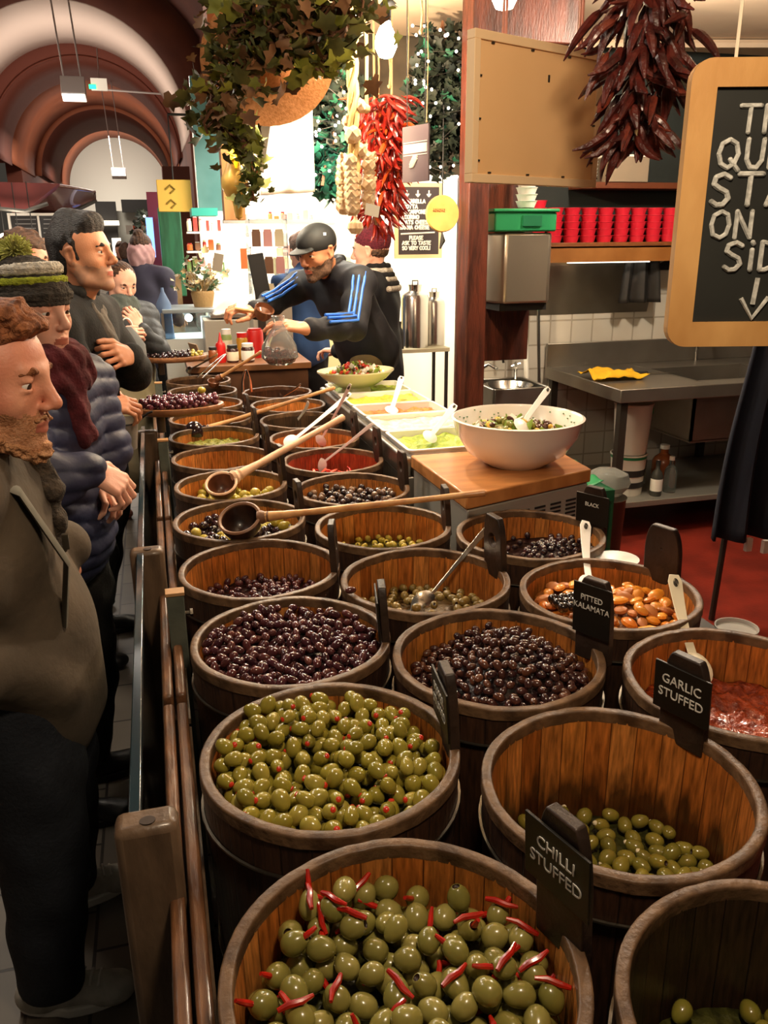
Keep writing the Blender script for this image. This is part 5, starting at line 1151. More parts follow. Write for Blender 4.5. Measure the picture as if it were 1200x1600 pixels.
# --- chillies
def curved_chilli(L, r, mat, bend):
    mb = MB(); n = 8; pts = [(bend*math.sin(PI*k/n)*L, 0, -L*k/n) for k in range(n+1)]
    mb.tube(pts, [r*.35, r*.9, r, r*.95, r*.9, r*.8, r*.62, r*.4, r*.12], 7, flat=.75); mb.tube([(0, 0, 0), (0, .001, L*.15)], r*.18, 5)
    o = mb.build('chilli', mat); me = o.data; bpy.data.objects.remove(o); return me
def chilli_string(top, ztop, zbot, rad, L, r, mats, n, label, seed, tag_grp=None, cordz=2.76):
    t = thing('chilli_string', label, 'dried chillies', (top[0], top[1], ztop)); rn = random.Random(seed)
    mes = [curved_chilli(L*k, r, m, b) for m in mats for k, b in ((1, .14), (.8, -.12), (1.15, .05))]
    H = ztop-zbot
    ex_ = MB()
    for i in range(110):
        u = rn.random(); a = rn.uniform(0, 6.3); rr = rad*.55*rn.uniform(.1, 1); c = Vector((rr*math.cos(a), rr*math.sin(a), -u*(H-L*.7))); d = Vector((math.cos(a)*rn.uniform(.1, .9), math.sin(a)*rn.uniform(.1, .9), -rn.uniform(.3, 1))).normalized()*L*rn.uniform(.7, 1.1); s2 = d.orthogonal().normalized()*L*.12
        ex_.tube([c, c+d*.3+s2, c+d*.7+s2, c+d], [r*.5, r, r*.8, r*.2], 6, flat=.75)
    o = ex_.build('inner_chillies', mats[0], t); o['kind'] = 'stuff'
    for i in range(n):
        u = (i+.5)/n; a = i*2.39996; rr = rad*(.28+.72*math.sin(PI*min(1, max(.12, u*1.0))**.75))*rn.uniform(.15, 1.0)
        o = bpy.data.objects.new('chilli', rn.choice(mes)); COL.objects.link(o); o.parent = t
        o.location = (rr*.75*math.cos(a), rr*.75*math.sin(a), -u*(H-L*.6))
        o.rotation_euler = (rn.gauss(0, .5), -rn.uniform(.2, 1.9)*(1-.55*u), a+rn.gauss(0, .9)); s = rn.uniform(.75, 1.15); o.scale = (s, s, s)
    mb = MB(); mb.tube([(0, 0, cordz-ztop), (0, 0, 0), (.004, 0, -H*.5), (0, 0, -H+.05)], .004, 6); mb.build('string', M('raffia', 'c9a878', .8), t)
    return t
m_dch = M('dried_chilli_dark', '5c2018', .42, col2='35110e', scale=35, coat=.15, bump=.5, bscale=60); m_dch2 = M('dried_chilli_brown', '7a3424', .42, col2='431a14', scale=35, coat=.15, bump=.5, bscale=60)
p = aty(1003, 100, 1.42); chilli_string((p.x, p.y), 2.20, aty(1003, 268, 1.42).z-.0, .120, .080, .0098, [m_dch, m_dch, m_dch2], 99, 'thick bunch of dark dried chillies hanging beside the chalkboard', 5)
m_rch = M('dried_chilli_red', 'b0281c', .3, col2='7c1812', scale=30, coat=.3, bump=.4, bscale=60); m_rch2 = M('dried_chilli_orange', 'c8501e', .3, coat=.3)
for k, (x, ya, yb, lab) in enumerate(((585, 150, 375, 'bright red string of chillies next to the garlic braid'), (612, 150, 335, 'bright red string of chillies touching the purple sign'))):
    p = aty(x, ya, 2.95); q = aty(x, yb, 2.95); chilli_string((p.x, p.y), p.z, q.z, (.105, .085)[k], .075, .0085, [m_rch, m_rch, m_rch2], 90, lab, 11+k)
# --- garlic braid
p = aty(552, 165, 2.75); q = aty(552, 355, 2.75)
gl = thing('garlic_braid', 'plaited braid of white garlic bulbs hanging above the cap of the vendor', 'garlic', (p.x, p.y, p.z))
m_gar = M('garlic_skin', 'efdcb8', .5, col2='dab48a', scale=30, stretch=(3, 3, 1), bump=.2)
H = p.z-q.z; rn = random.Random(3)
mb = MB()
for s in range(3): mb.tube([(.012*math.sin(k*.9+s*2.1), .012*math.cos(k*.9+s*2.1), .45-k*.03) for k in range(int((H+.45)/.03))], .009, 7)
mb.build('plait', M('garlic_straw', 'd8b87a', .7), gl)
gb_ = MB(); gb_.lathe([(.0001, -.022), (.014, -.02), (.025, -.004), (.022, .012), (.008, .022), (.004, .034), (.0001, .036)], 14)
gb_.v = [(x*(1+.07*math.cos(7*math.atan2(y, x))), y*(1+.07*math.cos(7*math.atan2(y, x))), z) for x, y, z in gb_.v]; go = gb_.build('bulb', m_gar, gl); go.location = (0, 0, -H)
for k in range(30):
    o = go.copy(); COL.objects.link(o); o.parent = gl; u = k/30; a = k*2.1; zz = -H*.42-H*.55*u if k < 24 else -H*.12*(k-24); rr = .046 if k < 24 else .022
    o.location = (rr*math.cos(a), rr*math.sin(a), zz); o.rotation_euler = (math.sin(a)*-.9, math.cos(a)*.9, a); s = rn.uniform(.8, 1.15); o.scale = (s, s, s)
mb = MB(); mb.box((.045, -.045, -H*.86), (.05, .003, .035), rot=(0, .2, .2)); mb.build('price_tag', m_lblw, gl)
# --- ivy garlands
m_ivy = M('ivy_leaf', '62602f', .5, col2='3c4022', scale=14); m_ivy2 = M('ivy_leaf_light', '8a8a34', .45, col2='6a7030', scale=14); m_drybr = M('dry_twig', '6a4630', .7); m_drylf = M('dry_leaf', '7d5836', .6, col2='573a24', scale=12)
LEAF = [(0, 0), (.28, -.12), (.5, .12), (.36, .36), (.62, .62), (.26, .68), (0, 1.1), (-.26, .68), (-.62, .62), (-.36, .36), (-.5, .12), (-.28, -.12)]
def leaves(mb, rn, c, s, k=0):
    e = Euler((rn.uniform(-1.2, 1.2), rn.uniform(-1.2, 1.2), rn.uniform(0, 6.3))); m = Matrix.Translation(c) @ e.to_matrix().to_4x4()
    vs = [m @ Vector((x*s, y*s, abs(x)*s*.35)) for x, y in LEAF]+[m @ Vector((0, .35*s, -.02*s))]
    b = 12; mb._add(vs, [(i, (i+1) % 12, b) for i in range(12)])
def garland(name, path, spread, n, s, label, cat, mats, seed, twigs=5, loc=None):
    path = [Vector(p) for p in path]; o0 = loc or path[0]; t = thing(name, label, cat, o0); rn = random.Random(seed)
    def at(u): 
        f = u*(len(path)-1); i = min(int(f), len(path)-2); return path[i].lerp(path[i+1], f-i)-o0
    for j, (m, frac, nm) in enumerate(mats):
        mb = MB()
        for i in range(int(n*frac)):
            u = rn.random(); sp = spread(u) if callable(spread) else spread
            c = at(u)+Vector((rn.gauss(0, sp), rn.gauss(0, sp), rn.gauss(0, sp))); leaves(mb, rn, c, s*rn.uniform(.6, 1.3))
        mb.build(nm, m, t, angle=180)
    mb = MB()
    for k in range(twigs):
        pts = []
        for i in range(14):
            u = i/13; sp = (spread(u) if callable(spread) else spread)*.7; pts.append(at(u)+Vector((sp*math.sin(i*1.1+k*2), sp*math.cos(i*.9+k*3), sp*math.sin(i*.7+k))))
        mb.tube(pts, .004, 5)
    mb.build('vine', m_drybr, t)
    return t
IVM = [(m_ivy, .52, 'foliage'), (m_drylf, .28, 'dry_leaves'), (m_ivy2, .20, 'pale_leaves')]
Yg = 2.35
garland('ivy_garland', [aty(372, 20, Yg), aty(420, 60, Yg), aty(470, 40, Yg), aty(520, 30, Yg), aty(560, -10, Yg)], .055, 380, .042, 'thick ivy garland along the top, left of the bare bulb', 'ivy', IVM, 1, 7)
garland('ivy_garland', [aty(390, -20, Yg), aty(372, 70, Yg), aty(345, 140, Yg), aty(335, 185, Yg)], lambda u: .028+.022*u, 250, .036, 'bushy clump of ivy hanging at the left, over the arch edge', 'ivy', IVM, 2, 5)
garland('ivy_garland', [aty(335, 195, Yg), aty(375, 215, Yg), aty(385, 235, Yg)], .022, 70, .035, 'small ivy trail with a yellowish leaf above the yellow gourd', 'ivy', [(m_ivy2, .6, 'pale_leaves'), (m_ivy, .4, 'foliage')], 3, 3)
garland('ivy_garland', [aty(470, 95, Yg), aty(500, 105, Yg), aty(520, 95, Yg)], .02, 30, .055, 'few large ivy leaves beneath the top garland', 'ivy', [(m_ivy2, .5, 'pale_leaves'), (m_ivy, .5, 'foliage')], 4, 3)
garland('herb_bunch', [aty(400, 215, 2.9), aty(396, 270, 2.9), aty(388, 315, 2.9)], lambda u: .008+.022*u, 110, .034, 'bunch of dried green leaves hanging beside the yellow gourd', 'herbs', [(M('bay_leaf', '55602e', .6), 1, 'foliage')], 6, 2)
# dark tree foliage with fairy lights behind
def foliage_mass(c, r, n, s, label, seed, mats):
    t = thing('leafy_branches', label, 'foliage', c); rn = random.Random(seed)
    for m, f, nm in mats:
        mb = MB()
        for i in range(int(n*f)):
            v = Vector((rn.gauss(0, 1), rn.gauss(0, 1), rn.gauss(0, 1))).normalized()*rn.uniform(.3, 1)
            leaves(mb, rn, (v.x*r[0], v.y*r[1], v.z*r[2]), s*rn.uniform(.6, 1.3))
        mb.build(nm, m, t, angle=180)
    mb = MB()
    for k in range(8):
        a = rn.uniform(0, 6.3); mb.tube([(0, 0, r[2]*1.0), (r[0]*.4*math.cos(a), r[1]*.4*math.sin(a), 0), (r[0]*.8*math.cos(a), r[1]*.8*math.sin(a), -r[2]*.6)], .005, 5)
    mb.build('branches', m_drybr, t)
    return t
m_dkl = M('dark_leaf', '20281c', .6, col2='141a12', scale=10); m_grl = M('bluegreen_leaf', '2c6a50', .5, col2='1c4a38', scale=10)
YF = 4.3
foliage_mass(aty(520, 175, YF), (.22, .12, .26), 850, .05, 'dark leafy branches with fairy lights behind the garlic braid', 21, [(m_dkl, .8, 'foliage'), (m_grl, .2, 'green_leaves')])
foliage_mass(aty(515, 255, YF), (.15, .10, .18), 380, .055, 'blue-green lit leaves between the white cloth and the garlic braid', 22, [(m_grl, .75, 'green_leaves'), (m_dkl, .25, 'foliage')])
foliage_mass(aty(690, 160, YF), (.19, .12, .36), 1000, .05, 'dark leafy branches with fairy lights beside the wooden column', 23, [(m_dkl, .93, 'foliage'), (m_grl, .07, 'green_leaves')])
m_fairy = M('fairy_light', 'fff2dc', .3, emit=9)
fl = thing('fairy_lights', 'string of tiny white fairy lights woven through the dark branches', 'lights', aty(600, 180, YF-.14)); rn = random.Random(7)
mb = MB(); pts = []
for i in range(58):
    x, y = (rn.uniform(490, 548), rn.uniform(110, 300)) if i < 22 else (rn.uniform(640, 728), rn.uniform(40, 290))
    q = aty(x, y, YF-.13+rn.uniform(-.05, .05))-fl.location; pts.append(q)
base_l = MB(); base_l.ball((0, 0, 0), .007, 8); l0 = base_l.build('light', m_fairy, fl)
l0.location = pts[0]
for q in pts[1:]: o = l0.copy(); COL.objects.link(o); o.parent = fl; o.location = q
pts.sort(key=lambda v: (v.x > 0, v.z)); mb.tube(pts, .0015, 4); mb.build('wire', m_bk, fl)
lamp('POINT', aty(518, 262, 4.05), 5, (.75, 1.0, .85), .03)
# dark wall behind the foliage
mb = MB(); mb.box((1.28, 5.0, 2.62), (1.5, .06, 1.1)); struct(mb.build('wall_shop_fascia', M('fascia_brown', '5f5240', .8, col2='3a3226', scale=4)))
# --- purple-grey sign
P0, d, nrm, (TL, TR, BR_, BL) = plane_pts((632, 200), 2.78, (aty(674, 200, 2.66)-aty(632, 200, 2.78))[:2], [(632, 199), (674, 182), (670, 280), (630, 286)])
ps = thing('hanging_sign', 'mauve-grey hanging sign with a white band across it', 'sign'); W1 = (BR_-BL).length; H1 = TL.z-BL.z; Tn = frame(BL, d, (0, 0, 1))
m_mauve = M('mauve_card', '75686f', .6)
mb = MB(); mb.T = Tn; mb.box((W1/2, H1/2, 0), (W1, H1, .006)); mb.T = Matrix(); mb.build('panel', m_mauve, ps)
mb = MB(); mb.T = Tn; mb.box((W1/2, H1*.60, .0035), (W1*.9, H1*.16, .002)); mb.box((W1/2, H1*.71, .0035), (W1*.9, H1*.015, .002)); mb.box((W1/2, H1*.485, .0035), (W1*.9, H1*.015, .002)); mb.T = Matrix(); mb.build('white_band', m_lblw, ps)
mb = MB(); rn = random.Random(1)
for k in range(5): chalk_line(mb, 'SZS', W1*.3+k*.004, H1*(.27+.03*k), H1*.07, .006, Tn @ Matrix.Translation((0, 0, .004)), -.1, .05, rn)
mb.build('scribble', m_lblw, ps)
mb = MB(); mb.T = Tn
for x in (.02, W1-.02): mb.tube([(x, H1, 0), (x, 2.76-BL.z, 0)], .0018, 5)
mb.T = Matrix(); mb.build('cord', m_bk, ps)
# --- small chalkboard with a cheese list
P0, d, nrm, (TL, TR, BR_, BL) = plane_pts((620, 292), 4.9, (1, -.02), [(622, 292), (686, 294), (682, 398), (622, 398)])
sc_ = thing('cheese_chalkboard', 'small chalkboard list with three chalk arrows behind the vendors', 'sign'); W1 = (TR-TL).length; H1 = TL.z-BL.z; Tn = frame(BL, d, (0, 0, 1))
mb = MB(); mb.T = Tn; mb.box((W1/2, H1/2, 0), (W1, H1, .01)); mb.T = Matrix(); mb.build('slate', M('grey_slate', '3c3436', .6), sc_)
mb = MB(); mb.T = Tn; f = .022
for c, s in (((W1/2, H1+f/2, 0), (W1+2*f, f, .018)), ((-f/2, H1/2, 0), (f, H1, .018)), ((W1+f/2, H1/2, 0), (f, H1, .018)), ((W1/2, -f/2, 0), (W1+2*f, f, .018))): mb.box(c, s)
mb.T = Matrix(); mb.build('frame', m_lpine, sc_)
mb = MB(); rn = random.Random(9); Tz = Tn @ Matrix.Translation((0, 0, .006)); hh = H1*.052
for k in range(3): chalk_line(mb, 'v', W1*(.17+.27*k), H1*.86, hh*1.3, .009, Tz, 0, 0, rn)
for k, tx in enumerate(('MOZZARELLA', 'RICOTTA', 'MASCARPONE', 'PECORINO', 'GOATS CHEESE', 'GRANA CHEESE')): chalk_line(mb, tx, W1*.04, H1*(.765-.077*k), hh, .008, Tz, .16, .02, rn)
mb.tube([Tz @ Vector((W1*.06, H1*.31, 0)), Tz @ Vector((W1*.9, H1*.33, 0))], .005, 5)
for k, (tx, x0) in enumerate((('PLEASE', .28), ('ASK TO TASTE', .1), ('SO VERY COOL!', .1))): chalk_line(mb, tx, W1*x0, H1*(.225-.077*k), hh, .007, Tz, .10, .02, rn)
mb.build('chalk_writing', M('chalk_bright', 'f2f2ec', .9), sc_)
# --- wooden plaque on a loop
p = aty(691, 334, 4.2); wp = thing('wooden_plaque', 'rounded straw-coloured plaque hanging in front of the cheese chalkboard', 'plaque', p)
mb = MB(); mb.lathe([(.0001, -.012), (.085, -.012), (.09, 0), (.085, .012), (.0001, .012)], 28, rot=(PI/2, 0, 0)); mb.build('disc', M('straw_wood', 'd8a860', .5, col2='c48f48', scale=8), wp)
mb = MB(); chalk_line(mb, 'vZvZvZ', -.055, .01, .012, .003, Matrix.Translation((0, -.0135, 0)) @ Matrix.Rotation(PI/2, 4, 'X'), .2); mb.build('writing', M('burnt_brown', '7a4a20', .7), wp)
mb = MB(); mb.tube([(0, 0, .088), (0, 0, .5)], .003, 5); mb.tube([(0, 0, -.088), (.005, 0, -.13), (-.01, 0, -.17)], [.003, .014, .004], 6); mb.build('tassel', m_bk, wp)
# --- pale cloth, straw hat, gourds, bag
def hang_cloth(px, Y, label, mat, thick=.01, name='hanging_cloth', cat='cloth', amp=.02):
    P = [aty(x, y, Y) for x, y in px]; t = thing(name, label, cat, P[0]); TL, TR, BR2, BL = P
    mb = MB(); mb.grid(24, 18, lambda u, v: (TL.lerp(TR, u).lerp(BL.lerp(BR2, u), v)-P[0]+Vector((0, amp*math.sin(u*9+v*2)*(.3+v), 0)))); mb.build('cloth', mat, t, solid=thick)
    mb = MB(); mb.tube([Vector((0, 0, 0)), Vector((0, 0, 2.76-P[0].z))], .002, 5); mb.build('cord', m_cord, t)
    return t
m_whc = M('white_cotton', 'f6f0e4', .8)
lamp('POINT', PX0(452, 190, 3.05), 7, (1.0, .93, .8), .03)  # added lamp without a fixture, whitens the cotton bag
hang_cloth([(428, 165), (486, 118), (490, 300), (408, 305)], 3.5, 'bright white cotton bag hanging behind the ivy with a dark corner', m_whc, name='cotton_bag', cat='bag')
m_hes = M('hessian', 'c98a55', .85, col2='b0743f', scale=120, bump=.2, bscale=160)
p = aty(418, 92, 2.75); hat = thing('straw_hat', 'wide tan straw hat hanging tilted under the ivy garland', 'hat', p, (R_(70), R_(-35), 0)); hat.scale = (1.2, 1.2, 1.2)
mb = MB(); mb.lathe([(.0001, .10), (.05, .095), (.075, .06), (.085, .0), (.13, -.008), (.165, -.002), (.167, .002), (.13, -.003), (.08, .006), (.07, .06), (.045, .09), (.0001, .094)], 40); mb.build('hat', m_hes, hat)
mb = MB(); mb.lathe([(.0855, .002), (.0835, .022)], 40); mb.build('band', m_bk, hat, solid=.002)
mb = MB(); mb.tube([(0, 0, .1), (0, .1, .3)], .002, 5); mb.build('cord', m_cord, hat)
tl = thing('tube_lamp', 'short glowing tube lamp behind the ivy, slanting down to the white bag', 'lamp', aty(400, 146, 2.9)); a_ = aty(384, 112, 2.9)-tl.location; b_ = aty(420, 182, 2.9)-tl.location
mb = MB(); mb.tube([a_, b_], .012, 10); mb.build('tube', M('tube_glow', 'ffe2b8', .3, emit=14), tl); mb = MB(); mb.tube([a_*1.12, a_], .016, 10); mb.tube([a_*1.1, a_*1.1+Vector((0, 0, .3))], .003, 6); mb.build('holder', m_bk, tl)
lamp('POINT', tl.location+Vector((0, -.05, -.05)), 13, (1, .75, .45), .04)
gd = thing('dried_gourd', 'yellow pear-shaped gourd hanging against the wooden pillar', 'gourd', aty(366, 268, 3.0))
mb = MB(); mb.lathe([(.0001, -.085), (.03, -.08), (.046, -.05), (.044, -.02), (.026, .02), (.018, .05), (.01, .07), (.0001, .072)], 24); mb.build('gourd', M('gourd_yellow', 'e8c468', .4, col2='d8a848', scale=8, coat=.3), gd); mb = MB(); mb.tube([(0, 0, .07), (0, 0, .30)], .0025, 5); mb.build('string', m_cord, gd)
gd = thing('dried_gourd', 'long pale gourd hanging lowest, its neck below the yellow one', 'gourd', aty(372, 315, 3.0))
mb = MB(); mb.lathe([(.0001, -.06), (.012, -.05), (.02, 0), (.016, .04), (.0001, .06)], 20); mb.build('gourd', M('gourd_yellow', 'e8c468'), gd); mb = MB(); mb.tube([(0, 0, .055), (.02, 0, .30)], .0025, 5); mb.build('string', m_cord, gd)
fb_ = thing('paper_flower', 'bright yellow paper flower above the gourd', 'flower', aty(371, 246, 2.95)); mb = MB()
for k in range(7): a = k*.9; mb.tube([(0, 0, 0), (.02*math.cos(a), .008, .02*math.sin(a)), (.035*math.cos(a), .0, .035*math.sin(a))], [.004, .011, .003], 6, flat=.4)
mb.build('petals', M('bright_yellow', 'f2d81c', .5), fb_)
# cords and bare strings from the ceiling
for i, (x, y0, y1, Y, r) in enumerate(((570, -5, 170, 2.75, .006), (590, 60, 150, 2.95, .003), (608, 85, 135, 2.95, .003), (637, -5, 120, 3.0, .0018), (658, -5, 50, 2.6, .003), (668, 0, 190, 3.2, .0018))):
    mb = MB(); p = aty(x, y0, Y); q = aty(x+2, y1, Y); mb.tube([(0, 0, 0), (.004, 0, (q.z-p.z)*.5), (0, 0, q.z-p.z)], r, 6); mb.ball((0, 0, q.z-p.z), r*2.4, 8); o = mb.build('hanging_string', M('raffia', 'c9a878', .8), loc=p); tag(o, ['thick pale raffia rope above the garlic braid', 'pale string above the left red chillies', 'pale string above the right red chillies', 'thin string between the bulb and the mauve sign', 'short knotted rope at the ceiling', 'thin string meeting the mauve sign'][i], 'string')
# ================================================================== BEHIND THE STALL
def slab(px, Y, th, name, mat, parent=None, o=None, **kw):
    """upright panel facing the camera side: pixel box -> real panel at distance Y"""
    x0, y0, x1, y1 = px; a = aty(x0, (y0+y1)/2, Y); b = aty(x1, (y0+y1)/2, Y); t = aty((x0+x1)/2, y0, Y); c = aty((x0+x1)/2, y1, Y)
    mb = MB(); ctr = Vector(((a.x+b.x)/2, Y, (t.z+c.z)/2)); off = ctr-(o or Vector((0, 0, 0)))
    mb.box(off if parent else (0, 0, 0), (b.x-a.x, th, t.z-c.z)); ob = mb.build(name, mat, parent, **kw)
    if not parent: ob.location = ctr
    return ob, ctr
def boxthing(px, Y, th, name, mat, label, cat, **kw):
    o, c = slab(px, Y, th, name, mat, **kw); tag(o, label, cat); return o, c
struct(slab((341, 60, 374, 344), 5.35, .14, 'wall_timber_pillar', M('tan_timber', 'b8824a', .6, col2='a06e3a', scale=5, stretch=(5, 5, 1)))[0])
struct(slab((303, 120, 341, 330), 7.2, .04, 'window_teal', M('teal_glass', '5f8a88', .25, col2='4a7472', scale=3))[0])
struct(slab((298, 326, 338, 338), 7.0, .3, 'trim_teal', M('turquoise', '3aa898', .5))[0])
struct(slab((252, 325, 286, 462), 8.2, .28, 'wall_green_column', M('green_column', '2f7a58', .5, col2='236044', scale=3, stretch=(8, 8, 1)), bevel=.01)[0])
struct(slab((254, 428, 290, 640), 8.15, .34, 'wall_column_base', M('stone_tan', 'a08460', .7, col2='7d6446', scale=10))[0])
struct(slab((236, 300, 262, 470), 8.6, .03, 'wall_maroon_banner', M('maroon_cloth', '6a1e34', .7))[0])
bl, c_ = boxthing((230, 340, 241, 402), 8.4, .05, 'lit_strip_sign', M('blue_sign_glow', '7aa6ff', .4, emit=1.6), 'narrow blue lit sign left of the green column', 'sign')
ys = thing('yellow_sign', 'square yellow hanging sign with two dark marks over the green column', 'sign'); o, c = slab((246, 281, 299, 331), 7.3, .03, 'panel', M('sign_yellow', 'd8ae4a', .5), ys, bevel=.004)
mb = MB()
for k, (dx, dz) in enumerate(((-.03, .05), (-.03, -.06))): mb.tube([(c.x+dx-.035, c.y-.018, c.z+dz), (c.x+dx, c.y-.018, c.z+dz+.03), (c.x+dx+.035, c.y-.018, c.z+dz), (c.x+dx, c.y-.018, c.z+dz-.03)], .009, 5)
mb.build('mark', M('sign_olive', '8a7028', .6), ys)
mb = MB(); mb.tube([(c.x, c.y, c.z+.1), (c.x, c.y, c.z+.6)], .006, 5); mb.tube([(c.x, c.y, c.z+.6), (c.x+.7, c.y, c.z+.6)], .01, 5); mb.build('bracket', m_bk, ys)
# shop shelves on the back wall
m_shelfw = M('white_shelf', 'efe8da', .5)
ss = thing('shop_shelves', 'white wall shelves at the bright back of the shop', 'shelf')
for k, y in enumerate((362, 392, 425)):
    slab((292, y, 345, y+3), 8.9, .25, 'shelf', m_shelfw, ss)
for k, y in enumerate((348, 402)): slab((395, y, 520, y+3), 8.6, .25, 'shelf', m_shelfw, ss)
rn = random.Random(12)
gm = [M('goods_orange', 'd8642a', .5), M('goods_red', 'b5342a', .5), M('goods_cream', 'e0cfa8', .5), M('goods_pink', 'd89a94', .5), M('goods_brown', '7a5238', .5), M('goods_green', '6f8a4a', .5)]
gn = ['orange', 'red', 'cream', 'pink', 'brown', 'green']
def goods(x0, x1, y, n, Y, where, hpx=(10, 24), wpx=(6, 11), pal=range(6)):
    x = x0
    for i in range(n):
        w_ = rn.uniform(*wpx); h_ = rn.uniform(*hpx); k = rn.choice(list(pal)); a = aty(x+w_/2, y, Y); tp = aty(x+w_/2, y-h_, Y); b = aty(x+w_, y, Y); a0 = aty(x, y, Y)
        r = (b.x-a0.x)/2*.9; H = tp.z-a.z; t = thing('packet' if i % 2 else 'jar', '%s %s, number of its colour mixed in on the %s' % (gn[k], 'packet' if i % 2 else 'jar', where), 'goods', (a.x, Y, a.z), group='goods on the '+where)
        t['label'] = 'small %s standing on the %s' % ('packet' if i % 2 else 'jar', where); t['group'] = ('packets' if i % 2 else 'jars')+' on the '+where
        mb = MB()
        if i % 2: mb.box((0, 0, H*.45), (r*1.8, r*1.2, H*.9)); mb.build('body', gm[k], t, bevel=.003); mb = MB(); mb.box((0, 0, H*.95), (r*1.6, r*.4, H*.1)); mb.build('seal', m_lblw, t)
        else: mb.lathe([(.0001, 0), (r, 0), (r, H*.75), (r*.7, H*.85), (.0001, H*.85)], 14); mb.build('body', gm[k], t); mb = MB(); mb.lathe([(.0001, H*.82), (r*.75, H*.82), (r*.75, H), (.0001, H)], 14); mb.build('lid', gm[(k+1) % 6], t)
        x += w_+rn.uniform(.5, 3)
        if x > x1: break
goods(292, 345, 361, 6, 8.85, 'top left white shelf', pal=(0, 1, 2)); goods(292, 345, 391, 6, 8.85, 'middle left white shelf', pal=(0, 1, 2, 4)); goods(292, 345, 424, 6, 8.85, 'bottom left white shelf', pal=(2, 3, 5))
goods(400, 515, 347, 9, 8.55, 'top right white shelf', pal=(2, 2, 3, 0)); goods(432, 515, 401, 8, 8.55, 'lower right white shelf', pal=(2, 2, 3, 5))
boxthing((376, 388, 388, 420), 8.5, .02, 'red_picture', gm[0], 'small orange-red picture on the white wall', 'picture')
o, c = boxthing((333, 396, 348, 424), 6.6, .01, 'paper_notice', M('brown_paper', '8a7a66', .7), 'tilted brown paper notice hanging over the counter', 'notice'); o.rotation_euler = (0, R_(12), 0)
# flowers and dried things on the case
def bushel(px, Y, n, s, mats, label, cat, seed, sp=.09):
    c = aty(px[0], px[1], Y); t = thing('dried_flowers', label, cat, c); r2 = random.Random(seed)
    for m, nm in mats:
        mb = MB()
        for i in range(n//len(mats)):
            v = Vector((r2.gauss(0, sp), r2.gauss(0, sp*.6), abs(r2.gauss(0, sp*1.3)))); leaves(mb, r2, v, s*r2.uniform(.6, 1.3)); 
        for i in range(10): v = Vector((r2.gauss(0, sp), r2.gauss(0, sp*.5), r2.uniform(.05, sp*2))); mb.tube([(0, 0, -.05), v*.5, v], .004, 4)
        mb.build(nm, m, t, angle=180)
    mb = MB(); mb.lathe([(.0001, -.12), (.07, -.12), (.09, -.02), (.085, 0), (.0001, -.01)], 20); mb.build('basket', M('basket_tan', 'b08c5a', .7, bump=.4), t)
    return t
DC = aty(300, 545, 6.6)
dc = thing('display_case', 'glass-fronted white display counter past the last barrels', 'case', (DC.x, 6.75, 0))
cw = aty(345, 545, 6.6).x-aty(262, 545, 6.6).x
mb = MB(); mb.box((0, 0, .5), (cw, .5, 1.0)); mb.build('base', M('case_white', 'dcdcd4', .4), dc)
zt = aty(300, 488, 6.5).z
for sy in (-1, 1): mb = MB(); mb.box((0, sy*.24, (zt+1.0)/2), (cw, .008, zt-1.0)); mb.build('glass_pane', m_glass, dc)
mb = MB(); mb.box((0, 0, zt+.01), (cw, .52, .03)); mb.build('top', M('case_steel', 'aab4b8', .3, .5), dc, bevel=.004)
for sx in (-1, 1): mb = MB(); mb.box((sx*cw/2, -.24, (zt+1)/2), (.02, .02, zt-1)); mb.build('corner_post', m_st, dc)
lamp('POINT', (DC.x, 6.75, zt-.06), 6, (.9, .97, 1), .03)
b_ = bushel((318, 478), 6.7, 120, .05, [(M('dried_tan', 'c9ac7a', .7), 'flowers'), (M('dried_white', 'e8dcc4', .7), 'pale_flowers'), (M('dried_green', '5f7a5a', .7), 'leaves')], 'pale dried flowers in a basket on the display case', 'flowers', 3)
b_.location.z = zt+.145
mb = MB(); mb.grid(18, 12, lambda u, v: ((u-.5)*.42, (v-.5)*.25, .02+.13*math.sin(PI*u)*math.sin(PI*v)+.03*noise.noise(Vector((u*5, v*5, 1)))))
cc = thing('bread_bag', 'bulging white cloth bag on the wooden counter end', 'bag', (aty(375, 490, 6.4).x, 6.4, aty(375, 492, 6.4).z)); mb.build('cloth', m_whc, cc, solid=.006); mb = MB(); mb.box((0, 0, .005), (.46, .3, .02)); mb.build('tray', m_st, cc)
ct2 = thing('side_counter', 'pale side counter under the bulging white bag', 'counter', (cc.location.x+.02, 6.45, 0)); mb = MB(); mb.box((0, 0, (cc.location.z-.02)/2), (.60, .45, cc.location.z-.02)); mb.build('body', M('pale_counter', 'c9c0ae', .5), ct2, bevel=.004)
# wooden counter with jars behind the far barrels
WC = thing('wooden_counter', 'wooden counter crowded with jars behind the farthest barrels', 'counter', (.56, 5.50, 0)); 
mb = MB(); mb.box((0, 0, .94), (.78, .50, .04)); mb.build('top', M('counter_wood', '8a5a34', .45, col2='6c4426', scale=5, stretch=(1, 6, 1)), WC, bevel=.004); mb = MB(); mb.box((0, 0, .46), (.74, .46, .92)); mb.build('body', M('counter_wood_dark', '5a3820', .5, col2='462a18', scale=5), WC)
wz = .96
def jar(px, Y, r, h, m, lidm, label, lb=None):
    p = aty(px, 500, Y); t = thing('jar', label, 'jar', (p.x, Y, wz)); mb = MB(); mb.lathe([(.0001, 0), (r*.95, 0), (r, .005), (r, h*.75), (r*.8, h*.84), (.0001, h*.84)], 20); mb.build('glass', m, t)
    mb = MB(); mb.lathe([(.0001, h*.82), (r*.86, h*.82), (r*.86, h), (.0001, h)], 20); mb.build('lid', lidm, t)
    if lb: mb = MB(); mb.lathe([(r*1.01, h*.12), (r*1.02, h*.13), (r*1.02, h*.62), (r*1.01, h*.63)], 20); mb.build('label', lb, t)
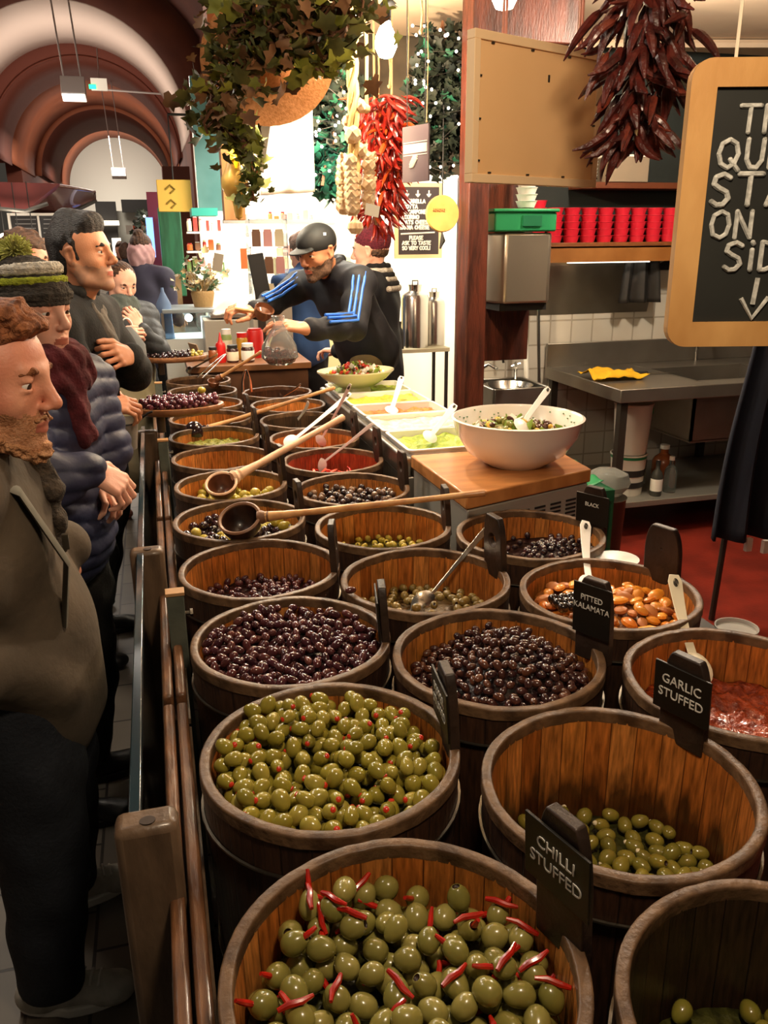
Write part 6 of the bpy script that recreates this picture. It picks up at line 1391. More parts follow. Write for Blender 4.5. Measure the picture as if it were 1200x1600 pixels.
m_hon = M('honey', 'b8862a', .2, coat=.5); m_dj = M('dark_preserve', '3a1c16', .2, coat=.5)
jar(376, 5.55, .038, .17, m_hon, m_redp, 'tall jar of yellow pickles with a red lid')
jar(360, 5.40, .038, .11, m_dj, m_bk, 'squat dark jar with a cream label', M('cream_label', 'e0d4b8', .6))
jar(384, 5.38, .042, .12, m_dj, m_lblw, 'dark jar with a wide white label', m_lblw)
jar(352, 5.62, .035, .19, M('green_herb', '8a9a5a', .4), m_lblw, 'pale green jar of herbs at the back of the counter', M('cream_label', 'e0d4b8'))
jar(330, 5.42, .034, .10, M('amber_jug', '8a4a26'), m_bk, 'small amber jar at the left end of the counter')
bt = thing('squeeze_bottle', 'red squeeze bottle with pointed nozzle on the wooden counter', 'bottle', (aty(343, 520, 5.42).x, 5.42, wz)); mb = MB(); mb.lathe([(.0001, 0), (.03, 0), (.034, .01), (.032, .11), (.026, .125), (.0001, .125)], 20); mb.build('body', m_redp, bt); mb = MB(); mb.lathe([(.024, .12), (.012, .14), (.003, .19), (.0001, .19)], 14); mb.build('nozzle', m_redp, bt)
bt = thing('red_tin', 'big red tin standing behind the dark jars on the counter', 'tin', (aty(398, 520, 5.6).x, 5.6, wz)); mb = MB(); mb.lathe([(.0001, 0), (.055, 0), (.055, .17), (.05, .18), (.0001, .18)], 24); mb.build('body', m_redp, bt); mb = MB(); mb.lathe([(.0001, .178), (.045, .178), (.045, .19), (.0001, .19)], 24); mb.build('lid', m_redp, bt)
o = MB(); o.box((0, 0, .02), (.2, .14, .03)); p = aty(325, 520, 5.6); t = thing('card_box', 'small open brown card box leaning on the counter', 'box', (p.x, 5.62, wz), (R_(0), R_(0), R_(20))); o.build('base', M('brown_paper', '8a7a66'), t)
for s in (-1, 1): o = MB(); o.box((s*.1, 0, .06), (.006, .14, .10), rot=(0, s*.3, 0)); o.build('flap', M('brown_card', 'a08466', .7), t)
# till screen and acrylic rack
ti = thing('till_screen', 'black till screen on a stand behind the reaching hand', 'screen', (aty(404, 430, 5.75).x, 5.70, wz))
p = aty(404, 470, 5.7); q = aty(404, 396, 5.7); r_ = aty(420, 430, 5.7).x-aty(388, 430, 5.7).x
mb = MB(); mb.box((0, 0, (p.z+q.z)/2-wz), (r_*.75, .03, q.z-p.z), rot=(0, R_(-8), 0)); mb.build('screen', m_bk, ti, bevel=.005); mb = MB(); mb.box((.0, .01, (p.z-wz)/2), (.05, .04, p.z-wz+.05)); mb.box((0, 0, .01), (.15, .12, .02)); mb.build('stand', m_dkst, ti)
ar = thing('acrylic_rack', 'clear acrylic rack of packets beside the till screen', 'rack', (aty(418, 400, 6.1).x, 6.1, 0)); zt2 = aty(410, 335, 6.1).z; zb = aty(410, 470, 6.1).z
m_acr = M('acrylic', 'e6eef2', .05, trans=.95, ior=1.2)
for s in (-1, 1): mb = MB(); mb.box((s*.13, 0, (zt2+zb)/2), (.008, .2, zt2-zb)); mb.build('side', m_acr, ar)
for k in range(4):
    mb = MB(); mb.box((0, 0, zb+(zt2-zb)*k/3.2), (.26, .2, .008)); mb.build('shelf', m_acr, ar)
mb = MB(); mb.box((0, 0, zb/2), (.28, .24, zb-.01)); mb.build('plinth', M('pale_counter', 'c9c0ae'), ar)
for k in range(3):
    for j in range(3):
        t = tag(None or MB().build('x', m_bk), 'a', 'b') if False else None
        z = zb+(zt2-zb)*k/3.2+.006; mb = MB(); mb.prism([(-.03, -.004), (.03, -.004), (.03, .012), (-.03, .012)], 0, .10); mb.prism([(-.026, -.001), (.026, -.001), (.026, .003), (-.026, .003)], .10, .115)
        o = mb.build('packet', gm[(3, 2, 4)[(k+j) % 3]], loc=(ar.location.x-.08+j*.08, 6.04, z)); tag(o, 'small flat packet standing in the clear acrylic rack', 'packet', 'packets in the acrylic rack')
# cream cabinet behind the cap of the vendor
boxthing((436, 400, 545, 640), 7.2, .3, 'cream_cupboard', M('cream_paint', 'e0d8a0', .5), 'pale yellow cupboard behind the vendor in the cap', 'cupboard', bevel=.01)
# coil and horns on the beam
bm_, c = slab((348, 343, 505, 349), 6.3, .08, 'trim_white_beam', m_shelfw); struct(bm_)
# ------------------------------------------------------------------ left stall and far end
m_awn = M('awning_maroon', '6a2a26', .5, col2='5a201e', scale=4)
aw = thing('maroon_awning', 'maroon fascia of the stall across the aisle, cut off at the left edge', 'awning')
p0 = aty(-40, 283, 9); p1 = aty(92, 287, 9.0); p2 = aty(40, 328, 9.0); p3 = aty(-40, 326, 9)
mb = MB(); mb._add([p0, p1, p2, p3]+[p+Vector((0, .3, 0)) for p in (p0, p1, p2, p3)], [(3, 2, 1, 0), (4, 5, 6, 7), (0, 1, 5, 4), (1, 2, 6, 5), (2, 3, 7, 6), (3, 0, 4, 7)]); mb.build('fascia', m_awn, aw)
a0 = aty(-10, 322, 8.95); mb = MB()
mb.tube([aty(0, 326, 8.9), aty(40, 330, 8.9), aty(75, 318, 8.9)], .02, 6); mb.build('edge', m_dkst, aw)
cn = thing('curved_canopy', 'curved smoky canopy with glossy highlights behind the dark-haired man', 'canopy', aty(95, 310, 9.3))
def can(u, v):
    x = 45+105*u; y = 290+ (50-38*u)*0 ; top = 287+ 22*max(0, u-.35)**1.3; bot = 332-6*u-24*max(0, u-.45)+8*math.sin(u*PI)
    p = aty(x, top+(bot-top)*v, 9.3+.45*math.sin(v*PI*.5)-.3*u); return p-cn.location
mb = MB(); mb.grid(20, 12, can); mb.build('canopy', M('smoked_acrylic', '5a3a34', .12, coat=.7, trans=.25), cn, solid=.015)
mb = MB(); mb.tube([can(u/10, 1.0) for u in range(11)], .022, 6); mb.tube([can(0, v/6) for v in range(7)], .018, 6); mb.build('frame', m_dkst, cn)
mn = thing('menu_boards', 'white-framed dark menu boards of the stall across the aisle', 'sign'); o, c = slab((18, 336, 112, 372), 9.6, .03, 'board', M('menu_dark', '2a2a2c', .5), mn)
for px in ((16, 333, 114, 337), (110, 333, 114, 375), (60, 336, 63, 373), (14, 333, 18, 375)): slab(px, 9.57, .04, 'frame', m_lblw, mn)
for k in range(4): slab((24, 342+k*7, 56, 343.5+k*7), 9.57, .01, 'writing', M('dim_print', '8a8a88', .6), mn); slab((68, 342+k*7, 104, 343.5+k*7), 9.57, .01, 'writing', M('dim_print', '8a8a88', .6), mn)
boxthing((112, 338, 122, 372), 9.5, .04, 'blue_lit_sign', M('blue_sign_glow', '7aa6ff'), 'small blue lit sign beside the white-framed menu boards', 'sign')
sl = thing('stall_counter', 'cluttered lit counter of the stall across the aisle', 'counter'); o, c = slab((-30, 372, 118, 470), 9.4, .5, 'body', M('stall_wood', '7a5a44', .5), sl)
for k in range(3):
    p = aty(8+22*k, 374-k*2, 9.0); t = thing('stall_globe_lamp', ('bright globe lamp of the opposite stall, at the left edge of the photo', 'globe lamp of the opposite stall, middle one', 'globe lamp of the opposite stall, nearest the brown-haired head')[k], 'lamp', p); mb = MB(); mb.ball((0, 0, 0), .06, 14); mb.build('globe', M('globe_glow', 'ffe8cc', .3, emit=5), t); mb = MB(); mb.tube([(0, 0, .05), (0, 0, .5)], .005, 5); mb.build('cord', m_bk, t)
lamp('POINT', aty(20, 390, 8.6), 16, (1, .9, .75), .1)
# far stalls under the lunette
fs_ = thing('far_stall', 'dark-signed stall at the far end of the aisle under the white lunette', 'stall'); 
slab((120, 330, 235, 400), 18.5, .3, 'wall', M('far_stall_grey', '9a978c', .7), fs_)
slab((150, 315, 182, 346), 18.2, .1, 'sign', m_bk, fs_); slab((190, 312, 232, 332), 18.2, .1, 'sign', m_bk, fs_)
slab((140, 345, 186, 352), 18.0, .2, 'light_strip', M('strip_dim', 'fff4e0', .3, emit=1.5), fs_); slab((160, 354, 186, 400), 18.1, .1, 'doorway', m_bk, fs_); slab((176, 372, 190, 400), 18.0, .05, 'lit_panel', M('strip_dim', 'fff4e0'), fs_)
p = aty(139, 343, 17.9); text_part('The', .22, m_bk, fs_, Matrix.Translation(p) @ Matrix.Rotation(PI/2, 4, 'X'))
o_ = boxthing((208, 352, 224, 366), 15, .05, 'orange_sign', M('sign_orange', 'd8582a', .5), 'small orange sign far along the aisle', 'sign')
boxthing((197, 352, 207, 366), 15, .05, 'framed_poster', m_lblw, 'small white framed poster far along the aisle', 'poster')
struct(slab((262, 262, 303, 480), 14.5, .5, 'wall_right_stalls', m_vbrown)[0])
cs = thing('christmas_tree', 'dark narrow tree with tiny lights left of the maroon banner', 'tree', aty(232, 430, 9.5)); r3 = random.Random(2); mb = MB()
for i in range(300): u = r3.random(); leaves(mb, r3, (r3.gauss(0, .10*(1-u)+.03), r3.gauss(0, .08), -.3+u*.95), .06)
mb.build('foliage', m_dkl, cs, angle=180); mb = MB(); mb.tube([(0, 0, -1.2), (0, 0, .6)], .03, 6); mb.build('trunk', m_drybr, cs); mb = MB()
for i in range(26): u = r3.random(); mb.ball((r3.gauss(0, .10*(1-u)+.03), -.12, -.3+u*.9), .012, 6)
k = mb.build('lights', m_fairy, cs); 
# hanging luminaires and exit sign in the vault
m_lum = M('luminaire_grey', 'b5aaa4', .5)
def lum(px, y, Y, w, h, label, tilt=.35):
    p = aty(px, y, Y); t = thing('hanging_luminaire', label, 'lamp', p); mb = MB(); mb.box((0, 0, 0), (w, .2, h), rot=(-tilt, 0, 0)); mb.build('housing', m_lum, t, bevel=.01); mb = MB(); mb.box((0, -.07, -h*.4), (w*.92, .16, .02), rot=(-tilt, 0, 0)); mb.build('diffuser', M('luminaire_pale', 'e6e2e0', .4), t)
    for s in (-1, 1): mb = MB(); mb.tube([(s*w*.35, 0, h*.5), (s*w*.35-.1, 0, 5.6-p.z if Y > 12 else 2.2)], .012, 5); mb.build('rod', m_lum, t)
lum(115, 139, 12.5, .30, .24, 'grey box luminaire hanging on two rods under the white arch')
lum(186, 271, 24, .36, .22, 'small bright luminaire hanging before the far lunette')
ex = thing('exit_sign', 'white wall box with a green glow and a thin rod in the vault', 'sign', aty(155, 132, 14.5)); mb = MB(); mb.box((0, 0, 0), (.24, .06, .17)); mb.build('box', m_lblw, ex, bevel=.006); mb = MB(); mb.box((-.1, -.035, -.04), (.10, .01, .06)); mb.build('green_panel', M('exit_green', '1fd87a', .4, emit=3), ex)
mb = MB(); mb.tube([(.1, 0, -.07), (.9, 0, -.10)], .014, 6); mb.build('rod', m_lum, ex); mb = MB(); mb.tube([(0, .03, 0), (0, .6, .6)], .01, 5); mb.build('bracket', m_lum, ex)
# ================================================================== PEOPLE
def v3(p): return np.array([p[0], p[1], p[2]], dtype=np.float32)
class Sdf:
    def __init__(s): s.p = []
    def cone(s, a, b, ra, rb, k=.02, op='u'): s.p.append(('c', v3(a), v3(b), ra, rb, k, op)); return s
    def ell(s, c, r, rot=None, k=.02, op='u'):
        s.p.append(('e', v3(c), np.array(r if isinstance(r, (tuple, list)) else (r,)*3, dtype=np.float32), None if rot is None else np.array(rot, dtype=np.float32), 0, k, op)); return s
    def bounds(s):
        lo = np.full(3, 1e9); hi = np.full(3, -1e9)
        for q in s.p:
            if q[6] != 'u': continue
            if q[0] == 'c': r = max(q[3], q[4]); lo = np.minimum(lo, np.minimum(q[1], q[2])-r); hi = np.maximum(hi, np.maximum(q[1], q[2])+r)
            else: r = q[2].max(); lo = np.minimum(lo, q[1]-r); hi = np.maximum(hi, q[1]+r)
        return lo-.02, hi+.02
    def mesh(s, cell, disp=None, clip=None):
        lo, hi = s.bounds()
        if clip is not None: lo = np.maximum(lo, clip[0]); hi = np.minimum(hi, clip[1])
        n = np.maximum(4, np.ceil((hi-lo)/cell).astype(int)+1); ax = [lo[i]+cell*np.arange(n[i], dtype=np.float32) for i in range(3)]
        D = np.full(n, 1.0, dtype=np.float32)
        for q in s.p:
            if q[0] == 'c': r = max(q[3], q[4]); l = np.minimum(q[1], q[2])-r; h = np.maximum(q[1], q[2])+r
            else: r = q[2].max(); l = q[1]-r; h = q[1]+r
            m = q[5]+3*cell; i0 = np.maximum(0, np.floor((l-m-lo)/cell).astype(int)); i1 = np.minimum(n, np.ceil((h+m-lo)/cell).astype(int)+1)
            if (i1 <= i0).any(): continue
            X = ax[0][i0[0]:i1[0], None, None]; Y = ax[1][None, i0[1]:i1[1], None]; Z = ax[2][None, None, i0[2]:i1[2]]
            if q[0] == 'c':
                ba = q[2]-q[1]; L = float(ba@ba)+1e-9; px, py, pz = X-q[1][0], Y-q[1][1], Z-q[1][2]
                t = np.clip((px*ba[0]+py*ba[1]+pz*ba[2])/L, 0, 1)
                d = np.sqrt((px-t*ba[0])**2+(py-t*ba[1])**2+(pz-t*ba[2])**2)-(q[3]+(q[4]-q[3])*t)
            else:
                px, py, pz = X-q[1][0], Y-q[1][1], Z-q[1][2]
                if q[3] is not None: R = q[3]; px, py, pz = R[0, 0]*px+R[1, 0]*py+R[2, 0]*pz, R[0, 1]*px+R[1, 1]*py+R[2, 1]*pz, R[0, 2]*px+R[1, 2]*py+R[2, 2]*pz
                r = q[2]; k0 = np.sqrt((px/r[0])**2+(py/r[1])**2+(pz/r[2])**2); k1 = np.sqrt((px/r[0]**2)**2+(py/r[1]**2)**2+(pz/r[2]**2)**2)+1e-9; d = k0*(k0-1)/k1
            sl = D[i0[0]:i1[0], i0[1]:i1[1], i0[2]:i1[2]]; k = max(q[5], 1e-4)
            if q[6] == 'u': h_ = np.clip(.5+.5*(sl-d)/k, 0, 1); sl[...] = sl+(d-sl)*h_-k*h_*(1-h_)
            else: d = -d; h_ = np.clip(.5-.5*(sl-d)/k, 0, 1); sl[...] = sl+(d-sl)*h_+k*h_*(1-h_)
        if disp is not None: D += disp(ax[0][:, None, None], ax[1][None, :, None], ax[2][None, None, :]).astype(np.float32)
        D[0] = D[-1] = 1; D[:, 0] = D[:, -1] = 1; D[:, :, 0] = D[:, :, -1] = 1
        return surface_nets(D, ax)
def surface_nets(D, ax):
    S = D < 0; n = np.array(D.shape); c = n-1
    tot = np.zeros(c, dtype=np.int8)
    for i in (0, 1):
        for j in (0, 1):
            for k in (0, 1): tot += S[i:n[0]-1+i, j:n[1]-1+j, k:n[2]-1+k]
    act = (tot > 0) & (tot < 8); idx = np.full(c, -1, dtype=np.int64); I = np.argwhere(act); idx[act] = np.arange(len(I))
    acc = np.zeros((len(I), 3)); cnt = np.zeros(len(I))
    for a in range(3):
        o1, o2 = [b for b in range(3) if b != a]
        for u in (0, 1):
            for w_ in (0, 1):
                A = I.copy(); A[:, o1] += u; A[:, o2] += w_; Bq = A.copy(); Bq[:, a] += 1
                da = D[A[:, 0], A[:, 1], A[:, 2]]; db = D[Bq[:, 0], Bq[:, 1], Bq[:, 2]]; m = (da < 0) != (db < 0)
                t = np.where(m, da/(da-db+1e-12), 0); P = A.astype(float); P[:, a] += t; acc[m] += P[m]; cnt[m] += 1
    V = acc/np.maximum(cnt, 1)[:, None]; st = [float(x[1]-x[0]) for x in ax]; V = V*np.array(st)+np.array([float(x[0]) for x in ax])
    F = []
    for a in range(3):
        b, cc = (a+1) % 3, (a+2) % 3; sl0 = [slice(None)]*3; sl1 = [slice(None)]*3; sl0[a] = slice(0, n[a]-1); sl1[a] = slice(1, n[a])
        S0 = S[tuple(sl0)]; S1 = S[tuple(sl1)]; E = np.argwhere(S0 != S1); E = E[(E[:, b] > 0) & (E[:, cc] > 0) & (E[:, b] < n[b]-1) & (E[:, cc] < n[cc]-1)]
        if len(E) == 0: continue
        def g(db_, dc): Q = E.copy(); Q[:, b] += db_; Q[:, cc] += dc; return idx[Q[:, 0], Q[:, 1], Q[:, 2]]
        q = np.stack([g(-1, -1), g(0, -1), g(0, 0), g(-1, 0)], 1); ins = S0[E[:, 0], E[:, 1], E[:, 2]]
        q[~ins] = q[~ins][:, ::-1]; F.append(q)
    return V, np.concatenate(F)
def np_mesh(name, parts, mats, parent=None, matfn=None):
    vs = []; fs = []; off = 0
    for V, F in parts: vs.append(V); fs.append(F+off); off += len(V)
    V = np.concatenate(vs); F = np.concatenate(fs); me = bpy.data.meshes.new(name)
    me.vertices.add(len(V)); me.vertices.foreach_set('co', V.astype(np.float32).ravel()); me.loops.add(len(F)*4); me.loops.foreach_set('vertex_index', F.astype(np.int32).ravel())
    me.polygons.add(len(F)); me.polygons.foreach_set('loop_start', np.arange(0, len(F)*4, 4, dtype=np.int32)); me.polygons.foreach_set('loop_total', np.full(len(F), 4, dtype=np.int32))
    me.polygons.foreach_set('use_smooth', np.ones(len(F), dtype=bool))
    for m in (mats if isinstance(mats, (list, tuple)) else [mats]): me.materials.append(m)
    if matfn is not None: C = V[F].mean(1); me.polygons.foreach_set('material_index', matfn(C).astype(np.int32))
    me.update(); me.validate(); o = bpy.data.objects.new(name, me); COL.objects.link(o)
    if parent: o.parent = parent
    return o
def PX(x, y, zc): return O_+sight(x, y)/F_PX*zc
def hrot(yaw, pitch=0, roll=0): return (Matrix.Rotation(yaw, 3, 'Z') @ Matrix.Rotation(-pitch, 3, 'Y') @ Matrix.Rotation(roll, 3, 'X'))
m_iris = M('iris_brown', '3a2a20', .15, coat=.8); m_eyew = M('eye_white', 'e6dcd4', .2, coat=.6); m_lip = M('lip', 'a8604e', .45); m_brow = M('eyebrow_hair', '2e1f18', .9)
def head_sdf(S, c, R, s=1.0, female=False):
    L = lambda x, y, z: np.array(c)+np.array(R @ Vector((x*s, y*s, z*s))); Rm = [list(r) for r in R]
    E = lambda p, r, k=.012, op='u': S.ell(L(*p), tuple(q*s for q in r), Rm, k*s, op); K = lambda a, b, ra, rb, k=.012, op='u': S.cone(L(*a), L(*b), ra*s, rb*s, k*s, op)
    E((-.012, 0, .040), (.098, .076, .088)); E((.012, 0, .03), (.083, .072, .08), .02); E((.030, 0, -.035), (.058, .055, .072), .03)
    K((.0, .056, -.035), (.020, .050, -.072), .020, .017, .025); K((.0, -.056, -.035), (.020, -.050, -.072), .020, .017, .025)
    K((.022, .048, -.074), (.074, .012, -.096), .016, .016, .022); K((.022, -.048, -.074), (.074, -.012, -.096), .016, .016, .022); E((.078, 0, -.095), (.018, .021, .017), .014)
    E((.052, .040, -.018), (.026, .022, .024), .02); E((.052, -.040, -.018), (.026, .022, .024), .02)
    E((.066, 0, -.058), (.026, .034, .030), .02)
    K((.080, .036, .034), (.090, .010, .030), .0085, .009, .012); K((.080, -.036, .034), (.090, -.010, .030), .0085, .009, .012)
    for sy in (1, -1): E((.100, sy*.031, .012), (.017, .017, .0125), .012, 's')
    K((.088, 0, .030), (.112, 0, -.016), .008, .0105, .014); E((.111, 0, -.021), (.0115, .0095, .0090), .010); E((.101, .012, -.026), (.010, .0062, .0068), .006); E((.101, -.012, -.026), (.010, .0062, .0068), .006)
    for sy in (1, -1): E((.106, sy*.007, -.034), (.006, .004, .004), .003, 's')
    for sy in (1, -1): E((.0765, sy*.031, .0195), (.0150, .0160, .0085), .004); E((.0760, sy*.031, .0030), (.0140, .0155, .0060), .004)
    E((.0885, 0, -.0535), (.0098, .0235, .0056), .006); E((.0870, 0, -.0650), (.0108, .0195, .0066), .006); K((.101, .021, -.0590), (.101, -.021, -.0590), .0022, .0022, .003, 's'); K((.103, 0, -.0590), (.1045, 0, -.0592), .0024, .0024, .003, 's')
    for sy in (1, -1):
        E((-.004, sy*.077, .004), (.018, .007, .030), .006); E((-.001, sy*.083, .008), (.010, .005, .018), .003, 's'); K((-.012, sy*.078, .026), (.006, sy*.080, .031), .006, .005, .006); E((.004, sy*.076, -.020), (.008, .005, .009), .005)
    return L
def hand_prims(S, w, f, up, side, size=1.0, curl=.5, spread=.12, thumb=.6):
    """w wrist, f finger direction, up back-of-hand normal, side=+1 when the thumb is on up x f side"""
    f = Vector(f).normalized(); up = Vector(up); up = (up-f*up.dot(f)).normalized(); t = up.cross(f)*side; z = size; w = Vector(w)
    P = lambda a, b, c_: w+f*a*z+t*b*z+up*c_*z
    S.cone(P(-.03, 0, 0), P(.02, 0, 0), .025*z, .025*z, .015*z); 
    kn = [(.088, .030), (.092, .010), (.087, -.011), (.079, -.030)]; Ls = [(.042, .026, .020), (.047, .030, .021), (.043, .028, .020), (.034, .021, .018)]
    for (a, b), Lf, q in zip(kn, Ls, range(4)):
        S.cone(P(.012, b*.6, 0), P(a, b, .002), .0155*z, .0115*z, .012*z)
        p = P(a, b, .002); ang = -curl*.55; sp = (1.5-q)*spread; r = (.0100, .0102, .0098, .0086)[q]
        for j, l in enumerate(Lf):
            d = (f*math.cos(ang)+up*math.sin(ang)+t*math.sin(sp)).normalized(); e = p+d*l*z; S.cone(p, e, r*z, (r-.0012)*z, .0035*z); p = e; r -= .0010; ang -= curl*(.95 if j == 0 else .7)
    p = P(.018, .024, -.006); d1 = (f*.62+t*.72-up*.28).normalized(); e = p+d1*.045*z; S.cone(P(.0, .008, -.002), e, .017*z, .0125*z, .014*z)
    d2 = (f*.85+t*(.45-thumb*.4)-up*(.12+thumb*.35)).normalized(); e2 = e+d2*.032*z; S.cone(e, e2, .0118*z, .0105*z, .005*z); d3 = (d2+f*.25-t*thumb*.3-up*thumb*.2).normalized(); S.cone(e2, e2+d3*.024*z, .0105*z, .0085*z, .004*z)
def limb(S, pts, rs, k=.03):
    for i in range(len(pts)-1): S.cone(pts[i], pts[i+1], rs[i], rs[i+1], k)
def folds(amp, f=22, seed=0, aniso=(1, 1, 1)):
    return lambda X, Y, Z: amp*(np.sin(X*f*aniso[0]+2.1*np.sin(Z*f*.5+seed)+Y*f*.6)*np.cos(Z*f*.7*aniso[2]+1.7*np.sin(Y*f*.6+seed+X*7))+.5*np.sin(X*f*2.3+Y*f*1.9+Z*f*1.4+seed*3))
def quilt(amp, period, z0=0): return lambda X, Y, Z: (0*X+0*Y)+amp*(1-np.abs(np.sin((Z-z0+.012*np.sin(X*30)*1+.012*np.sin(Y*26))*PI/period))**.55)+.0015*np.sin(X*70+Z*40)*np.cos(Y*60)
def person(name_label, J, skin, top, legs, shoes, group=None, female=False, head_cell=.004, body_cell=.013, hair=None, extras=None, top_cell=.008, top_disp=None, hem=.0, topk='jacket', bulk=1.0, lipmat=None, eyes=True, brows=True, hs=1.0, collar=True, leg_disp=None, headless=False):
    """J: joint positions. The body is one mesh; clothes, hair, eyes are its parts."""
    g = lambda k: np.array(J[k], dtype=np.float32)
    up = g('neck')-g('pelvis'); parts = []; shv = g('shl')-g('shr'); shv = shv/np.linalg.norm(shv); upn = up/np.linalg.norm(up); fwd = np.cross(shv, upn)   # forward = left x up
    fwd /= np.linalg.norm(fwd); B3 = np.stack([fwd, shv, upn], 1)
    R = hrot(*J['head_rot']); S = Sdf(); Lh = head_sdf(S, J['head'], R, hs, female)
    nk = g('neck'); S.cone(Lh(-.02, 0, -.045), nk+upn*.0, .052, .060, .03); S.cone(Lh(.01, 0, -.06), nk+fwd*.012, .040, .050, .03); S.ell(nk-upn*.05, (.07, .12, .05), B3, .04)
    parts.append(S.mesh(head_cell)); nh = len(parts[0][0])
    def torso(S, e, k=.05):
        ch = nk-upn*.17; mid = nk-upn*.33; pv = g('pelvis')
        S.ell(ch, (.105*bulk+e, .165*bulk+e, .15+e), B3, k); S.ell(mid, (.10*bulk+e, .145*bulk+e, .15+e), B3, k); S.ell(pv, (.115*bulk+e, .165*bulk+e, .13+e), B3, k); S.ell((mid+pv)/2, (.103*bulk+e, .150*bulk+e, .14+e), B3, k)
        for sd, sg in (('l', 1), ('r', -1)): S.cone(nk-upn*.035+shv*sg*.04, g('sh'+sd), .055+e, .058+e, .05)
    def arms(S, e, wr=1.0, k=.03):
        for sd in 'lr':
            a, b, c_ = g('sh'+sd), g('el'+sd), g('wr'+sd); c_ = b+(c_-b)*wr; m = (a+b)/2; m2 = b+(c_-b)*.35; limb(S, [a, m, b, m2, c_], [.052+e, .045+e, .038+e, .037+e, (.027+e if e < .006 else .034+e*.8)], k)
    def legsf(S, e, k=.04, an=1.0):
        e += J.get('legw', 0)
        for sd in 'lr':
            a, b, c_ = g('hip'+sd), g('kn'+sd), g('an'+sd); m = (a+b)/2; m2 = b+(c_-b)*.3; limb(S, [a, m, b, m2, b+(c_-b)*an], [.085+e, .072+e, .052+e, .055+e, .036+e*1.3], k)
    S = Sdf(); torso(S, -.03); arms(S, -.008); legsf(S, -.012-J.get('legw', 0)); parts.append(S.mesh(body_cell))
    for sd, sg in (('l', 1), ('r', -1)):
        if 'hand'+sd in J:
            h = J['hand'+sd]; S = Sdf(); w_ = Vector(J['wr'+sd]); el = Vector(J['el'+sd]); S.cone(w_.lerp(el, .35), w_, .034, .026, .01); hand_prims(S, w_, h[0], h[1], h[2], h[4] if len(h) > 4 else 1.0, h[3]); parts.append(S.mesh(h[5] if len(h) > 5 else .0036))
    cm = np.array(Lh(.095, 0, -.0592)); Rn = np.array([list(r) for r in R])
    def mf(C):
        d = (C-cm)@Rn/hs; lipm = (np.abs(d[:, 1]) < .022) & (np.abs(d[:, 2]) < .0105-.18*np.abs(d[:, 1])) & (d[:, 0] > -.012) & (d[:, 0] < .03)
        out_ = np.where(lipm, 1, 0)
        if 'stubble' in J:
            e = (C-np.array(Lh(0, 0, 0)))@Rn/hs; jg = .006*np.sin(e[:, 1]*300)+.004*np.sin(e[:, 2]*500+e[:, 0]*400)
            top_ = np.where(e[:, 0] > .078, -.036-.0*e[:, 0], -.020-.30*(e[:, 0]-.01)*(1)); top_ = np.where((e[:, 0] > .078) & (np.abs(e[:, 1]) < .026), -.037, top_)
            out_ = np.where((e[:, 2] < top_+jg*.5) & (e[:, 2] > -.118+.25*(.05-np.clip(e[:, 0], -.1, .05))) & (e[:, 0] > -.002+jg) & ~lipm & (np.abs(e).max(1) < .16), 2, out_)
        return out_
    body = np_mesh('person', parts, [skin, lipmat or m_lip, J.get('stubble', skin)], None, mf); tag(body, name_label, 'person', group)
    if eyes:
        for sy in (1, -1):
            mb = MB(); mb.ball((0, 0, 0), .0122*hs, 16); mb.cur = 1; mb.lathe([(.0001, .0127*hs), (.003*hs, .0125*hs), (.0066*hs, .0108*hs)], 14, rot=(0, PI/2, 0)); o = mb.build('eye', [m_eyew, m_iris], body); o.location = Lh(.0768, sy*.031, .0115); o.rotation_euler = (R @ Matrix.Rotation(R_(J.get('gyaw', 0)), 3, 'Z') @ Matrix.Rotation(R_(J.get('gaze', 12)), 3, 'Y')).to_euler()
    if brows:
        for sy in (1, -1): S = Sdf(); S.cone(Lh(.0925, sy*.014, .031), Lh(.092, sy*.030, .0345), .0054*hs, .0054*hs, .004); S.cone(Lh(.092, sy*.030, .0345), Lh(.079, sy*.046, .029), .0052*hs, .0034*hs, .004); np_mesh('eyebrow', [S.mesh(.0022)], [hair[1] if hair else m_brow], body)
    if hair: 
        for nm, fn, mat, cell, dsp in hair[0](Lh, R): S = Sdf(); fn(S); np_mesh(nm, [S.mesh(cell, dsp)], [mat], body)
    S = Sdf(); torso(S, J.get('puff', .022)); arms(S, .012*J.get('sleeve', 1.0), J.get('cuff', .93))
    if hem: 
        pv = g('pelvis'); S.cone(pv+upn*.02, pv-np.array([0, 0, hem]), .0+.15*bulk, .155*bulk, .05); S.ell(pv-np.array([0, 0, hem*.6]), (.13*bulk, .175*bulk, hem*.62+.05), B3, .05)
    if collar: S.cone(nk+upn*.0-fwd*.015, nk+upn*.045-fwd*.018, .072, .066, .02); S.ell(nk+upn*.10+fwd*.02, (.062, .058, .055), B3, .01, 's')
    np_mesh(topk, [S.mesh(top_cell, top_disp)], [top], body)
    S = Sdf(); pv = g('pelvis'); S.ell(pv-upn*.02, (.118*bulk, .168*bulk, .12), B3, .05); legsf(S, .012, an=.97); np_mesh('trousers', [S.mesh(.010, leg_disp or folds(.003, 30, 2))], [legs], body)
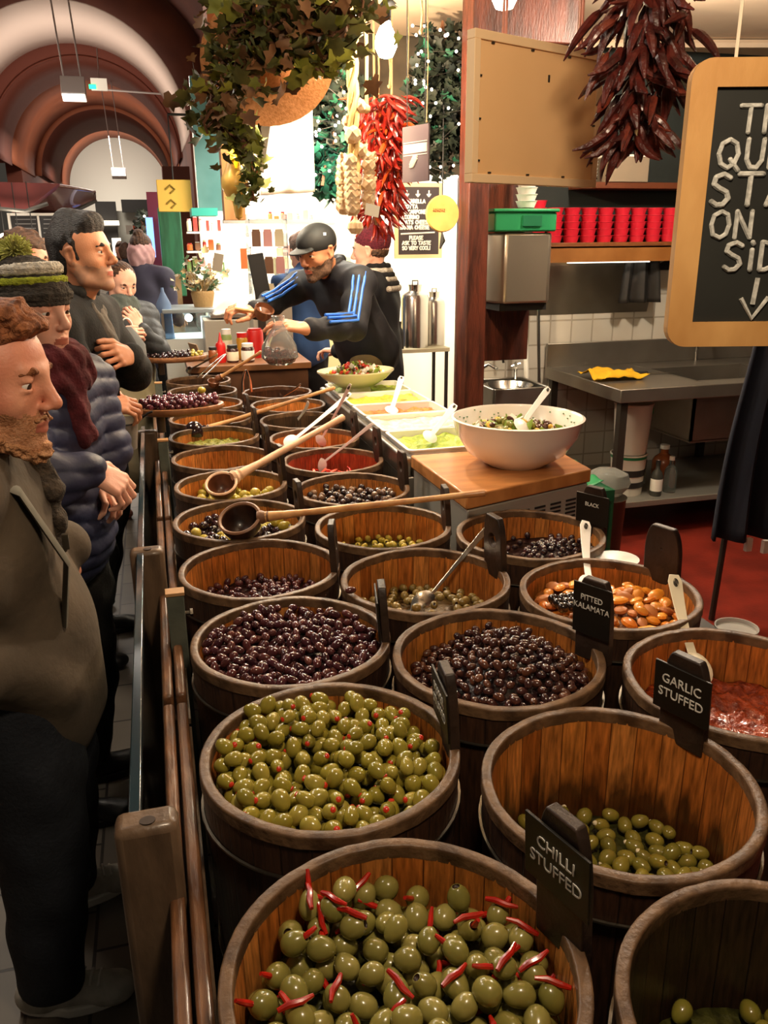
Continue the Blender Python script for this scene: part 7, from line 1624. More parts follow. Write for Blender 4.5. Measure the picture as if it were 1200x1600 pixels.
    for sd in 'lr':
        a = Vector(J['an'+sd]); d = Vector(J['foot'+sd]); d.z = 0; d.normalize(); gz = J.get('ground', 0.0); S = Sdf(); b0 = Vector((a.x, a.y, gz+.045)); sdv = Vector((-d.y, d.x, 0))
        S.cone(a, b0-d*.02, .040, .042, .02); S.cone(b0-d*.045, b0+d*.10-Vector((0, 0, .008)), .040, .036, .02); S.ell(b0+d*.135-Vector((0, 0, .014)), (.052, .046, .030), [[d.x, -d.y, 0], [d.y, d.x, 0], [0, 0, 1]], .02)
        V, F = S.mesh(.006); V[:, 2] = np.maximum(V[:, 2], gz+.003); sh = np_mesh('shoe', [(V, F)], [shoes[0]], body)
        mb = MB(); out = []
        for k in range(28):
            t = 2*PI*k/28; lx = .118*math.cos(t)+.038; ly = (.045 if math.cos(t) > -.2 else .038)*math.sin(t); out.append((b0.x+d.x*lx+sdv.x*ly, b0.y+d.y*lx+sdv.y*ly))
        mb.prism(out, gz, gz+.026); mb.build('sole', shoes[1], sh, bevel=.004)
        if len(shoes) > 2:
            for k in range(5): p = b0+d*(.035+.018*k)+Vector((0, 0, .042-.0055*k)); mb = MB(); mb.tube([p-sdv*.024, p+Vector((0, 0, .007)), p+sdv*.024], .0032, 6); mb.build('lace', shoes[2], sh)
    if extras: extras(body, Lh, R, dict(nk=nk, upn=upn, fwd=fwd, shv=shv, B3=B3))
    return body
# ------------------------------------------------------------------ the people
def V_(*a): return np.array(a, dtype=np.float32)
m_skin1 = M('skin_ruddy', 'd99a7c', .48, col2='cf8468', scale=14, bump=.12, bscale=220)
m_skin2 = M('skin_fair', 'e8b49c', .5, col2='dda088', scale=12, bump=.08, bscale=220)
m_skin3 = M('skin_olive', 'c98d6a', .48, col2='bc7c5a', scale=14, bump=.1, bscale=220)
def knit(name, c1, c2): return M(name, c1, .95, col2=c2, scale=60, stretch=(1, 1, 2), bump=.8, bscale=140)
m_ginger = M('ginger_hair', 'a0623a', .75, col2='5f341c', scale=55, bump=1.0, bscale=110)
m_beardg = M('ginger_beard', 'c8946a', .8, col2='a06a44', scale=60, bump=1.0, bscale=160)
m_blackh = M('black_hair', '1c1613', .55, col2='0f0c0b', scale=50, stretch=(1, 1, 3), bump=.7, bscale=120)
m_brownh = M('brown_hair', '5a3d2a', .65, col2='33221a', scale=40, stretch=(1, 1, 3), bump=.7, bscale=100)
m_coat1 = M('olive_brown_coat', '5c4f40', .85, col2='4a4034', scale=5, bump=.35, bscale=25)
m_jeans = M('dark_denim', '20242c', .85, col2='191c24', scale=30, bump=.3, bscale=120)
m_blkc = M('black_wool', '0d0c0b', .9, col2='131110', scale=30, bump=.3, bscale=120)
m_puff = M('navy_puffer', '2c304c', .55, col2='24273f', scale=5, bump=.2, bscale=40)
m_canv = M('canvas_shoe', 'b8b3a6', .7, col2='9e998c', scale=30); m_solew = M('white_sole', 'e0dbce', .5); m_lace = M('shoe_lace', 'd0ccc0', .7)
m_blks = M('black_shoe', '141211', .4); m_sole_b = M('dark_sole', '1a1816', .6)
curl = lambda a, f=120: (lambda X, Y, Z: a*(np.sin(X*f+2*np.sin(Y*f*.8))*np.sin(Y*f+2*np.sin(Z*f*.7))+np.sin(Z*f*1.1+1.5*np.sin(X*f*.6))))
strand = lambda a, f=260: (lambda X, Y, Z: a*np.sin((X+Y)*f+1.5*np.sin(Z*60)+3*np.sin(Y*50))+a*.6*np.sin((X-Y)*f*.7+Z*90))
# 1 the man in the foreground, in profile
def hair1(Lh, R):
    Rm = [list(r) for r in R]
    def cap(S):
        S.ell(Lh(-.018, 0, .052), (.106, .086, .092), Rm, .01); S.ell(Lh(-.055, 0, -.01), (.062, .078, .08), Rm, .02); S.ell(Lh(.034, 0, .106), (.060, .062, .036), Rm, .02); S.ell(Lh(.072, 0, .098), (.024, .050, .018), Rm, .015)
        S.ell(Lh(.092, 0, -.015), (.078, .12, .090), Rm, .01, 's')
        for sy in (1, -1): S.cone(Lh(.012, sy*.070, .04), Lh(.022, sy*.066, -.02), .012, .008, .01)
    def beard(S):
        for sy in (1, -1): S.cone(Lh(.022, sy*.064, -.02), Lh(.035, sy*.050, -.078), .006, .012, .01); S.cone(Lh(.035, sy*.050, -.078), Lh(.080, sy*.014, -.104), .013, .016, .015); S.cone(Lh(.091, sy*.022, -.045), Lh(.101, sy*.004, -.0435), .0034, .0042, .006)
        S.ell(Lh(.086, 0, -.100), (.020, .022, .022), Rm, .012)
    return [('hair', cap, m_ginger, .0032, curl(.0045)), ('beard', beard, m_beardg, .0026, curl(.0020, 300))]
def ex1(body, Lh, R, q):
    nk, upn, fwd, shv = q['nk'], q['upn'], q['fwd'], q['shv']
    S = Sdf()   # high ribbed collar
    for k in range(10): a = 2*PI*k/10; a2 = 2*PI*(k+1)/10; f = lambda a: nk+upn*.045+fwd*(.088*math.cos(a)+.012)+shv*.088*math.sin(a); S.cone(f(a), f(a2), .034, .034, .02)
    np_mesh('collar', [S.mesh(.006, folds(.004, 60, 3))], [M('dark_fleece', '231f1a', .95, bump=.5, bscale=120)], body)
    S = Sdf(); pts = [nk+fwd*.105+shv*.06-upn*.00, nk+fwd*.128+shv*.02-upn*.12, nk+fwd*.120+shv*.015-upn*.25]
    for k in range(2): S.cone(pts[k], pts[k+1], .030, .026, .02)
    np_mesh('scarf', [S.mesh(.006, curl(.004, 90))], [M('brown_knit', '4a3f34', .95, col2='2e2720', scale=60, bump=.8, bscale=120)], body)
    mb = MB(); sh = Vector(nk+upn*-.04-shv*.12); pts = [sh+Vector(fwd)*(-.10)+Vector(upn)*.00, sh+Vector(upn)*.035, sh+Vector(fwd)*.10-Vector(upn)*.04, sh+Vector(fwd)*.150-Vector(upn)*.20, sh+Vector(fwd)*.12-Vector(upn)*.34]
    mb.tube(pts, .022, 8, flat=.25); mb.build('bag_strap', M('strap_grey', '5f5b50', .8), body)
    mb = MB(); mb.box(Vector(nk+fwd*.15-upn*.22-shv*.06), (.012, .012, .03)); mb.build('buckle', m_hoop, body)
pel = V_(-.345, 1.70, .90); nk = V_(-.366, 1.590, 1.36)
person('bearded man with curly ginger hair and dark coat in profile, nearest person on the left', dict(head=PX(-24, 600, 1.42), head_rot=(R_(-17), R_(-6), 0), neck=nk, pelvis=pel,
    shl=nk+V_(-.02, .185, -.055), shr=nk+V_(-.0, -.185, -.055), ell=V_(-.36, 1.84, 1.02), elr=V_(-.43, 1.40, 1.03), wrl=PX(100, 850, 1.82), wrr=V_(-.27, 1.56, .86), handl=(V_(.05, .02, -1), V_(1, -.3, 0), -1, .5), handr=(V_(-.1, .5, -.5), V_(.3, -.8, .3), 1, 1.2),
    hipl=pel+V_(0, .09, -.04), hipr=pel+V_(0, -.09, -.04), knl=V_(-.33, 1.87, .50), knr=V_(-.33, 1.60, .50), anl=V_(-.36, 1.945, .09), anr=V_(-.37, 1.62, .09), footl=V_(1, .18, 0), footr=V_(1, -.12, 0), gaze=14, gyaw=-8, stubble=M('ginger_stubble', 'bf8a66', .75, col2='a8714c', scale=130, bump=.5, bscale=260), puff=.03, sleeve=2.2, cuff=1.02, legw=.022),
    m_skin1, m_coat1, m_jeans, [m_canv, m_solew, m_lace], hair=(hair1, m_ginger), head_cell=.0034, hem=.14, top_cell=.0075, top_disp=folds(.009, 13, 1), topk='coat', extras=ex1, hs=1.08, bulk=1.08, leg_disp=folds(.006, 18, 4))
# 2 person in the bobble hat and navy puffer
def hat2(Lh, R):
    Rm = [list(r) for r in R]
    def base(S): S.ell(Lh(-.012, 0, .055), (.110, .090, .092), Rm, .01); S.cone(Lh(-.085, 0, .015), Lh(.05, 0, .045), .05, .05, .03); S.ell(Lh(.02, 0, -.062), (.2, .16, .098), Rm, .004, 's')
    def brim(S):
        for k in range(18):
            a, b = 2*PI*k/18, 2*PI*(k+1)/18; f = lambda a: Lh(-.012+.104*math.cos(a), .084*math.sin(a), .044+.012*math.cos(a)); S.cone(f(a), f(b), .014, .014, .012)
    def ring(S, z, r, w_):
        for k in range(18):
            a, b = 2*PI*k/18, 2*PI*(k+1)/18; f = lambda a: Lh(-.012+r*1.17*math.cos(a), r*.96*math.sin(a), z+.010*math.cos(a)); S.cone(f(a), f(b), w_, w_, .006)
    rib = lambda X, Y, Z: .0015*np.sin(X*420)*np.sin(Y*420)+.001*np.sin(Z*500)
    return [('beanie', base, knit('knit_charcoal', '4a443e', '2e2a26'), .0034, rib), ('beanie_brim', brim, knit('knit_charcoal', '4a443e', '2e2a26'), .0034, rib),
            ('lime_stripe', lambda S: ring(S, .082, .086, .0085), knit('knit_lime', 'b5bf3a', '8a9426'), .003, rib), ('white_stripe', lambda S: ring(S, .108, .072, .015), knit('knit_white', 'ddd6c8', 'b5ada0'), .003, rib)]
def ex2(body, Lh, R, q):
    mb = MB(); rn = random.Random(3); c = Vector(Lh(-.045, .0, .150))
    for i in range(420):
        d = Vector((rn.gauss(0, 1), rn.gauss(0, 1), rn.gauss(0, 1))).normalized(); mb.tube([c, c+d*.024, c+d*rn.uniform(.040, .054)+Vector((0, 0, -.003))], [.0022, .0026, .0016], 4)
    mb.build('pompom', [M('pompom_lime', 'c4c870', .95, col2='8f8a50', scale=40)], body)
    nk, upn, fwd, shv = q['nk'], q['upn'], q['fwd'], q['shv']; S = Sdf()
    for z, r in ((.0, .090), (.05, .078)):
        for k in range(10): a = 2*PI*k/10; a2 = a+2*PI/10; f = lambda a: nk+upn*z+fwd*(r*math.cos(a)+.01)+shv*r*math.sin(a); S.cone(f(a), f(a2), .034, .034, .02)
    S.cone(nk+fwd*.09+shv*-.02, nk+fwd*.13-upn*.14-shv*.02, .036, .034, .02)
    np_mesh('scarf', [S.mesh(.006, folds(.005, 50, 3))], [M('maroon_wool', '5a1f26', .95, col2='45161c', scale=30, bump=.5, bscale=100)], body)
nk = V_(-.30, 2.315, 1.375); pel = V_(-.33, 2.36, .93)
person('person in a striped bobble hat, maroon scarf and navy puffer jacket', dict(head=PX(52, 492, 2.1), head_rot=(R_(-42), R_(-2), 0), neck=nk, pelvis=pel, shl=nk+V_(.09, .15, -.06), shr=nk+V_(-.08, -.15, -.06),
    ell=V_(-.16, 2.42, 1.14), elr=V_(-.31, 2.12, 1.12), wrl=V_(-.22, 2.38, 1.06), wrr=PX(139, 733, 2.10), handr=(V_(.6, .1, -.45), V_(.6, -.5, .6), 1, 1.05, 1.05), handl=(V_(.5, -.6, -.2), V_(.3, .0, .9), -1, .9),
    hipl=pel+V_(.04, .08, -.04), hipr=pel+V_(-.04, -.08, -.04), knl=V_(-.28, 2.48, .5), knr=V_(-.33, 2.30, .5), anl=V_(-.32, 2.50, .09), anr=V_(-.38, 2.28, .09), footl=V_(1, .2, 0), footr=V_(1, -.1, 0), gaze=14, puff=.036, sleeve=2.0, cuff=.95),
    m_skin2, m_puff, m_blkc, [m_blks, m_sole_b], hair=(hat2, m_brownh), hem=.02, top_cell=.0065, top_disp=quilt(.009, .052), topk='puffer_jacket', extras=ex2, female=True, hs=1.0)
# 3 dark-haired man in the black coat
def hair3(Lh, R, mat=None, cell=.0036):
    Rm = [list(r) for r in R]
    def cap(S):
        S.ell(Lh(-.016, 0, .050), (.104, .083, .090), Rm, .01); S.ell(Lh(-.050, 0, -.005), (.060, .074, .070), Rm, .02); S.cone(Lh(-.03, 0, .118), Lh(.066, 0, .110), .046, .030, .03); S.cone(Lh(.05, .03, .105), Lh(.05, -.03, .105), .03, .03, .03)
        S.ell(Lh(.100, 0, -.01), (.085, .13, .092), Rm, .008, 's')
        for sy in (1, -1): S.cone(Lh(.012, sy*.068, .045), Lh(.018, sy*.067, -.005), .013, .008, .01)
    return [('hair', cap, mat or m_blackh, cell, strand(.0007))]
def ex3(body, Lh, R, q):
    nk, upn, fwd, shv = q['nk'], q['upn'], q['fwd'], q['shv']; S = Sdf()
    for k in range(7): a = -2.2+4.4*k/7+PI; a2 = a+4.4/7; f = lambda a: nk+upn*.035+fwd*(.075*math.cos(a)+.0)+shv*.082*math.sin(a); S.cone(f(a), f(a2), .026, .026, .02)
    np_mesh('coat_collar', [S.mesh(.007)], [m_blkc], body)
    S = Sdf(); S.cone(nk+fwd*.06+shv*.04-upn*.02, nk+fwd*.13-shv*.0-upn*.14, .03, .03, .02); S.cone(nk+fwd*.06-shv*.04-upn*.02, nk+fwd*.125-shv*.0-upn*.14, .03, .03, .02)
    np_mesh('scarf', [S.mesh(.007, folds(.004, 60, 2))], [M('grey_wool', '55504a', .95, bump=.4, bscale=100)], body)
nk = V_(-.275, 3.285, 1.50); pel = V_(-.32, 3.36, .96)
person('dark-haired clean-cut man in a black wool coat, in profile, clutching his lapel', dict(head=PX(128, 402, 2.95), head_rot=(R_(-22), R_(4), 0), neck=nk, pelvis=pel, shl=nk+V_(.06, .19, -.07), shr=nk+V_(-.06, -.19, -.07),
    ell=V_(-.10, 3.44, 1.20), elr=V_(-.26, 3.02, 1.17), wrl=V_(-.10, 3.22, 1.30), wrr=V_(-.21, 2.93, 1.17), handl=(V_(-.35, -.75, .12), V_(.6, -.3, .3), -1, 1.25, 1.08), handr=(V_(.85, .2, -.05), V_(0, -.5, .8), 1, .9, 1.05),
    hipl=pel+V_(.02, .10, -.04), hipr=pel+V_(-.02, -.10, -.04), knl=V_(-.28, 3.58, .52), knr=V_(-.30, 3.30, .50), anl=V_(-.36, 3.62, .09), anr=V_(-.42, 3.28, .09), footl=V_(1, .1, 0), footr=V_(1, -.1, 0), gaze=4, stubble=M('shaven_skin', 'b0846a', .6, col2='a07862', scale=60), puff=.030, sleeve=2.0, cuff=.93),
    m_skin3, m_blkc, m_blkc, [m_blks, m_sole_b], hair=(hair3, m_blackh), hem=.26, top_cell=.0085, top_disp=folds(.005, 14, 6), topk='coat', extras=ex3, hs=1.06, bulk=1.05)
# 4 woman eating, grey scarf, dark jacket, long beige skirt and grey tote
def hair4(Lh, R):
    Rm = [list(r) for r in R]
    def cap(S): S.ell(Lh(-.016, 0, .046), (.100, .081, .086), Rm, .01); S.ell(Lh(-.045, 0, -.01), (.060, .070, .065), Rm, .02); S.ell(Lh(-.105, 0, .07), (.040, .038, .036), Rm, .012); S.ell(Lh(.10, 0, -.015), (.085, .12, .090), Rm, .008, 's')
    return [('hair', cap, m_brownh, .0045, strand(.0015))]
def ex4(body, Lh, R, q):
    nk, upn, fwd, shv = q['nk'], q['upn'], q['fwd'], q['shv']; S = Sdf()
    for z, r in ((-.03, .095), (.015, .085)):
        for k in range(10): a = 2*PI*k/10; a2 = a+2*PI/10; f = lambda a: nk+upn*z+fwd*(r*math.cos(a)+.01)+shv*r*math.sin(a); S.cone(f(a), f(a2), .036, .036, .02)
    np_mesh('scarf', [S.mesh(.009, folds(.005, 50, 3))], [M('grey_green_wool', '4f5652', .95, bump=.5, bscale=100)], body)
    S = Sdf(); S.cone(V_(-.20, 5.22, .95), V_(-.20, 5.20, .42), .17, .22, .02); np_mesh('skirt', [S.mesh(.014, folds(.010, 18, 3))], [M('beige_cloth', '8f8468', .9, col2='7d7358', scale=6)], body)
nk = V_(-.205, 5.36, 1.335); pel = V_(-.20, 5.26, .86)
person('woman with brown hair in a bun and grey scarf, raising her hand to her mouth', dict(head=PX(190, 444, 4.95), head_rot=(R_(-62), R_(-20), 0), neck=nk, pelvis=pel, shl=nk+V_(.15, .06, -.07), shr=nk+V_(-.15, -.04, -.07),
    ell=V_(.02, 5.22, 1.06), elr=V_(-.34, 5.16, 1.07), wrl=V_(-.09, 5.10, 1.22), wrr=V_(-.20, 4.98, 1.19), handl=(V_(-.35, -.1, .7), V_(.5, -.8, .2), -1, 1.1), handr=(V_(.8, -.1, .1), V_(.1, -.8, .5), 1, 1.0),
    hipl=pel+V_(.09, 0, -.04), hipr=pel+V_(-.09, 0, -.04), knl=V_(-.12, 5.22, .46), knr=V_(-.29, 5.22, .46), anl=V_(-.13, 5.40, .09), anr=V_(-.32, 5.44, .09), footl=V_(.3, -1, 0), footr=V_(.2, -1, 0), gaze=10, puff=.032, sleeve=1.8),
    m_skin2, M('charcoal_puffer', '2b2d31', .6, bump=.2), m_blkc, [M('pink_shoe', 'b5705f', .5), m_solew], hair=(hair4, m_brownh), head_cell=.0048, body_cell=.018, top_cell=.009, top_disp=quilt(.007, .06), topk='puffer_jacket', extras=ex4, female=True)
tb_ = thing('tote_bag', 'grey tote bag with looped handles held by the eating woman', 'bag', PX(202, 545, 4.55))
mb = MB(); mb.lathe([(.0001, -.11), (.07, -.11), (.095, -.06), (.085, .02), (.05, .09), (.028, .12), (.0001, .12)], 24, sy=.35); mb.v = [(x+.006*math.sin(z*40), y, z) for x, y, z in mb.v]; mb.build('body', M('tote_grey', '6f7274', .85, col2='5f6264', scale=8), tb_)
for r_, z0, m in ((.030, .12, m_lblw), (.042, -.05, m_lblw)):
    mb = MB(); mb.tube([(r_*math.cos(a), -.035 if z0 < 0 else 0, z0+r_*1.5*math.sin(a)) for a in [PI*k/12 for k in range(13)]], .007, 6, flat=.6); mb.build('handle', m, tb_)
# 5 person seen from behind with a pink hood
def ex5(body, Lh, R, q):
    Rm = [list(r) for r in R]; S = Sdf(); S.ell(Lh(-.02, 0, -.03), (.115, .105, .13), Rm, .02); S.ell(Lh(.11, 0, .0), (.08, .08, .09), Rm, .01, 's'); np_mesh('hood', [S.mesh(.008, folds(.006, 40, 2))], [M('pink_fleece', 'c9a0a0', .9, col2='b58a8c', scale=20)], body)
def hair5(Lh, R):
    Rm = [list(r) for r in R]
    return [('hair', lambda S: (S.ell(Lh(-.016, 0, .050), (.104, .083, .090), Rm, .01), S.ell(Lh(-.05, 0, .125), (.045, .042, .04), Rm, .01)), m_brownh, .006, strand(.002))]
def simple(label, head, yaw, skin, top, legs, hs=1.0, zg=0.0, hair=None, extras=None, arm=None, disp=None, hem=.0, hcell=.007, grp=None, sleeve=1.8, topk='coat', puff=.03, pitch=-5, headk=None):
    h = np.array(head, dtype=np.float32); f = V_(math.cos(yaw), math.sin(yaw), 0); l = V_(-math.sin(yaw), math.cos(yaw), 0); up = V_(0, 0, 1)
    nk = h-up*.145*hs-f*.03; pel = V_(nk[0], nk[1], nk[2]*.62)-f*.0; kz = pel[2]*.53
    J = dict(head=head, head_rot=(headk if headk is not None else yaw, R_(pitch), 0), neck=nk, pelvis=pel, shl=nk+l*.18-up*.06, shr=nk-l*.18-up*.06, ell=nk+l*.21-up*.33+f*.02, elr=nk-l*.21-up*.33+f*.02, wrl=nk+l*.19-up*.42+f*.20, wrr=nk-l*.19-up*.42+f*.20,
        handl=(f+l*-.2, up, -1, .8, 1.0, .006), handr=(f+l*.2, up, 1, .8, 1.0, .006), hipl=pel+l*.09-up*.04, hipr=pel-l*.09-up*.04, knl=pel+l*.1-up*(pel[2]-kz)+f*.03, knr=pel-l*.1-up*(pel[2]-kz)+f*.03, anl=pel+l*.1-up*(pel[2]-.09), anr=pel-l*.1-up*(pel[2]-.09), footl=f, footr=f, sleeve=sleeve, puff=puff)
    if arm: J.update(arm(nk, f, l, up))
    return person(label, J, skin, top, legs, [m_blks, m_sole_b], hair=hair, extras=extras, head_cell=hcell, body_cell=.024, top_cell=.012, top_disp=disp or folds(.005, 15, 3), hem=hem, hs=hs, topk=topk, group=grp, eyes=hcell < .0065, brows=hcell < .0065)
simple('person in plum coat and pink hood, seen from behind near the green column', PX(222, 392, 6.6), R_(65), m_skin2, M('plum_coat', '3a3648', .8, col2='2c2a38', scale=5), m_blkc, hair=(hair5, m_brownh), extras=ex5, hem=.12)
bg = thing('clear_bag', 'tall bluish clear plastic bag held beside the plum coat', 'bag', PX(257, 492, 6.2)); mb = MB(); mb.lathe([(.0001, -.20), (.06, -.19), (.065, -.05), (.05, .08), (.015, .17), (.01, .2), (.0001, .2)], 18, sy=.6); mb.v = [(x*(1+.15*math.sin(z*30)), y, z) for x, y, z in mb.v]; mb.build('film', M('blue_film', '8fa4c4', .15, trans=.5, ior=1.1), bg)
# 6 brown-haired head behind the hat
def hair6(Lh, R):
    Rm = [list(r) for r in R]
    return [('hair', lambda S: (S.ell(Lh(-.02, 0, .045), (.112, .095, .10), Rm, .01), S.ell(Lh(-.06, 0, -.04), (.07, .09, .10), Rm, .02), S.ell(Lh(.11, 0, -.02), (.085, .12, .09), Rm, .008, 's')), m_brownh, .005, curl(.004, 90))]
simple('wavy-haired brunette person partly hidden behind the bobble hat', PX(42, 412, 3.5), R_(-50), m_skin1, M('brown_jacket', '3a2a22', .8), m_blkc, hair=(hair6, m_brownh), hcell=.0045)
# far walkers
for k, (x, y, z, c, yw, lb) in enumerate(((196, 398, 11, '1c1c22', 90, 'dark-clothed walker far down the aisle behind the eating woman'), (188, 392, 14, '2a2024', -90, 'small distant walker in a brown-black coat facing the camera'), (30, 402, 8.3, '4a3a34', -60, 'customer in brown at the stall across the aisle, behind the brunette head'))):
    simple(lb, PX(x, y, z), R_(yw), m_skin2, M('coat_far_%s' % c, c, .85), m_blkc, hair=((lambda Lh, R: hair3(Lh, R, m_brownh, .008)), m_brownh), hcell=.009)
# 7 the vendor in the cap
m_track = M('navy_track_top', '10131c', .7, col2='0c0e16', scale=5, bump=.25, bscale=20); m_stripe = M('blue_stripe', '2a6ad0', .5)
Sz = 1.12
def hairv(Lh, R):
    Rm = [list(r) for r in R]
    def cap_(S): S.ell(Lh(-.004, 0, .050), (.116, .092, .088), Rm, .01); S.ell(Lh(-.0, 0, -.076), (.4, .4, .105), Rm, .004, 's')
    def peak(S): S.ell(Lh(.105, 0, .038), (.066, .064, .0095), Rm, .01); S.cone(Lh(.085, .04, .040), Lh(.085, -.04, .040), .011, .011, .01)
    def beard(S):
        for sy in (1, -1): S.cone(Lh(.012, sy*.067, -.01), Lh(.026, sy*.053, -.073), .005, .010, .01); S.cone(Lh(.026, sy*.053, -.073), Lh(.076, sy*.014, -.100), .011, .0135, .012)
        S.ell(Lh(.083, 0, -.094), (.018, .019, .018), Rm, .01)
    def side(S): S.ell(Lh(-.018, 0, .02), (.092, .081, .065), Rm, .01); S.ell(Lh(.10, 0, -.01), (.090, .13, .11), Rm, .008, 's')
    return [('cap', cap_, M('black_cap', '151515', .7), .0042, None), ('cap_peak', peak, M('black_cap', '151515'), .0035, None), ('beard', beard, M('dark_stubble', '3c2a20', .8, col2='2a1c16', scale=80, bump=.6, bscale=200), .003, strand(.0006)), ('hair', side, m_blackh, .0045, strand(.001))]
hd_v = PX(497, 395, 3.7*Sz)
def exv(body, Lh, R, q):
    nk, upn, fwd, shv = q['nk'], q['upn'], q['fwd'], q['shv']
    S = Sdf()
    for k in range(10): a = 2*PI*k/10; a2 = a+2*PI/10; f = lambda a: nk+upn*.04+fwd*(.068*math.cos(a)+.004)+shv*.072*math.sin(a); S.cone(f(a), f(a2), .022, .022, .02)
    np_mesh('stand_collar', [S.mesh(.006)], [m_track], body)
    # three stripes down each sleeve
    for sd in ('l', 'r'):
        a, b, c_ = (np.array(JV[j+sd]) for j in ('sh', 'el', 'wr')); cam_ = np.array(O_)
        for k in (-1, 0, 1):
            pts = []
            for i in range(15):
                t = i/14*1.72; p = a+(b-a)*t if t < 1 else b+(c_-b)*(t-1); ax_ = (b-a) if t < 1 else (c_-b); ax_ = ax_/np.linalg.norm(ax_)
                if t < .2: ax_ = ax_
                out = (cam_-p)*.55+np.array([0, 0, 1.6]); out = out-ax_*(out@ax_); out /= np.linalg.norm(out); sd_ = np.cross(ax_, out); r = (.052+.030) if t < .3 else (.0405+.031 if t < 1.2 else .037+.029)
                ang = k*.34; pts.append(Vector(p+(out*math.cos(ang)+sd_*math.sin(ang))*r))
            mb = MB(); mb.tube(pts, .007, 6); mb.build('sleeve_stripe', m_stripe, body)
    mb = MB(); p = Vector(Lh(.03, -.081, .085)); 
    mb = MB(); cpt = Vector(Lh(.012, .075, .088)); mb.box(cpt, (.014, .006, .014)); mb.build('cap_logo', M('logo_white', 'd8d8d8', .6), body)
JV = dict(head=hd_v, head_rot=(R_(-143), R_(-16), R_(0)), neck=PX(520, 424, 3.84*Sz), pelvis=PX(578, 552, 4.02*Sz), shl=PX(562, 442, 3.62*Sz), shr=PX(468, 447, 4.0*Sz), ell=PX(552, 510, 3.50*Sz), elr=PX(434, 470, 3.85*Sz), wrl=PX(482, 514, 3.32*Sz), wrr=PX(398, 486, 3.72*Sz),
    handl=(sight(-92, 0)*0+(PX(430, 506, 3.28*Sz)-PX(482, 514, 3.32*Sz)), Vector((0, -.35, .9)), -1, .45, 1.12, .004), handr=((PX(376, 480, 3.7*Sz)-PX(400, 484, 3.74*Sz)), Vector((0, -.3, .9)), 1, 1.0, 1.1, .004), gaze=18, stubble=M('dark_stubble_skin', '4a362a', .8, col2='6a4e3c', scale=120, bump=.4, bscale=240), puff=.026, sleeve=1.75, cuff=.92)
pv_ = np.array(JV['pelvis']); JV.update(hipl=pv_+V_(-.04, -.09, -.04), hipr=pv_+V_(-.04, .10, -.04), knl=V_(pv_[0]-.08, pv_[1]-.02, .52), knr=V_(pv_[0]-.10, pv_[1]+.14, .52), anl=V_(pv_[0]-.02, pv_[1]+.0, .09), anr=V_(pv_[0]-.02, pv_[1]+.18, .09), footl=V_(-1, -.1, 0), footr=V_(-1, .1, 0))
person('bearded vendor in black cap and navy track top with blue stripes, reaching over the barrels', JV, m_skin3, m_track, M('khaki_trousers', '7d6c48', .85, col2='6a5a3a', scale=8), [m_blks, m_sole_b], hair=(hairv, m_blackh), head_cell=.0042, body_cell=.016, top_cell=.0075, top_disp=folds(.006, 18, 5), topk='track_top', extras=exv, hs=1.10, bulk=1.05, collar=False)
# the bag and the scoop in his hands
pb = thing('olive_bag', 'clear plastic bag of dark olives hanging from the hand of the vendor', 'bag', PX(437, 540, 3.27*Sz)); mb = MB(); mb.lathe([(.0001, -.085), (.05, -.082), (.082, -.05), (.078, .0), (.05, .05), (.02, .095), (.03, .13), (.026, .131)], 24); mb.v = [(x*(1+.10*noise.noise(Vector((x*22, y*22, z*18)))), y*(1+.2*noise.noise(Vector((x*18, y*22, z*18+5)))), z) for x, y, z in mb.v]
mb.build('film', M('bag_film2', 'd8d8d4', .12, trans=.85, ior=1.15), pb)
mb = MB(); rn = random.Random(2)
for i in range(70): a = rn.uniform(0, 6.3); q_ = .058*math.sqrt(rn.random()); mb.ball((q_*math.cos(a), q_*math.sin(a), -.068+rn.uniform(0, .05)), (.012, .010, .010), 6)
o = mb.build('bagged_olives', m_kal, loc=pb.location); tag(o, 'dark olives packed inside the clear bag held by the vendor', 'olives', kind='stuff')
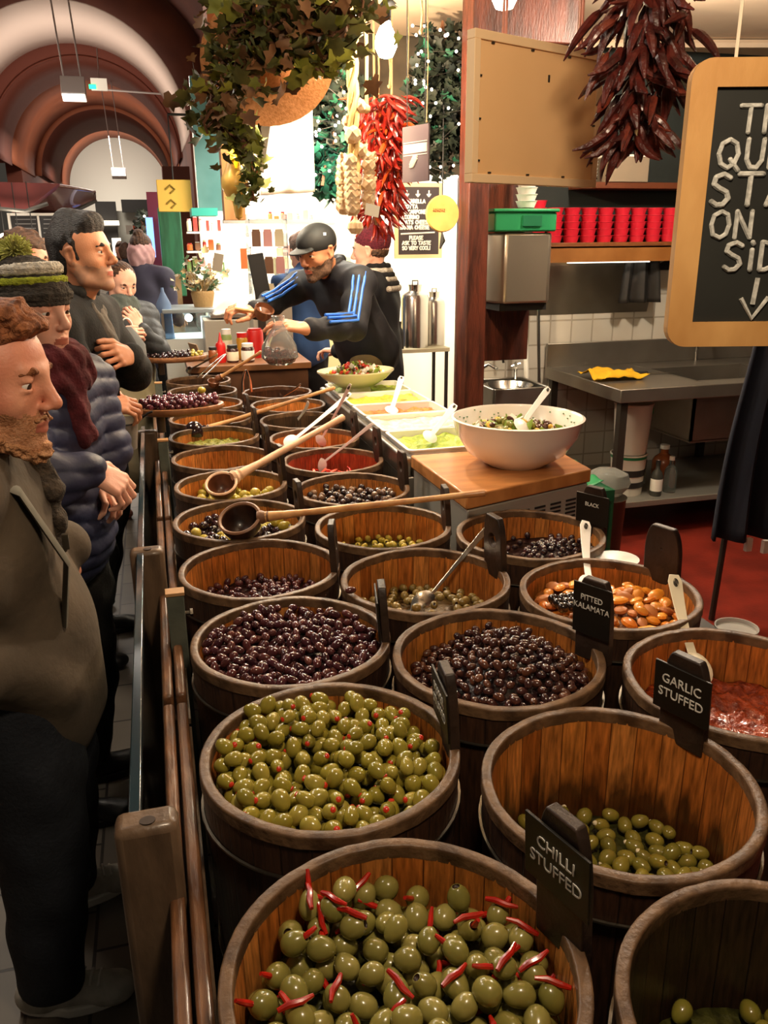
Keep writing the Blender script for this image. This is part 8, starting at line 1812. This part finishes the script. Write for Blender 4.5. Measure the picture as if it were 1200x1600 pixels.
jb = thing('wooden_scoop', 'round brown wooden scoop gripped in the far hand of the vendor', 'scoop', PX(412, 487, 3.66*Sz)); mb = MB(); mb.lathe([(.0001, -.045), (.03, -.038), (.048, -.01), (.05, .02), (.045, .024), (.04, .0), (.0001, -.03)], 24, rot=(.5, .3, 0)); mb.build('bowl', m_bowl_r, jb); mb = MB(); mb.tube([(-.04, 0, 0), (-.14, .01, .02)], .009, 8); mb.build('handle', m_lw, jb)
# 8 vendor behind with maroon beanie
def hairb(Lh, R):
    Rm = [list(r) for r in R]
    return [('beanie', lambda S: (S.ell(Lh(-.015, 0, .058), (.112, .092, .098), Rm, .01), S.ell(Lh(-.055, 0, .10), (.07, .06, .065), Rm, .03), S.ell(Lh(.02, 0, -.07), (.2, .2, .098), Rm, .004, 's')), knit('knit_maroon', '6a2030', '4a1420'), .0045, lambda X, Y, Z: .0015*np.sin(X*300)*np.sin(Y*300)),
            ('hair', lambda S: (S.ell(Lh(-.02, 0, .0), (.088, .079, .05), Rm, .01), S.ell(Lh(.10, 0, -.02), (.085, .12, .11), Rm, .008, 's')), m_brownh, .005, strand(.002))]
def exb(body, Lh, R, q):
    nk, upn, fwd, shv = q['nk'], q['upn'], q['fwd'], q['shv']
    for j in range(6):
        S = Sdf(); 
        for k in range(10): a = 2*PI*k/10; a2 = a+2*PI/10; rr = .075+.013*j; f = lambda a: nk+upn*(.075-.026*j)+fwd*(rr*math.cos(a))+shv*(rr+.012*j)*math.sin(a); S.cone(f(a), f(a2), .017, .017, .01)
        np_mesh('scarf_stripe', [S.mesh(.006)], [(knit('knit_black', '17151a', '0f0e12'), knit('knit_offwhite', 'cfc8be', 'a8a196'))[j % 2]], body)
simple('second vendor in a maroon beanie and striped scarf, standing behind the capped vendor', PX(580, 394, 5.0), R_(150), m_skin2, M('black_navy_jacket', '12141c', .7), m_blkc, hair=(hairb, m_brownh), extras=exb, hs=1.08, hcell=.0055, disp=folds(.006, 14, 7), hem=.1, puff=.04)
# 9 blue-shouldered person behind
simple('person in a navy-blue jumper bending behind the capped vendor, only a shoulder showing', PX(470, 396, 6.2), R_(110), m_skin2, M('blue_jumper', '24406a', .8), m_blkc, hair=((lambda Lh, R: hair3(Lh, R, m_brownh, .008)), m_brownh), hcell=.008)
